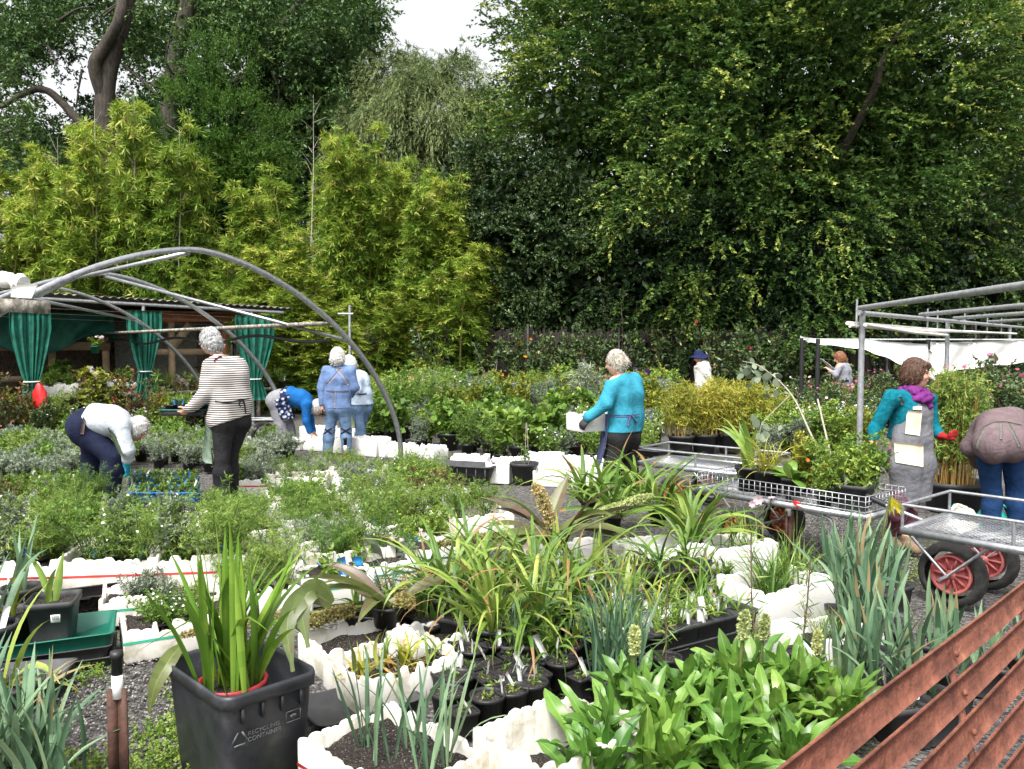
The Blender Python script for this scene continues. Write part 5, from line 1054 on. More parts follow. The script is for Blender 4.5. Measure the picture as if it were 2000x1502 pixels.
dD = P(1085, 1500, .1); foam((dD[0]+.03, dD[1]+.0, 0), .62, 'largest plain white foam box with torn scalloped rim by the broad leaves', parts=[('body', foam_mesh(.54, .42, .28, .05, 21, th=.026, scal=.055).me('body', FOAMD)), ('soil', soilbox(.54, .42, .07, 9))])
# small pots with white tags
k = 0
for j in range(6):
    for i in range(6):
        p = P(905, 1440)+np.array([math.cos(.6), math.sin(.6), 0])*(.125*i)+np.array([-math.sin(.6), math.cos(.6), 0])*(.125*j)
        px = proj(p)
        if px[0] < 860 or px[0] > 1160 or px[1] > 1450 or rng.random() < .1: continue
        put('seedling_pot', [('leaves', fromparts([twigs(np.zeros((5, 3)), rdir(5, 1.), .04, 6, .03, .008, .8)]).me('leaves', L_FRESH, tint=True))], (p[0]+rng.normal()*.008, p[1]+rng.normal()*.008, .03), 'small black seedling pot with white label beside the torn foam box', 'pot', 'small labelled seedling pots by the torn foam box', rz=.6+rng.normal()*.08, pot=P_S if rng.random() < .75 else P_M, lab=.5, labs=1.0); k += 1
t = thing('nursery_tray', 'shallow dark grey tray under the chunky foam box next to the tub', 'tray', tuple(P(700, 1388)), .62); MB().sq([(.15, 0), (.165, .05), (.175, .055), (.165, .055), (.14, .015), (0, .012)], 4, aspect=1.5).build('body', BLKD, t)
# trays and pots on the right of the strap plants
def tray(px, py, rz, hw, asp, h, label, m=BLKD, z=0):
    t = thing('nursery_tray', label, 'tray', tuple(P(px, py)[:2])+(z,), rz); MB().sq([(hw*.93, 0), (hw, h*.9), (hw*1.04, h*.92), (hw*1.04, h), (hw*.98, h), (hw*.9, .015), (0, .012)], 4, aspect=asp, rc=.12).build('body', m, t); return t
tray(1320, 1262, .55, .19, 1.9, .09, 'long black tray packed with square pots in front of the tall pot')
tray(1235, 1290, .55, .16, 1.6, .07, 'black tray of white labelled pots beside the thin foam box')
for i in range(5):
    for j in range(2):
        p = P(1235, 1292)+np.array([math.cos(.55), math.sin(.55), 0])*(.14*i-.05)+np.array([-math.sin(.55), math.cos(.55), 0])*(.15*j-.05)
        put('bulb_pot', strap(4, .16, .018, L_STRAP, elev=70, elevj=15, curve=45, base=.015, seg=5) if (i+j) % 2 else S['seedling'][i % 3], (p[0], p[1], .03), 'square black pot with white labels packed in the black trays', 'pot', 'pots packed in the black trays', rz=.55, pot=P_MS, lab=.9, labs=1.3)
        p2 = P(1330, 1262)+np.array([math.cos(.55), math.sin(.55), 0])*(.15*i-.25)+np.array([-math.sin(.55), math.cos(.55), 0])*(.16*j-.08)
        put('bulb_pot', strap(6, .22, .022, L_STRAP, elev=70, elevj=15, curve=60, base=.015, seg=6), (p2[0], p2[1], .03), 'square black pot with white labels packed in the black trays', 'pot', 'pots packed in the black trays', rz=.55, pot=P_LS, s=.8, lab=.6, labs=1.3)
fbox(1215, 1262, .5, .5, .32, .2, 'thin walled white foam box behind the dark upright leaves', .03, 31)
fb = [(1515, 1208, .5, .6, .4, .27, 'tall white foam box of grassy leaves beside the blue green sword leaves', 5), (1612, 1292, .3, .46, .34, .2, 'small broken white foam box with fine grass at the sword leaves', 6), (1430, 1118, .4, .55, .36, .25, 'white foam box with a notched rim below the mesh trolley', 7), (1110, 1112, .2, .5, .34, .2, 'white foam box under the pineapple lily pot', 9), (1270, 1110, .2, .5, .3, .22, 'white foam box under the arching clivia clump', 10)]
for px, py, rz, a, b_, h, lb, sd_ in fb:
    fbox(px, py, rz, a, b_, h, lb, .035, sd_, scal=.08)
for px, py, z in ((1480, 1195, .14), (1520, 1195, .14), (1555, 1180, .14), (1500, 1215, .14), (1420, 1105, .12), (1455, 1100, .12)): put('grassy_lily', strap(34, .36, .013, L_FINE if px % 20 else L_STRAP, elev=68, elevj=16, curve=50, base=.05, seg=6), tuple(P(px, py)[:2])+(z,), 'grassy green leaves filling the white foam boxes near the trolley', 'plant', 'grassy leaves in the boxes near the trolley')
for px, py in ((1600, 1290), (1630, 1285)): put('fine_grass', S['grassy'][0], tuple(P(px, py)[:2])+(.1,), 'fine pale grass in the small broken foam box', 'grass', 'fine grass in the small foam box', s=.55)
# more pots filling the gaps between the boxes
for x, y in gridpts([(640, 1235), (860, 1180), (1010, 1160), (1180, 1150), (1420, 1150), (1400, 1240), (1180, 1330), (900, 1320), (830, 1270)], .5, .165, .165, .3):
    q = proj(np.array([x, y, 0])); kind = rng.random()
    if kind < .14: continue
    if kind < .42: pr, lb, nm = strap(12, .3, .018, L_STRAP, elev=64, elevj=16, curve=70, base=.02, seg=7, brown=.3), 'small strap leaved plant in a black pot packed between the foam boxes', 'strap_leaved_plant'
    elif kind < .55: pr, lb, nm = strap(18, .34, .011, L_IRIS, elev=74, elevj=12, curve=35, base=.025, seg=6, brown=.2), 'thin leaved tuft in a black pot packed between the foam boxes', 'grass_plant'
    elif kind < .75: pr, lb, nm = strap(6, .24, .026, L_YEL if kind < .6 else L_STRAP, elev=72, elevj=14, curve=40, base=.015, seg=6, brown=.3), 'short yellowing shoots in a black pot packed between the foam boxes', 'bulb_plant'
    else: pr, lb, nm = S['seedling'][rng.integers(3)], 'little seedling in a black pot packed between the foam boxes', 'seedling_plant'
    put(nm, pr, (x, y, .0), lb, 'plant', lb, pot=P_MS if kind < .8 else P_S, lab=.4, labs=1.2, tilt=.03)
for i, (px, py, sc) in enumerate(((905, 1265, 1.), (985, 1245, .95), (1015, 1310, .85), (1120, 1215, .9), (840, 1205, .85), (1085, 1320, .7))):
    put('strap_leaved_plant', strap(26, .6, .026, L_STRAP, elev=54, elevj=18, curve=90, curvej=28, base=.04, seg=9, tintr=(.1, .8), kink=.15, brown=.4), P(px, py), 'drooping strap leaved clump tangled among its neighbours in the lily bed', 'plant', 'tangled strap leaved clumps of the lily bed', s=sc, pot=P_LS, lab=.4, labs=1.2)
# thin lily stems
for px, py, ht, lb in ((1480, 1335, .62, 'single dark thin lily stem with narrow leaves'), (1300, 1330, .4, 'short thin lily stem beside the black tray'), (1560, 1320, .5, 'leaning reddish lily stem by the small foam box')):
    z = np.linspace(.08, ht, 22); put('thin_lily_plant', [('stem', MB().tube([(0, 0, 0), (.01, 0, ht/2), (.0, .0, ht)], .004, 5).me('stem', TWIG)), ('leaves', fromparts([twigs(np.stack([z*0, z*0, z], -1), np.tile([0, 0, .6], (22, 1)), .02, 4, .08, .007, 1.2, .2)]).me('leaves', L_STRAP, tint=True))], P(px, py), lb, 'plant', pot=P_M, tilt=.06)

# ============================================================ broad green lilies at the bottom
for i, (px, py, s_) in enumerate(((1185, 1545, 1.), (1290, 1520, 1.05), (1400, 1530, 1.), (1500, 1500, 1.), (1235, 1455, .95), (1340, 1450, 1.), (1440, 1440, 1.05), (1545, 1440, 1.), (1480, 1415, .95), (1590, 1430, .85), (1390, 1425, .85), (1640, 1470, .9), (1160, 1600, .9), (1300, 1600, 1.), (1430, 1600, 1.), (1560, 1580, .9))):
    pr = strap(30, .29, .054, L_BROAD, elev=66, elevj=18, curve=52, curvej=30, base=.035, seg=12, widest=.55, tip=2.8, fold=.3, tintr=(.0, .6), bend=30, rib=.3, wave=.35, brown=.05)
    tall = i in (8, 4, 6, 9)
    lb = {8: 'tallest broad leaved green lily with a pale flower spike', 4: 'broad leaved lily with pale flower spike by the torn foam box', 6: 'broad leaved lily with a small flower spike in the middle of the clump', 9: 'broad leaved lily with flower spike beside the sword leaves'}.get(i, 'bright green broad leaved lily packed in the clump by the rusty bench')
    if tall: pr += spike((0, 0, .05), (.02, -.02, .4), .02, F_SP2, 260, .006, .4)
    put('broad_leaved_lily', pr, P(px, py), lb, 'plant', None if tall else 'bright broad leaved lilies by the bench', s=s_, pot=P_MS, lab=.15)
# ============================================================ blue green sword leaves
for i, (px, py, s_) in enumerate(((1625, 1200, 1.05), (1665, 1160, 1.), (1700, 1220, 1.1), (1740, 1190, .9), (1830, 1270, .9), (1720, 1290, 1.05), (1770, 1320, 1.), (1680, 1330, .95), (1640, 1390, .9), (1850, 1330, 1.), (1700, 1400, .95), (1920, 1310, .8), (1760, 1400, 1.), (2000, 1290, .8), (1810, 1390, 1.), (1660, 1260, 1.05))):
    put('sword_iris', strap(15 if px < 1745 else 10, .43 if px < 1745 else .38, .03, L_IRIS, elev=78, elevj=11, curve=20, curvej=22, base=.05, seg=8, tip=2.8, widest=.3, fold=.3, tintr=(.05, .8), kink=.1, brown=.12), P(px, py if px < 1745 else py+45), 'stiff blue green sword leaves in a black pot behind the rusty bench', 'plant', 'blue green sword leaves behind the rusty bench', s=s_, pot=P_LS, lab=.3, tilt=.05)
dl = P(1715, 1180); put('yellow_trumpet_flower', [('stem', MB().tube([(0, 0, 0), (.02, 0, .35), (.06, 0, .58)], .007, 6).me('stem', STEM)), ('flower', mesh('flower', *lquads(np.tile([.06, 0, .58], (9, 1)), nrm(rng.normal(size=(9, 3))*.25+np.array([.35, -.1, -1])), rdir(9), .13, .03), F_Y, tint=np.linspace(0, 1, 9)))], (dl[0], dl[1], .1), 'yellow drooping trumpet flower above the sword leaves', 'flower', rz=0, s=1.05)
for px, py, f, lb in ((1480, 1090, F_PALE, 'pale pink lily flowers in front of the trolley wheel'), (1555, 1105, F_R, 'small red flower beside the steel stake'), (1690, 1120, F_W, 'tiny white flower by the trolley leg')):
    put('small_lily', strap(8, .3, .008, L_FINE, elev=75, elevj=10, curve=25, base=.03, seg=5)+[('flower', flowers([(.0, 0, .38), (.06, .02, .36), (.1, -.02, .4), (-.05, 0, .34)][:4 if f is F_PALE else 1], .04, f)), ('flower_stem', MB().tube([(0, 0, 0), (0, 0, .38)], .003, 4).tube([(0, 0, .1), (.1, -.02, .4)], .003, 4).me('flower_stem', STEM))], P(px, py), lb, 'flower', pot=P_S)
# ============================================================ far left foreground
for i, (px, py, s_) in enumerate(((-20, 1560, 1.), (50, 1590, 1.), (110, 1600, .85), (-60, 1500, 1.), (20, 1520, .95), (-80, 1620, 1.1), (85, 1540, .8))):
    put('sword_iris', strap(16, .45, .03, L_IRIS, elev=72, elevj=11, curve=25, curvej=20, base=.05, seg=8, tip=2.6, fold=.3, tintr=(.1, .85), brown=.12), P(px, py), 'stiff blue green sword leaves by the steel stake at the gravel edge', 'plant', 'blue green sword leaves by the steel stake', s=s_, pot=P_M)
tray(118, 1292, .42, .2, 1.3, .06, 'shallow black tray at the bottom of the tray stack'); tray(118, 1292, .42, .19, 1.3, .06, 'second black tray in the stack under the green tray', z=.055)
t = tray(118, 1292, .42, .2, 1.3, .075, 'green plastic tray on the stacked black trays', GTRAY, z=.11)
tray(140, 1190, .5, .2, 1.4, .07, 'black tray leaning behind the square black pot', BLK, z=.12)
def bigpot(px, py, z, r, h, label, n, L_, lm, kind='sq', sticker=False, W=.035, **k):
    t = put('potted_bulb', strap(n, L_, W, lm, **k), tuple(P(px, py)[:2])+(z,), label, 'plant', pot=POT(r, h, kind, BLKD), lab=.5, labs=1.3, rz=.3)
    if sticker:
        b = MB().box((0, 0, 0), (.045, .001, .045)); o = b.build('sticker', WHT, t, loc=(.03, -r*.93, h*.62)); bb = MB()
        for q in range(9): bb.box((-.016+q*.004, -.0012, .002), (.0012+.001*(q % 2), .001, .022))
        bb.build('barcode', BLK, o)
bigpot(108, 1290, .125, .115, .22, 'square black pot with a white barcode sticker standing in the green tray', 3, .32, L_STRAP, sticker=True, W=.04, elev=72, elevj=14, curve=25, curvej=25, tintr=(.5, .9), base=.02)
bigpot(45, 1225, .05, .11, .2, 'round black pot with a blue green leaf behind the stickered pot', 6, .42, L_IRIS, 'round', elev=75, elevj=10, curve=18)
bigpot(25, 1290, .05, .12, .22, 'round black pot with yellow leaf beside the stickered pot', 4, .3, L_YEL, 'round', elev=75, elevj=10, curve=18)
bigpot(-15, 1320, .05, .12, .22, 'round black pot cut by the photo edge', 8, .5, L_IRIS, 'round', elev=72, elevj=12, curve=18)
bigpot(20, 1385, .0, .14, .13, 'low dark pot with arching yellowing strap leaves by the steel stake', 7, .45, L_STRAP, 'round', elev=50, elevj=18, curve=60, curvej=25, tintr=(.7, 1.), W=.04)
tray(60, 1350, .2, .14, 1.2, .1, 'small black crate on the gravel by the yellowing leaves', BLKD)
fbox(345, 1258, .5, .56, .36, .2, 'white foam box with green tape and small shrubs beside the black tub', .05, 41, TAPE_G, .8, FOAMD)
for px, py in ((300, 1268), (335, 1252), (365, 1235), (345, 1268)): put('small_shrub', S['herbw'][px % 3] if px != 335 else S['olive'][0], tuple(P(px, py)[:2])+(.05,), 'small thin shrub in the green taped foam box', 'shrub', 'thin shrubs in the green taped box', s=.6, pot=P_M, lab=.9, blue=.4, labs=1.2)
fbox(290, 1200, .3, .5, .36, .18, 'white foam box with green tape behind the green tray', .05, 43, TAPE_G, .75, FOAMD)
for px, py in ((265, 1205), (300, 1198), (335, 1190)): put('small_shrub', S['olive'][px % 3], tuple(P(px, py)[:2])+(.05,), 'thin shrub in the foam box behind the green tray', 'shrub', 'thin shrubs behind the green tray', s=.45, pot=P_M, lab=.8, blue=.4)
fbox(232, 1146, .12, .62, .42, .25, 'long white foam box with a red tape stripe nearest the stacked trays', .045, 45, TAPE_R, .7, FOAMD, z=.1); fbox(400, 1140, .12, .6, .42, .25, 'white foam box with a red tape stripe beside the sword leaf tub', .045, 46, TAPE_R, .7, FOAMD, z=.1)
fbox(45, 1150, .1, .6, .42, .24, 'white foam box with a faded red tape stripe at the photo edge', .045, 47, TAPE_R, .7, FOAMD, z=.1)
for px, py in ((180, 1150), (230, 1140), (280, 1150), (350, 1140), (400, 1148), (450, 1138), (20, 1150), (70, 1150)): put('small_shrub', S[('feather_dark', 'feather', 'olive')[px % 3]][px % 2], tuple(P(px, py, .1)[:2])+(.18,), 'feathery shrub in the red taped foam boxes', 'shrub', 'feathery shrubs in the red taped boxes', pot=P_M, lab=.9, blue=.5, labs=1.2)
for i, (px, py) in enumerate(((650, 1165), (735, 1140), (800, 1112))): fbox(px, py, .45, .48, .36, .2, ('white foam box with green tape beside the sword leaves', 'white foam box with green tape in the middle of the short row', 'white foam box with green tape nearest the lying flower spike')[i], .04, 60+i, TAPE_G, .85, FOAM)
put('cabbage_rosette', strap(16, .2, .09, L_GREY, elev=40, elevj=18, curve=40, base=.05, seg=7, widest=.6, tip=3, tintr=(.1, .5)), tuple(P(760, 1128)[:2])+(.15,), 'grey green cabbage like rosette in the foam box row', 'plant')
for px, py in ((640, 1160), (660, 1172), (800, 1105), (700, 1150)): put('small_shrub', S['seedling'][px % 3], tuple(P(px, py)[:2])+(.12,), 'sparse seedling in the green taped box row', 'plant', 'seedlings in the green taped row', s=1.5, lab=1, blue=.5, labs=1.2)
# ============================================================ mossy weeds and stones on the gravel
def weeds():
    c = []
    for scr, n in (([(60, 1310), (240, 1290), (210, 1330), (60, 1350)], 90), ([(280, 1425), (360, 1400), (440, 1520), (260, 1560)], 260), ([(60, 1480), (220, 1470), (330, 1560), (60, 1580)], 200), ([(1590, 1090), (1840, 1100), (1830, 1150), (1600, 1140)], 160), ([(340, 1300), (345, 1400), (300, 1400)], 20), ([(500, 1540), (620, 1500), (620, 1580)], 60)):
        poly = [P(*q)[:2] for q in scr]; lo = np.min(poly, 0); hi = np.max(poly, 0); k = 0
        while k < n:
            p = lo+(hi-lo)*rng.random(2)
            if inpoly(p, poly): c.append((p[0], p[1], .005)); k += 1
    c = np.array(c); c += rng.normal(size=c.shape)*np.array([.03, .03, 0])
    V, F, t_ = twigs(c, rdir(len(c), .9), .05, 12, .016, .012, 1.2, 0, 0, rng.uniform(.4, 1, len(c)), .3)
    o = link('weeds', mesh('weeds', V, F, L_FRESH, tint=t_)); o['kind'] = 'stuff'
weeds()
def stones():
    n = 5200; scr = [(40, 1300), (380, 1280), (470, 1600), (20, 1600)]; pts = []
    poly = [P(*q)[:2] for q in scr]; poly2 = [P(*q)[:2] for q in [(1380, 1010), (1780, 1010), (1850, 1150), (1560, 1130)]]
    for pl, m in ((poly, 3800), (poly2, 2600)):
        lo = np.min(pl, 0); hi = np.max(pl, 0); k = 0
        while k < m:
            p = lo+(hi-lo)*rng.random(2)
            if inpoly(p, pl): pts.append(p); k += 1
    pts = np.array(pts); n = len(pts); base = np.array([[1, 0, 0], [0, 1, 0], [-1, 0, 0], [0, -1, 0], [0, 0, 1], [0, 0, -1.]]); F0_ = np.array([[0, 1, 4], [1, 2, 4], [2, 3, 4], [3, 0, 4], [1, 0, 5], [2, 1, 5], [3, 2, 5], [0, 3, 5]])
    s = rng.uniform(.004, .011, n)[:, None, None]*(base[None]*rng.uniform(.6, 1.3, (n, 6, 1))); a = rng.random(n)*6.28; c, q = np.cos(a)[:, None], np.sin(a)[:, None]
    V = np.stack([s[..., 0]*c-s[..., 1]*q, s[..., 0]*q+s[..., 1]*c, s[..., 2]*.7], -1)+np.concatenate([pts, np.full((n, 1), .002)], 1)[:, None]
    o = link('gravel', mesh('gravel', V.reshape(-1, 3), (F0_[None]+np.arange(n)[:, None, None]*6).reshape(-1, 3), leaf('gravel_stone', [(0, (.03, .028, .028)), (.6, (.11, .105, .1)), (1, (.3, .28, .26))], .9, 0), tint=np.repeat(rng.random(n), 8))); o['kind'] = 'stuff'
stones()
# watering cans by the bent person
for px, m, lb in ((1880, surf('cream_can', (.6, .58, .48), (.7, .68, .58), 5, .45), 'cream watering can with a green spout on the ground behind the mesh trolley'), (1935, surf('teal_can', (.01, .28, .24), (.02, .36, .3), 5, .4), 'teal watering can between the blue trouser legs')):
    c0_ = P(px, 1045); t = thing('watering_can', lb, 'watering can', tuple(c0_), .4 if px < 1900 else 2.6); MB().lathe([(0, 0), (.11, 0), (.13, .04), (.12, .17), (.08, .23), (.06, .24), (.0, .24)], 18).build('body', m, t, True)
    MB().tube([(.1, 0, .05), (.22, 0, .16), (.3, 0, .24)], [.03, .022, .018], 8).build('spout', MATS.get('teal_can') or surf('teal_can', (.01, .28, .24), (.02, .36, .3), 5, .4), t, True); MB().tube(cr([(-.11, 0, .06), (-.2, 0, .14), (-.1, 0, .27), (.04, 0, .24)], 6), .014, 8).build('handle', m, t, True)
# ============================================================ people: smooth bodies grown from joints
from mathutils.bvhtree import BVHTree
class SDF:
    def __init__(s, lo, hi, h):
        s.lo = np.array(lo, np.float32)-.06; s.h = h; n = np.ceil((np.array(hi)+.06-s.lo)/h).astype(int)+1
        s.n = n; s.F = np.full(n, 1., np.float32); s.ax = [s.lo[i]+h*np.arange(n[i], dtype=np.float32) for i in range(3)]
    def _win(s, lo, hi):
        a = np.clip(np.floor((lo-s.lo)/s.h).astype(int), 0, s.n); b = np.clip(np.ceil((hi-s.lo)/s.h).astype(int)+1, 0, s.n)
        sl = tuple(slice(a[i], b[i]) for i in range(3)); X = [s.ax[i][sl[i]] for i in range(3)]
        return sl, np.stack(np.meshgrid(*X, indexing='ij'), -1)
    def _mix(s, sl, d, k):
        f = s.F[sl]
        if k > 0: hh = np.maximum(k-np.abs(f-d), 0)/k; s.F[sl] = np.minimum(f, d)-hh*hh*k*.25
        else: s.F[sl] = np.minimum(f, d)
    def cone(s, a, b, ra, rb, k=.03, flat=None):
        a = np.asarray(a, np.float32); b = np.asarray(b, np.float32); m = max(ra, rb)*(1.0 if flat is None else max(1, 1/min(flat[1], 1)))+k+.03
        sl, p = s._win(np.minimum(a, b)-m, np.maximum(a, b)+m)
        if p.size == 0: return s
        q = p-a; ba = b-a; L2 = max(float(ba@ba), 1e-8); t = np.clip(q@ba/L2, 0, 1); r = q-t[..., None]*ba
        if flat is not None:
            n = np.asarray(flat[0], np.float32); n = n/np.linalg.norm(n); c = r@n; r = r+n*(c*(1/flat[1]-1))[..., None]
        s._mix(sl, (np.sqrt((r*r).sum(-1))-(ra+(rb-ra)*t)).astype(np.float32), k); return s
    def ell(s, c, r, M=None, k=.02, sub=False):
        c = np.asarray(c, np.float32); r = np.asarray(r, np.float32); m = r.max()+k+.02; sl, p = s._win(c-m, c+m)
        if p.size == 0: return s
        q = p-c
        if M is not None: q = q@np.asarray(M, np.float32)
        k0 = np.sqrt(((q/r)**2).sum(-1)); d = ((k0-1)*r.min()*.5+(k0-1)*k0/np.maximum(np.sqrt(((q/(r*r))**2).sum(-1)), 1e-4)*.5).astype(np.float32)
        if sub: s.F[sl] = np.maximum(s.F[sl], -d)
        else: s._mix(sl, d, k)
        return s
    def cut(s, n, p0):
        n = np.asarray(n, np.float32); n = n/np.linalg.norm(n); X, Y, Z = np.meshgrid(*s.ax, indexing='ij', sparse=True)
        s.F = np.maximum(s.F, X*n[0]+Y*n[1]+Z*n[2]-np.float32(np.dot(n, p0))); return s
    def noise(s, amp, fr, seed=0):
        g = np.random.default_rng(seed); X, Y, Z = np.meshgrid(*s.ax, indexing='ij', sparse=True); W = 0
        for i in range(3):
            d = g.normal(size=3)*fr*(1+.7*i); e = g.normal(size=3)*fr*.6; W = W+np.sin(X*d[0]+Y*d[1]+Z*d[2]+g.random()*6+1.5*np.sin(X*e[0]+Y*e[1]+Z*e[2]))/(1+i)
        s.F = s.F+(amp*W).astype(np.float32); return s
    def mesh(s):
        F = s.F; I = F < 0; c = np.zeros(np.array(F.shape)-1, np.int8)
        for dx in (0, 1):
            for dy in (0, 1):
                for dz in (0, 1): c += I[dx:dx+c.shape[0], dy:dy+c.shape[1], dz:dz+c.shape[2]]
        idx = np.argwhere((c > 0) & (c < 8)); ids = np.full(c.shape, -1, np.int32); ids[tuple(idx.T)] = np.arange(len(idx))
        acc = np.zeros((len(idx), 3)); cnt = np.zeros(len(idx))
        cor = [np.array(x) for x in ((0, 0, 0), (1, 0, 0), (0, 1, 0), (1, 1, 0), (0, 0, 1), (1, 0, 1), (0, 1, 1), (1, 1, 1))]
        val = [F[tuple((idx+q).T)] for q in cor]
        for a in range(8):
            for b in range(a+1, 8):
                if np.abs(cor[a]-cor[b]).sum() != 1: continue
                m = (val[a] < 0) != (val[b] < 0); t = val[a][m]/(val[a][m]-val[b][m]); acc[m] += cor[a]+(cor[b]-cor[a])*t[:, None]; cnt[m] += 1
        V = (idx+acc/cnt[:, None])*s.h+s.lo; Fs = []
        for ax in range(3):
            o = [0, 0, 0]; o[ax] = 1; sh = F.shape; A = I[:sh[0]-o[0], :sh[1]-o[1], :sh[2]-o[2]]; B = I[o[0]:, o[1]:, o[2]:]
            e = np.argwhere(A != B); u, v = (ax+1) % 3, (ax+2) % 3; ok = (e[:, u] > 0) & (e[:, v] > 0) & (e[:, u] < sh[u]-1) & (e[:, v] < sh[v]-1); e = e[ok]
            fl = A[tuple(e.T)]; du = np.zeros(3, int); dv = np.zeros(3, int); du[u] = 1; dv[v] = 1
            q = np.stack([ids[tuple((e-du-dv).T)], ids[tuple((e-dv).T)], ids[tuple(e.T)], ids[tuple((e-du).T)]], 1); q[~fl] = q[~fl][:, ::-1]; Fs.append(q)
        return V, np.vstack(Fs)
SKIN = surf('skin', (.5, .27, .19), (.62, .36, .26), 14, .5, .0, .35)
def cloth_m(n, c, v=.82, sc=14, rough=.85, bump=.25):
    k = 'cloth_'+n
    if k in MATS: return MATS[k]
    m = surf(k, tuple(x*v for x in c), c, sc, rough, 0, .15, bump=.4, bscale=11, contrast=(.4, .6)); nt = m.node_tree
    for nd in nt.nodes:
        if nd.type == 'BUMP':
            nd.inputs['Distance'].default_value = .03; nz = nd.inputs['Height'].links[0].from_node; nz.inputs['Distortion'].default_value = 1.6; nz.inputs['Detail'].default_value = 2.5
    return m
def hair_m(n, a, b): return surf('hair_'+n, a, b, 60, .6, 0, .3, bump=.5, bscale=150, stretch=(1, 1, .35), contrast=(.38, .62))
EYEW = surf('eye_white', (.75, .73, .7), (.8, .78, .75), 5, .2); EYED = surf('eye_dark', (.03, .02, .015), (.05, .035, .025), 5, .2); LIPS = surf('lips', (.42, .13, .12), (.5, .18, .16), 9, .45)
class Person:
    def __init__(s, label, foot, J, f, h=.009, g=1., headr=1., hands=None, group=None, slim=1., lean=None):
        s.t = thing('person', label, 'person', (foot[0], foot[1], 0)); s.o = np.array([foot[0], foot[1], 0]); s.D = foot[1]
        s.J = {k: Q(v[0], v[1], s.D+(v[2] if len(v) > 2 else 0))-s.o for k, v in J.items()}; s.f = nrm(np.array(f, float)); s.h = h; s.g = g; s.hr = headr; s.hands = hands or {}
        J = s.J; s.lat = nrm(J['shL']-J['shR']); up = nrm(J['neck']-J['pelvis']); s.fw = nrm(np.cross(up, s.lat)*1.0); s.bvh = {}
        if 'chest' not in J: J['chest'] = J['pelvis']*.3+J['neck']*.7
        if 'waist' not in J: J['waist'] = J['pelvis']*.62+J['neck']*.38
        for q in 'LR':
            if 'hip'+q not in J: J['hip'+q] = J['pelvis']+s.lat*(.085 if q == 'L' else -.085)-np.array([0, 0, .03])
    def torso(s, S, e=0., low=True, k=.05):
        J, g, lat = s.J, s.g, s.lat
        S.cone(J['shL']-lat*.03, J['shR']+lat*.03, .068*g+e, .068*g+e, k)
        for q in (-1, 1):
            o = lat*.062*g*q; S.cone(J['chest']+o, J['waist']+o*.95, .112*g+e, .108*g+e, k); S.cone((J['neck']*.35+J['chest']*.65)+o, J['chest']+o, .095*g+e, .112*g+e, k)
            if low: S.cone(J['waist']+o*.95, J['pelvis']+o*1.1, .108*g+e, .122*g+e, k)
        return S
    def arm(s, S, q, e=0., fore=1., start=0., k=.03, rf=None):
        J, g = s.J, s.g; S.cone(J['sh'+q], J['el'+q], .054*g+e, .043*g+e, k)
        if fore > 0: w = J['el'+q]+(J['wr'+q]-J['el'+q])*fore; S.cone(J['el'+q], w, .043*g+e, .031*g+e, k)
        return S
    def leg(s, S, q, e=0., to=1., k=.04, flare=0.):
        J, g = s.J, s.g; S.cone(J['hip'+q], J['kn'+q], .092*g+e, .06*g+e, k); a = J['kn'+q]+(J['an'+q]-J['kn'+q])*to
        S.cone(J['kn'+q], J['kn'+q]*.65+J['an'+q]*.35, .06*g+e, .06*g+e+flare*.4, k).cone(J['kn'+q]*.65+J['an'+q]*.35, a, .06*g+e+flare*.4, .042+e+flare, k); return S
    def foot(s, S, q, e=0.):
        J = s.J; a = J['an'+q]; toe = J.get('toe'+q, a+s.f*np.array([1, 1, 0])*.17); a = np.array([a[0], a[1], .045]); toe = np.array([toe[0], toe[1], .035]); d = nrm(toe-a)
        S.cone(a-d*.045, toe, .04+e, .034+e, .02, ((0, 0, 1), .95)).cone(a, s.J['an'+q], .042+e, .042+e, .02); return S
    def hand(s, S, q, e=0., k=.008):
        J = s.J; w = J['wr'+q]; hd = J.get('ha'+q, w+nrm(w-J['el'+q])*.09); d = nrm(hd-w); n, curl = s.hands.get(q, ((0, 0, -1), .5)); n = np.array(n, float); n = nrm(n-d*(n@d)); sd = np.cross(d, n); th = 1 if q == 'L' else -1
        S.cone(w, w+d*.035, .028+e, .03+e, .02, (n, .75)).cone(w+d*.035, w+d*.085, .036+e, .038+e, .015, (n, .5))
        for i, (o, l) in enumerate(((-.029, .068), (-.01, .078), (.01, .074), (.028, .058))):
            b = w+d*.085+sd*o*th; m = b+nrm(d*(1-curl*.5)+n*curl*.7+sd*o*th*2)*l*.5; t = m+nrm(d*(1-curl)+n*curl*1.3)*l*.5
            S.cone(b, m, .0095+e, .009+e, k).cone(m, t, .009+e, .0075+e, k)
        b = w+d*.03-sd*.03*th; m = b+nrm(d*.6-sd*.7*th+n*.35)*.042; S.cone(b, m, .013+e, .0105+e, k).cone(m, m+nrm(d*.9-sd*.1*th+n*.6)*.033, .0105+e, .009+e, k); return S
    def frame(s, f=None):
        f = s.hf; l = nrm(np.cross((0, 0, 1.), f)) if abs(f[2]) < .95 else s.lat; u = np.cross(f, l); return np.stack([f, l, u], 1)
    def bounds(s, keys=None, pad=.16):
        A = np.array([v for k, v in s.J.items() if keys is None or k in keys]); return A.min(0)-pad, A.max(0)+pad
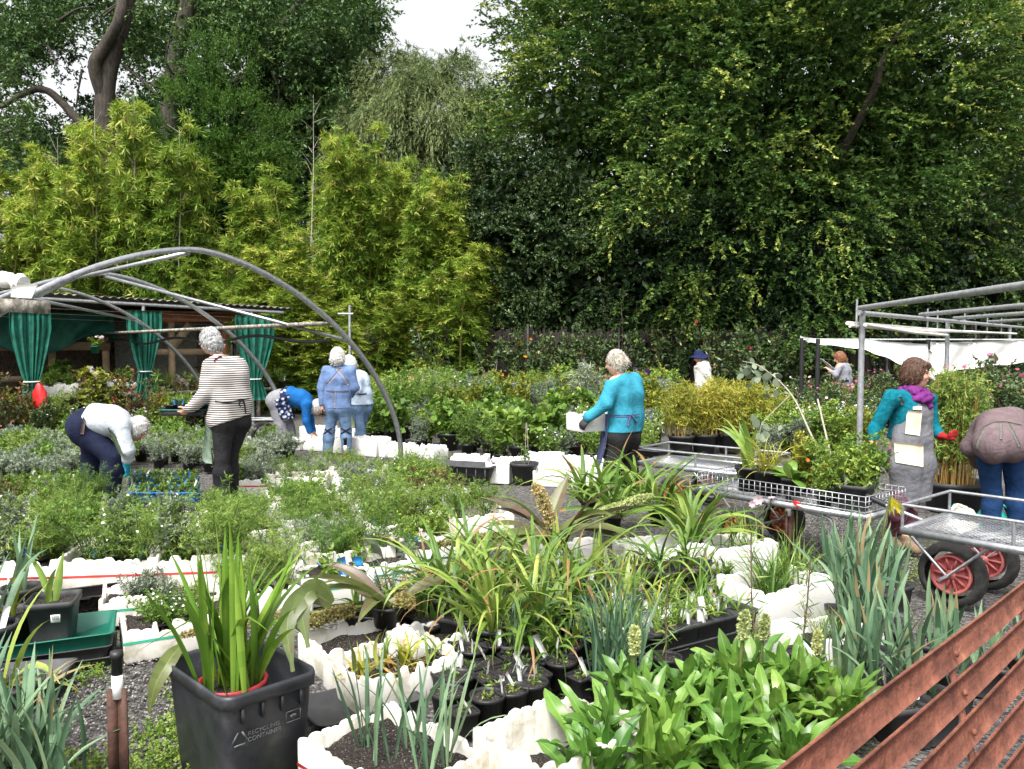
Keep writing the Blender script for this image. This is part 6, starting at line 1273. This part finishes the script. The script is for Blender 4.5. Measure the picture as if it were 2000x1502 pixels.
    def body(s, hf, skin=None):
        s.hf = nrm(np.array(hf, float)); J = s.J; lo, hi = s.bounds(); S = SDF(lo, hi, min(s.h, .0075)); s.torso(S)
        for q in 'LR': s.arm(S, q); s.hand(S, q); s.leg(S, q); s.foot(S, q)
        M = s.frame(); r = s.hr; c = J['head']; S.cone(J['neck']-np.array([0, 0, .02]), c-M[:, 2]*.06, .052, .05, .03); s.M = M
        F = lambda a, b, z: c+M@np.array([a, b, z])*r
        S.ell(c, np.array([.097, .076, .112])*r, M, .02).ell(F(.03, 0, -.058), np.array([.056, .054, .056])*r, M, .03).ell(F(.052, 0, -.088), np.array([.022, .026, .02])*r, M, .02)
        S.cone(F(.093, 0, .01), F(.112, 0, -.028), .008*r, .012*r, .012).cone(F(.078, .035, .026), F(.078, -.035, .026), .016*r, .016*r, .015)
        for q in (1, -1): S.ell(F(-.005, .076*q, -.012), np.array([.02, .008, .032])*r, M, .006); S.ell(F(.064, .036*q, -.03), np.array([.026, .026, .022])*r, M, .02)
        V, Fc = S.mesh(); link('body', mesh('body', V, Fc, skin or SKIN, True), s.t)
        for q in (1, -1):
            MB().lathe([(0, -.011), (.008, -.008), (.0115, 0), (.008, .008), (0, .011)], 10, F(.083, .033*q, .006)).build('eye', EYED, s.t, True)
            MB().tube([F(.097, .018*q, .024), F(.094, .035*q, .029), F(.082, .052*q, .022)], .0035, 5).build('eyebrow', hair_m('brow', (.08, .05, .035), (.14, .09, .06)), s.t, True)
        MB().tube([F(.083, .024, -.062), F(.095, .01, -.059), F(.097, 0, -.06), F(.095, -.01, -.059), F(.083, -.024, -.062)], [.002, .005, .005, .005, .002], 6).build('mouth', LIPS, s.t, True)
        return s
    def garment(s, name, mat, fn, keys=None, amp=.004, fr=26, seed=1, cuts=(), h=None, pad=.2, obj='clothing'):
        lo, hi = s.bounds(keys, pad); S = SDF(lo, hi, h or s.h); fn(S)
        if amp: S.noise(amp, fr, seed)
        for n, p in cuts: S.cut(n, p)
        V, Fc = S.mesh(); s.bvh[name] = BVHTree.FromPolygons([Vector(v) for v in V], [tuple(int(i) for i in f) for f in Fc]); link(name, mesh(name, V, Fc, mat, True), s.t); return s
    def hair(s, mat, kind='short', vol=1., amp=.006):
        c, M, r = s.J['head'], s.M, s.hr; F = lambda a, b, z: c+M@np.array([a, b, z])*r
        S = SDF(c-.24, c+.2, .006); v = .012*vol; S.ell(F(-.012, 0, .016), np.array([.1+v, .083+v, .112+v])*r, M, .01)
        if kind in ('bob', 'short'): S.ell(F(-.04, 0, -.035), np.array([.072+v, .082+v, (.085 if kind == 'bob' else .07)+v])*r, M, .03)
        if kind == 'bun': S.ell(F(-.035, 0, -.03), np.array([.068, .075, .07])*r, M, .03).ell(F(-.115, 0, -.02), np.array([.035, .035, .045])*r, M, .012)
        if kind == 'bob':
            for q in (1, -1): S.ell(F(.02, .074*q, -.02), np.array([.035, .016, .07])*r, M, .02)
            S.ell(F(.07, 0, .07), np.array([.045, .06, .03])*r, M, .02)
        S.noise(amp*.45, 38, 5).noise(amp*.15, 110, 6)
        S.ell(F(.105, 0, -.06), np.array([.075, .062, .115 if kind != 'bob' else .1])*r, M, 0, True); S.ell(F(.06, 0, -.12), np.array([.08, .075, .07])*r, M, 0, True)
        V, Fc = S.mesh(); g = np.random.default_rng(3); b = V[g.integers(0, len(V), 700)]; out = nrm(b-c); ok = np.ones(len(b), bool); b = b-out*.004
        dn = nrm(out*.55+g.normal(size=b.shape)*.3+np.array([0, 0, -.75])+(-M[:, 0])*.2); Lq, Fq = lquads(b, dn, nrm(out+g.normal(size=b.shape)*.3), g.uniform(.015, .035, len(b)), .007)
        link('hair', mesh('hair', np.vstack([V, Lq]), [Fc, Fq+len(V)], mat, True), s.t); return s
    def surfpt(s, g, px, py, off=.006, back=None):
        o = np.array([0, 0, CAMZ])-s.o; d = nrm(ray(px, py)); h = s.bvh[g].ray_cast(Vector(o), Vector(d))
        if h[0] is None: return None
        return np.array(h[0])-d*off
    def band(s, g, pts, w, mat, name, off=.005, n=14):
        P_ = np.array(pts, float); t = np.linspace(0, len(P_)-1, n); xy = np.stack([np.interp(t, np.arange(len(P_)), P_[:, i]) for i in (0, 1)], 1); hit = [s.surfpt(g, *q, off) for q in xy]; hit = [q for q in hit if q is not None]
        if len(hit) < 2: return s
        hit = np.array(hit); c = hit.copy(); c[1:-1] = (hit[:-2]+hit[1:-1]*2+hit[2:])/4; vw = nrm(np.array([0, 0, CAMZ])-s.o-c); sd = nrm(np.cross(np.gradient(c, axis=0), vw))*w/2
        MB().sheet(np.stack([c-sd, c+sd], 1), thick=.004).build(name, mat, s.t, True); return s
    def patch(s, g, quad, mat, name, off=.008, n=8):
        q = np.array(quad, float); G = []
        for a in np.linspace(0, 1, n):
            row = []
            for b in np.linspace(0, 1, n):
                xy = (q[0]*(1-b)+q[1]*b)*(1-a)+(q[3]*(1-b)+q[2]*b)*a; h = s.surfpt(g, *xy, off); row.append(h)
            G.append(row)
        if any(x is None for r in G for x in r): return s
        MB().sheet(np.array(G), thick=.004).build(name, mat, s.t, True); return s
    def top(s, mat, name='shirt', hem=None, e=.012, low=True, fore=1.0, hemn=(0, 0, -1), neck=True, **k):
        def fn(S): s.torso(S, e+.004, low); s.arm(S, 'L', e, fore); s.arm(S, 'R', e, fore)
        J = s.J; cuts = [(hemn, hem)] if hem is not None else []; nk = nrm(J['head']-J['neck'])
        if nk[2] > .5: cuts.append((nk, J['neck']+nk*.012))
        return s.garment(name, mat, fn, ('shL', 'shR', 'elL', 'elR', 'wrL', 'wrR', 'pelvis', 'neck', 'chest', 'waist'), cuts=cuts, **k)
    def pants(s, mat, name='trousers', e=.014, to=.97, flare=.015, waist=None, **k):
        J = s.J
        def fn(S):
            for q in (-1, 1): o = s.lat*.065*s.g*q; S.cone(J['waist']*.35+J['pelvis']*.65+o, J['pelvis']+o*1.1, .118*s.g+e, .124*s.g+e, .05)
            s.leg(S, 'L', e, to, flare=flare); s.leg(S, 'R', e, to, flare=flare)
        return s.garment(name, mat, fn, ('waist', 'pelvis', 'hipL', 'hipR', 'knL', 'knR', 'anL', 'anR'), **k)
    def shoes(s, mat):
        for q in 'LR': s.garment('shoe', mat, lambda S: s.foot(S, q, .008), ('an'+q,), amp=.001, pad=.28, cuts=[((0, 0, 1), (0, 0, .13)), ((0, 0, -1), (0, 0, .004))])
        return s
    def gloves(s, mat, cuff=None, sides='LR'):
        for q in sides:
            def fn(S): s.hand(S, q, .004); w = s.J['wr'+q]; S.cone(w, w-nrm(w-s.J['el'+q])*.05, .038, .042, .01)
            s.garment('glove', mat, fn, ('wr'+q,), amp=0, h=.006, pad=.22)
        return s
BLKC = cloth_m('black', (.02, .02, .022)); NAVY = cloth_m('navy', (.012, .016, .04)); JEAN = cloth_m('pale_jean', (.13, .21, .34), .72); DKJ = cloth_m('blue_jean', (.01, .036, .105), .7); GREYT = cloth_m('grey_trouser', (.25, .25, .27))
SHOEB = surf('brown_boot', (.13, .085, .05), (.24, .16, .1), 16, .7, bump=.2); SHOED = surf('dark_shoe', (.015, .015, .016), (.04, .04, .042), 12, .6)
STRAPM = cloth_m('strap_brown', (.1, .075, .07)); STRAPB = cloth_m('strap_black', (.02, .018, .025))

# --- woman in teal jumper and grey apron
f = (.78, -.6, 0)
p = Person('woman in teal jumper, purple scarf and grey apron striding past the loaded trolley', G_TEAL, dict(head=(1789, 729), neck=(1781, 761), shR=(1741, 778, -.1), shL=(1814, 779, .12), elR=(1709, 838, -.06), wrR=(1701, 884, -.14), haR=(1694, 902, -.17), elL=(1823, 838, .12), wrL=(1838, 852, -.0), haL=(1853, 855, -.07), chest=(1778, 805), waist=(1772, 856), pelvis=(1768, 906),
    knR=(1760, 985, -.14), anR=(1741, 1044, .0), toeR=(1757, 1062, -.1), knL=(1778, 985, .1), anL=(1772, 1052, -.12), toeL=(1790, 1076, -.24)), f, .0085, .88, .97, {'R': ((-.3, -.9, 0), .7), 'L': ((.2, -.5, .8), .8)})
p.body((.82, -.56, -.03)); TEAL = cloth_m('teal_knit', (.004, .15, .2), .65, 30, .95, .7); p.top(TEAL, 'jumper', p.J['waist'], e=.012, amp=.003)
p.pants(cloth_m('plum_leggings', (.13, .045, .07)), 'leggings', .004, .97, .0); p.shoes(SHOEB); p.gloves(cloth_m('red_glove', (.3, .02, .02), .7))
GAP = cloth_m('grey_apron', (.16, .16, .175), .75, 10); J = p.J
def _ap(S):
    for q in (-1, 1): o = p.lat*.06*q; S.cone(J['chest']+o*.9+p.f*.03, J['waist']+o+p.f*.025, .112, .122, .05); S.cone(J['waist']+o+p.f*.025, J['pelvis']+o*1.3+p.f*.03, .122, .15, .06); S.cone(J['pelvis']+o*1.3+p.f*.03, (J['knL']+J['knR'])/2+o*1.1+p.f*.03, .15, .118, .05)
p.garment('apron', GAP, _ap, None, .0012, 20, 3, cuts=[(-p.f, J['chest']-p.f*.1), ((0, 0, 1), J['chest']+np.array([0, 0, .1])), ((.1, 0, -1), Q(1770, 978, p.D)-p.o)])
CREAM = surf('stained_canvas', (.5, .43, .29), (.62, .56, .42), 16, .9, bump=.2, c3=(.34, .27, .17))
p.patch('apron', [(1771, 801), (1801, 804), (1796, 851), (1768, 847)], CREAM, 'chest_pocket'); p.patch('apron', [(1746, 864), (1803, 869), (1803, 912), (1749, 903)], CREAM, 'front_pocket'); p.patch('apron', [(1783, 794), (1800, 794), (1800, 800), (1783, 800)], WHT, 'name_badge', .012, 4)
p.band('jumper', [(1763, 790), (1757, 775)], .025, GAP, 'apron_strap', .006, 5)
SC_ = cloth_m('purple_scarf', (.16, .025, .17), .6, 18)
def _sc(S):
    c = J['neck']+np.array([0, 0, -.005])
    for k_ in range(3):
        a = np.linspace(0, 2*PI, 13); pts = [c+np.array([math.cos(q)*(.078+.012*k_), math.sin(q)*(.078+.01*k_), -.028*k_+.012*math.sin(q*2+k_)])+p.f*.015*k_ for q in a]
        for i in range(12): S.cone(pts[i], pts[i+1], .03, .03, .012)
    S.cone(c+p.f*.1-np.array([0, 0, .05]), c+p.f*.13-np.array([0, 0, .12]), .04, .03, .02)
p.garment('scarf', SC_, _sc, ('neck',), .005, 55, 4, h=.007, pad=.2); p.hair(hair_m('brown', (.035, .016, .01), (.1, .05, .03)), 'bob', 1.1)
# --- woman in the striped top
sm, nt, out = _mat('striped_jersey'); b_ = _pr(nt, .85, 0, .15); tc = nt.nodes.new('ShaderNodeTexCoord'); wv = nt.nodes.new('ShaderNodeTexWave'); wv.bands_direction = 'Z'; wv.inputs['Scale'].default_value = 14.5; wv.inputs['Distortion'].default_value = 1.1; wv.inputs['Detail'].default_value = 1; wv.inputs['Detail Scale'].default_value = .4
nt.links.new(tc.outputs['Object'], wv.inputs['Vector']); r_ = _ramp(nt, [(.42, (.03, .026, .03)), (.52, (.62, .58, .55))]); nt.links.new(wv.outputs[0], r_.inputs[0]); nt.links.new(r_.outputs[0], b_.inputs['Base Color']); nt.links.new(b_.outputs[0], out.inputs[0])
p = Person('grey haired woman in a striped top carrying a black tray of blue labelled pots', G_STRIPE, dict(head=(411, 667), neck=(428, 694), shL=(412, 712, -.1), shR=(468, 716, .16), elL=(402, 770, -.14), wrL=(370, 797, -.16), haL=(350, 812, -.12), elR=(425, 775, .26), wrR=(385, 800, .3), haR=(365, 808, .28), chest=(444, 735), waist=(452, 782), pelvis=(449, 820), knL=(433, 895, -.1), anL=(434, 972, -.08), knR=(450, 892, .1), anR=(448, 965, .12)), (-.9, .35, 0), .009, 1.13, 1.02, {'L': ((0, .6, .8), .45), 'R': ((0, -.6, .8), .5)})
p.body((-.86, .42, -.25)); p.top(sm, 'striped_top', Q(452, 822, p.D)-p.o, e=.02, amp=.006, hemn=(.35, 0, -1)); p.pants(BLKC, e=.01, to=.98, flare=.03, amp=.006); p.shoes(SHOED); p.hair(hair_m('grey', (.2, .2, .2), (.5, .5, .5)), 'short', 1.2, .012)
AG = cloth_m('sage_apron', (.2, .27, .2), .8); tp = [Q(414, 785, p.D-.1), Q(398, 792, p.D+.1)]; bt = [Q(413, 908, p.D-.12), Q(398, 900, p.D+.15)]
MB().sheet(np.array([[(tp[0]*(1-x)+tp[1]*x)*(1-z)+(bt[0]*(1-x)+bt[1]*x)*z+np.array([.015*math.sin(z*7+x*5), .02*math.sin(x*9), 0])-p.o for x in np.linspace(0, 1, 8)] for z in np.linspace(0, 1, 14)]), thick=.006).build('apron', AG, p.t, True)
p.band('striped_top', [(420, 784), (445, 787), (470, 781), (487, 778)], .014, STRAPB, 'apron_tie'); p.band('striped_top', [(474, 780), (478, 790), (479, 800), (480, 808)], .014, STRAPB, 'apron_bow', .012); p.band('striped_top', [(474, 781), (466, 788), (470, 794)], .012, STRAPB, 'apron_bow', .014); p.band('striped_top', [(433, 697), (423, 700), (418, 706)], .02, cloth_m('maroon', (.12, .02, .03)), 'neck_strap', .006, 6)
MB().tube([p.J['wrL']+np.array([.0, math.cos(a)*.036, math.sin(a)*.036]) for a in np.linspace(0, 2*PI, 14)], .006, 5).build('bracelet', GALV, p.t, True)
ty = Q(365, 806, p.D+.06); t = thing('pot_tray', 'black tray with green rim held by the striped shirt woman', 'tray', tuple(ty-np.array([0, 0, .02])), .1); MB().sq([(.14, 0), (.155, .06), (.15, .06), (.13, .012), (0, .01)], 4, aspect=1.55).build('body', BLK, t); MB().sq([(.156, .052), (.162, .054), (.162, .066), (.152, .066)], 4, aspect=1.55).build('rim', GTRAY, t)
for i in range(4):
    for j in range(2): put('blue_label_pot', S['seedling'][i % 2], (ty[0]-.12+.11*i, ty[1]-.06+.11*j, ty[2]-.01), 'small pot with bright blue labels in the carried black tray', 'plant', 'blue labelled pots in the carried tray', pot=P_S, lab=1, blue=.85)
# --- bent person in navy trousers
p = Person('white haired person in white shirt and navy trousers bending over low pots', G_BENTL, dict(head=(268, 838, .0), neck=(248, 829), shL=(240, 832, .16), shR=(236, 832, -.16), elR=(249, 880, -.18), wrR=(248, 910, -.12), haR=(250, 926, -.08), elL=(244, 880, .2), wrL=(238, 908, .1), haL=(238, 924, .06), chest=(218, 822), waist=(188, 818), pelvis=(165, 832), knR=(222, 893, -.12), anR=(216, 958, -.1), knL=(178, 895, .12), anL=(178, 962, .1)), (1, 0, 0), .009, 1.18, 1., {'L': ((-1, 0, 0), .8), 'R': ((-1, 0, 0), .8)})
p.J['hipL'] = p.J['pelvis']+np.array([.02, .1, -.05]); p.J['hipR'] = p.J['pelvis']+np.array([.04, -.1, -.05])
p.body((.75, -.15, -.65)); p.top(cloth_m('white_shirt', (.5, .54, .6), .92), 'shirt', p.J['waist']+np.array([-.06, 0, 0]), e=.018, hemn=(-1, 0, .3), fore=.6)
p.pants(NAVY, e=.028, to=.98, flare=.03, amp=.005); p.shoes(SHOED); p.gloves(cloth_m('blue_glove', (.03, .3, .42))); p.hair(hair_m('white', (.36, .35, .33), (.6, .59, .57)), 'short', 1.3, .008)
OL = cloth_m('dark_green_apron', (.06, .085, .05), .8); a0, a1, b0, b1 = Q(208, 826, p.D-.17), Q(236, 858, p.D-.2), Q(232, 880, p.D-.2), Q(252, 897, p.D-.22)
MB().sheet(np.array([[(a0*(1-x)+b0*x)*(1-z)+(a1*(1-x)+b1*x)*z-p.o+np.array([0, -.03*math.sin(z*PI)-.02, 0]) for x in np.linspace(0, 1, 8)] for z in np.linspace(0, 1, 8)]), thick=.006).build('apron', OL, p.t, True)
p.band('trousers', [(174, 800), (166, 815), (162, 832), (160, 848)], .035, STRAPM, 'apron_strap', .006)
# --- bent person in blue cardigan
p = Person('person in a bright blue cardigan and floral apron bending down to a foam box', G_CARD, dict(head=(619, 796, -.02), neck=(606, 787), shL=(602, 788, .16), shR=(598, 790, -.16), elR=(598, 822, -.16), wrR=(605, 842, -.12), haR=(614, 855, -.1), elL=(606, 822, .2), wrL=(612, 842, .1), haL=(620, 855, .05), chest=(588, 779), waist=(564, 772), pelvis=(541, 782), knR=(547, 832, -.1), anR=(551, 868, -.08), knL=(563, 832, .1), anL=(563, 866, .1)), (1, 0, 0), .01, 1.1, 1., {'L': ((-1, 0, 0), .6), 'R': ((-1, 0, 0), .6)})
p.body((.8, -.1, -.6)); p.top(cloth_m('blue_cardigan', (.01, .11, .34), .8), 'cardigan', p.J['waist']+np.array([-.02, 0, 0]), e=.016, hemn=(-1, 0, .3)); p.pants(GREYT, e=.03, flare=.03); p.shoes(SHOED); p.hair(hair_m('white', (0, 0, 0), (1, 1, 1)), 'short', 1.2)
fm, nt, out = _mat('floral_print'); b_ = _pr(nt, .85, 0, .15); tc = nt.nodes.new('ShaderNodeTexCoord'); vo = nt.nodes.new('ShaderNodeTexVoronoi'); vo.inputs['Scale'].default_value = 17; nt.links.new(tc.outputs['Object'], vo.inputs['Vector']); r_ = _ramp(nt, [(.2, (.6, .55, .55)), (.36, (.25, .3, .42)), (.5, (.015, .02, .06))]); nt.links.new(vo.outputs['Distance'], r_.inputs[0]); nt.links.new(r_.outputs[0], b_.inputs['Base Color']); nt.links.new(b_.outputs[0], out.inputs[0])
def _sk(S):
    J = p.J
    for q in (-1, 1): o = p.lat*.08*q; S.cone(J['waist']+o, J['pelvis']+o+np.array([.05, 0, 0]), .14, .16, .05); S.cone(J['pelvis']+o+np.array([.07, 0, 0]), J['pelvis']+o+np.array([.15, 0, -.28]), .14, .13, .05)
p.garment('floral_apron', fm, _sk, None, .006, 20, 6, cuts=[((-1, 0, 0), p.J['pelvis']+np.array([-.05, 0, 0])), ((0, 0, -1), p.J['pelvis']+np.array([0, 0, -.29]))])
# --- denim shirt woman, seen from behind
p = Person('white haired woman in denim shirt and jeans with crossed apron straps, back turned', G_BLUE, dict(head=(660, 699, .0), neck=(661, 713), shR=(686, 725), shL=(636, 725), elL=(628, 758, -.04), wrL=(628, 789, -.06), haL=(629, 803, -.06), elR=(693, 757, .0), wrR=(684, 772, .2), haR=(676, 774, .26), chest=(660, 739), waist=(660, 766), pelvis=(660, 796), knL=(644, 842, .02), anL=(640, 880, .0), knR=(676, 842, .02), anR=(677, 880, .0)), (0, 1, 0), .0095, .96, 1.05, {'L': ((.5, .5, 0), .8), 'R': ((0, 0, 1), .5)})
DEN = cloth_m('denim_shirt', (.13, .2, .37), .82)
p.body((.1, .97, -.2)); p.top(DEN, 'shirt', Q(660, 797, p.D)-p.o, e=.018, amp=.006); p.pants(JEAN, e=.016, flare=.018, amp=.005); p.shoes(SHOED); p.hair(hair_m('white', (0, 0, 0), (1, 1, 1)), 'short', 1.9, .012)
GS = cloth_m('grey_strap', (.3, .27, .3)); p.band('shirt', [(638, 752), (650, 738), (668, 719)], .03, GS, 'apron_strap'); p.band('shirt', [(680, 752), (671, 736), (655, 719)], .03, GS, 'apron_strap', .007); p.band('shirt', [(637, 764), (660, 765), (682, 764)], .014, STRAPM, 'apron_tie'); p.band('shirt', [(655, 765), (654, 780), (654, 796)], .016, GS, 'apron_bow', .009)
for q in ((632, 836, 648, 848), (648, 836, 632, 848), (665, 836, 685, 848), (685, 836, 665, 848)): p.band('trousers', [(q[0], q[1]), ((q[0]+q[2])/2, (q[1]+q[3])/2), (q[2], q[3])], .022, STRAPB, 'knee_strap', .006)
tag(MB().tube([Q(629, 800, p.D-.1), Q(637, 813, p.D-.12)], [.014, .008], 8).build('secateurs', BLK, smooth=True), 'black secateurs held by the denim shirt woman', 'secateurs')
# --- white shirt person beside her
p = Person('white haired person in pale blouse and sage apron standing beyond the denim shirt', G_WHITE, dict(head=(681, 711, -.02), neck=(688, 724), shL=(682, 735, -.1), shR=(708, 737, .12), elL=(697, 762, -.16), wrL=(680, 768, -.1), haL=(672, 770, -.05), elR=(708, 762, .2), wrR=(690, 770, .2), haR=(684, 772, .2), chest=(697, 746), waist=(702, 770), pelvis=(704, 795), knL=(704, 838, -.08), anL=(705, 872, -.08), knR=(704, 838, .1), anR=(704, 870, .1)), (-.9, .3, 0), .0105, 1.0, 1., {'L': ((0, 0, -1), .5), 'R': ((0, 0, -1), .5)})
p.body((-.8, .4, -.3)); p.top(cloth_m('pale_blouse', (.42, .5, .62), .9), 'blouse', Q(704, 790, p.D)-p.o, e=.03, amp=.007); p.pants(JEAN, e=.014, flare=.015); p.shoes(SHOED); p.hair(hair_m('white', (0, 0, 0), (1, 1, 1)), 'short', 1.4)
a0 = Q(691, 772, p.D-.15); a1 = Q(685, 772, p.D+.12); b0 = Q(693, 836, p.D-.17); b1 = Q(686, 836, p.D+.15)
MB().sheet(np.array([[(a0*(1-x)+a1*x)*(1-z)+(b0*(1-x)+b1*x)*z-p.o+np.array([0, .015*math.sin(z*9), 0]) for x in np.linspace(0, 1, 6)] for z in np.linspace(0, 1, 8)]), thick=.006).build('apron', cloth_m('olive_apron', (.22, .26, .14)), p.t, True)
p.band('blouse', [(699, 770), (708, 770), (716, 769)], .02, STRAPB, 'apron_tie')
# --- turquoise shirt woman
p = Person('woman in a turquoise shirt and black trousers carrying a white foam box', G_TURQ, dict(head=(1203, 708, .0), neck=(1213, 733), shL=(1200, 748, -.13), shR=(1240, 747, .14), elL=(1184, 788, -.2), wrL=(1152, 814, -.2), haL=(1136, 831, -.19), elR=(1215, 792, .26), wrR=(1170, 822, .3), haR=(1150, 830, .3), chest=(1222, 770), waist=(1222, 812), pelvis=(1217, 852), knL=(1196, 912, -.1), anL=(1185, 972, -.12), knR=(1229, 912, .1), anR=(1230, 965, .16)), (-.85, .45, 0), .009, 1.06, 1., {'L': ((.2, .6, -.4), .45), 'R': ((0, -.6, .8), .5)})
TQ = cloth_m('turquoise_shirt', (.035, .25, .35), .86); p.body((-.86, .45, -.22)); p.top(TQ, 'shirt', Q(1220, 842, p.D)-p.o, e=.024, amp=.007); p.pants(BLKC, e=.018, flare=.022, amp=.005); p.shoes(SHOED); p.gloves(surf('black_glove', (.015, .015, .016), (.05, .05, .052), 20, .7, bump=.2)); p.hair(hair_m('ash', (.22, .19, .15), (.48, .44, .38)), 'bun', .6, .003)
SLATE = cloth_m('slate_apron', (.09, .1, .22), .8); a0, a1, b0, b1 = Q(1189, 808, p.D-.16), Q(1176, 812, p.D+.12), Q(1170, 916, p.D-.16), Q(1160, 912, p.D+.14)
MB().sheet(np.array([[(a0*(1-x)+a1*x)*(1-z)+(b0*(1-x)+b1*x)*z-p.o+np.array([.02*math.sin(z*3), .015*math.sin(z*8), 0]) for x in np.linspace(0, 1, 6)] for z in np.linspace(0, 1, 10)]), thick=.006).build('apron', SLATE, p.t, True)
p.band('shirt', [(1190, 812), (1215, 813), (1248, 811)], .018, SLATE, 'apron_tie'); p.band('shirt', [(1231, 812), (1227, 822), (1226, 831)], .022, SLATE, 'apron_bow', .012, 6); p.band('shirt', [(1232, 812), (1239, 822), (1242, 830)], .022, SLATE, 'apron_bow', .012, 6)
bx = Q(1150, 840, p.D+.05); foam(tuple(bx), .5, 'small white foam box carried by the turquoise shirt woman', parts=[('body', foam_mesh(.36, .3, .19, .03, 77).me('body', FOAM))])
# --- woman in navy sun hat
p = Person('woman in wide navy sun hat and pale quilted jacket by the rhododendrons', G_HAT, dict(head=(1364, 698, .0), neck=(1370, 706), shL=(1366, 713, -.14), shR=(1376, 713, .14), elL=(1381, 732, -.18), wrL=(1388, 748, -.16), elR=(1376, 732, .2), wrR=(1370, 748, .2), chest=(1372, 722), waist=(1373, 736), pelvis=(1374, 752), knL=(1374, 785, -.1), anL=(1374, 810, -.1), knR=(1375, 785, .1), anR=(1375, 810, .1)), (-1, 0, 0), .012, 1.05, .95)
p.body((-.9, -.2, -.3)); p.top(surf('quilted_pale', (.56, .54, .5), (.68, .66, .63), 6, .7, bump=1., bscale=14, stretch=(.2, .2, 3)), 'jacket', p.J['pelvis']-np.array([0, 0, .06]), e=.035, amp=.006, fr=40); p.pants(cloth_m('pale_trouser', (.5, .47, .42)), e=.02); p.shoes(SHOED); p.hair(hair_m('grey', (0, 0, 0), (1, 1, 1)), 'short', .6)
hb = MB(); a = np.linspace(0, 2*PI, 40, endpoint=False); prof = [(.0, .13), (.05, .128), (.09, .1), (.1, .04), (.105, .02), (.15, .0), (.21, -.03)]; hb.lathe(prof, 40); V = hb.V[0]; rr = np.linalg.norm(V[:, :2], axis=1); V[:, 2] += np.where(rr > .12, .03*np.sin(np.arctan2(V[:, 1], V[:, 0])*2+.5), 0)-.25*(-V[:, 0])*(rr > .1)*.6; hb.V = [V]
hb.build('sun_hat', cloth_m('navy_hat', (.012, .018, .07)), p.t, True, loc=tuple(p.J['head']+np.array([0, 0, .03])))
# --- woman reading papers
p = Person('auburn haired woman in lilac cardigan reading white papers under the shade cloth', G_READ, dict(head=(1640, 699, .0), neck=(1645, 709), shL=(1639, 716, -.15), shR=(1651, 716, .15), elL=(1632, 733, -.2), wrL=(1621, 724, -.18), haL=(1615, 719, -.14), elR=(1640, 733, .22), wrR=(1626, 722, .2), haR=(1618, 718, .14), chest=(1647, 724), waist=(1649, 742), pelvis=(1649, 758), knL=(1648, 790, -.1), anL=(1650, 818, -.1), knR=(1650, 790, .1), anR=(1652, 818, .1)), (-1, .1, 0), .012, 1.02, 1.)
p.body((-.9, .2, -.35)); p.top(cloth_m('lilac_cardigan', (.26, .26, .3), .9), 'cardigan', p.J['pelvis'], e=.016); p.pants(cloth_m('khaki', (.36, .3, .2), .8), e=.02, flare=.02); p.shoes(SHOED); p.hair(hair_m('auburn', (.12, .045, .02), (.26, .11, .055)), 'bob', 1.4)
p.band('cardigan', [(1641, 744), (1650, 744), (1658, 744)], .05, STRAPB, 'belt', .01, 6)
pc = Q(1615, 713, p.D); pm, nt, out = _mat('printed_paper'); b_ = _pr(nt, .7); vo = nt.nodes.new('ShaderNodeTexNoise'); vo.inputs['Scale'].default_value = 26; tc = nt.nodes.new('ShaderNodeTexCoord'); nt.links.new(tc.outputs['Object'], vo.inputs['Vector']); r_ = _ramp(nt, [(.36, (.05, .05, .07)), (.4, (.8, .8, .82))]); nt.links.new(vo.outputs[0], r_.inputs[0]); nt.links.new(r_.outputs[0], b_.inputs['Base Color']); nt.links.new(b_.outputs[0], out.inputs[0])
tag(MB().sheet([[(-.16, -.14, .13), (-.14, .16, .15)], [(.02, -.15, 0), (.03, .15, .02)], [(.14, -.16, -.14), (.15, .14, -.12)]], thick=.004).build('paper_sheet', pm, loc=tuple(pc)), 'white printed papers held up by the auburn haired woman', 'papers')
# --- bent person in mauve jacket
p = Person('person in a mauve brown jacket and blue jeans bending forward, back turned', G_BENTR, dict(head=(1972, 868, .62), neck=(1966, 832, .5), shL=(1918, 836, .42), shR=(2006, 832, .42), elL=(1896, 874, .48), wrL=(1912, 902, .75), haL=(1922, 912, .82), elR=(2030, 878, .5), wrR=(2020, 905, .75), chest=(1961, 832, .3), waist=(1958, 836, .12), pelvis=(1956, 868, -.08), hipL=(1932, 885, -.03), hipR=(1980, 885, -.03), knL=(1937, 962, .05), anL=(1938, 1030, .0), knR=(1984, 962, .05), anR=(1986, 1030, .0)), (0, 1, 0), .009, 1.02, 1.)
MAU = cloth_m('mauve_jacket', (.15, .108, .115), .8)
p.body((0, .8, -.6)); p.top(MAU, 'jacket', p.J['pelvis']-np.array([0, 0, .2]), e=.036, amp=.006, fr=20, hemn=(0, -.25, -1)); p.pants(DKJ, e=.01, flare=.02, amp=.005); p.shoes(SHOED); p.hair(hair_m('grey', (0, 0, 0), (1, 1, 1)), 'short', 1.)
GB = cloth_m('grey_green_strap', (.14, .14, .12)); p.band('jacket', [(1918, 838), (1940, 826), (1965, 825), (1995, 832)], .022, GB, 'apron_tie', .006); p.band('jacket', [(1955, 826), (1956, 842), (1955, 858)], .02, GB, 'apron_bow', .01); p.band('jacket', [(1968, 826), (1982, 850), (1992, 872)], .02, GB, 'apron_bow', .01); p.band('jacket', [(1922, 838), (1910, 862), (1908, 890), (1910, 912)], .022, GB, 'apron_edge', .008)
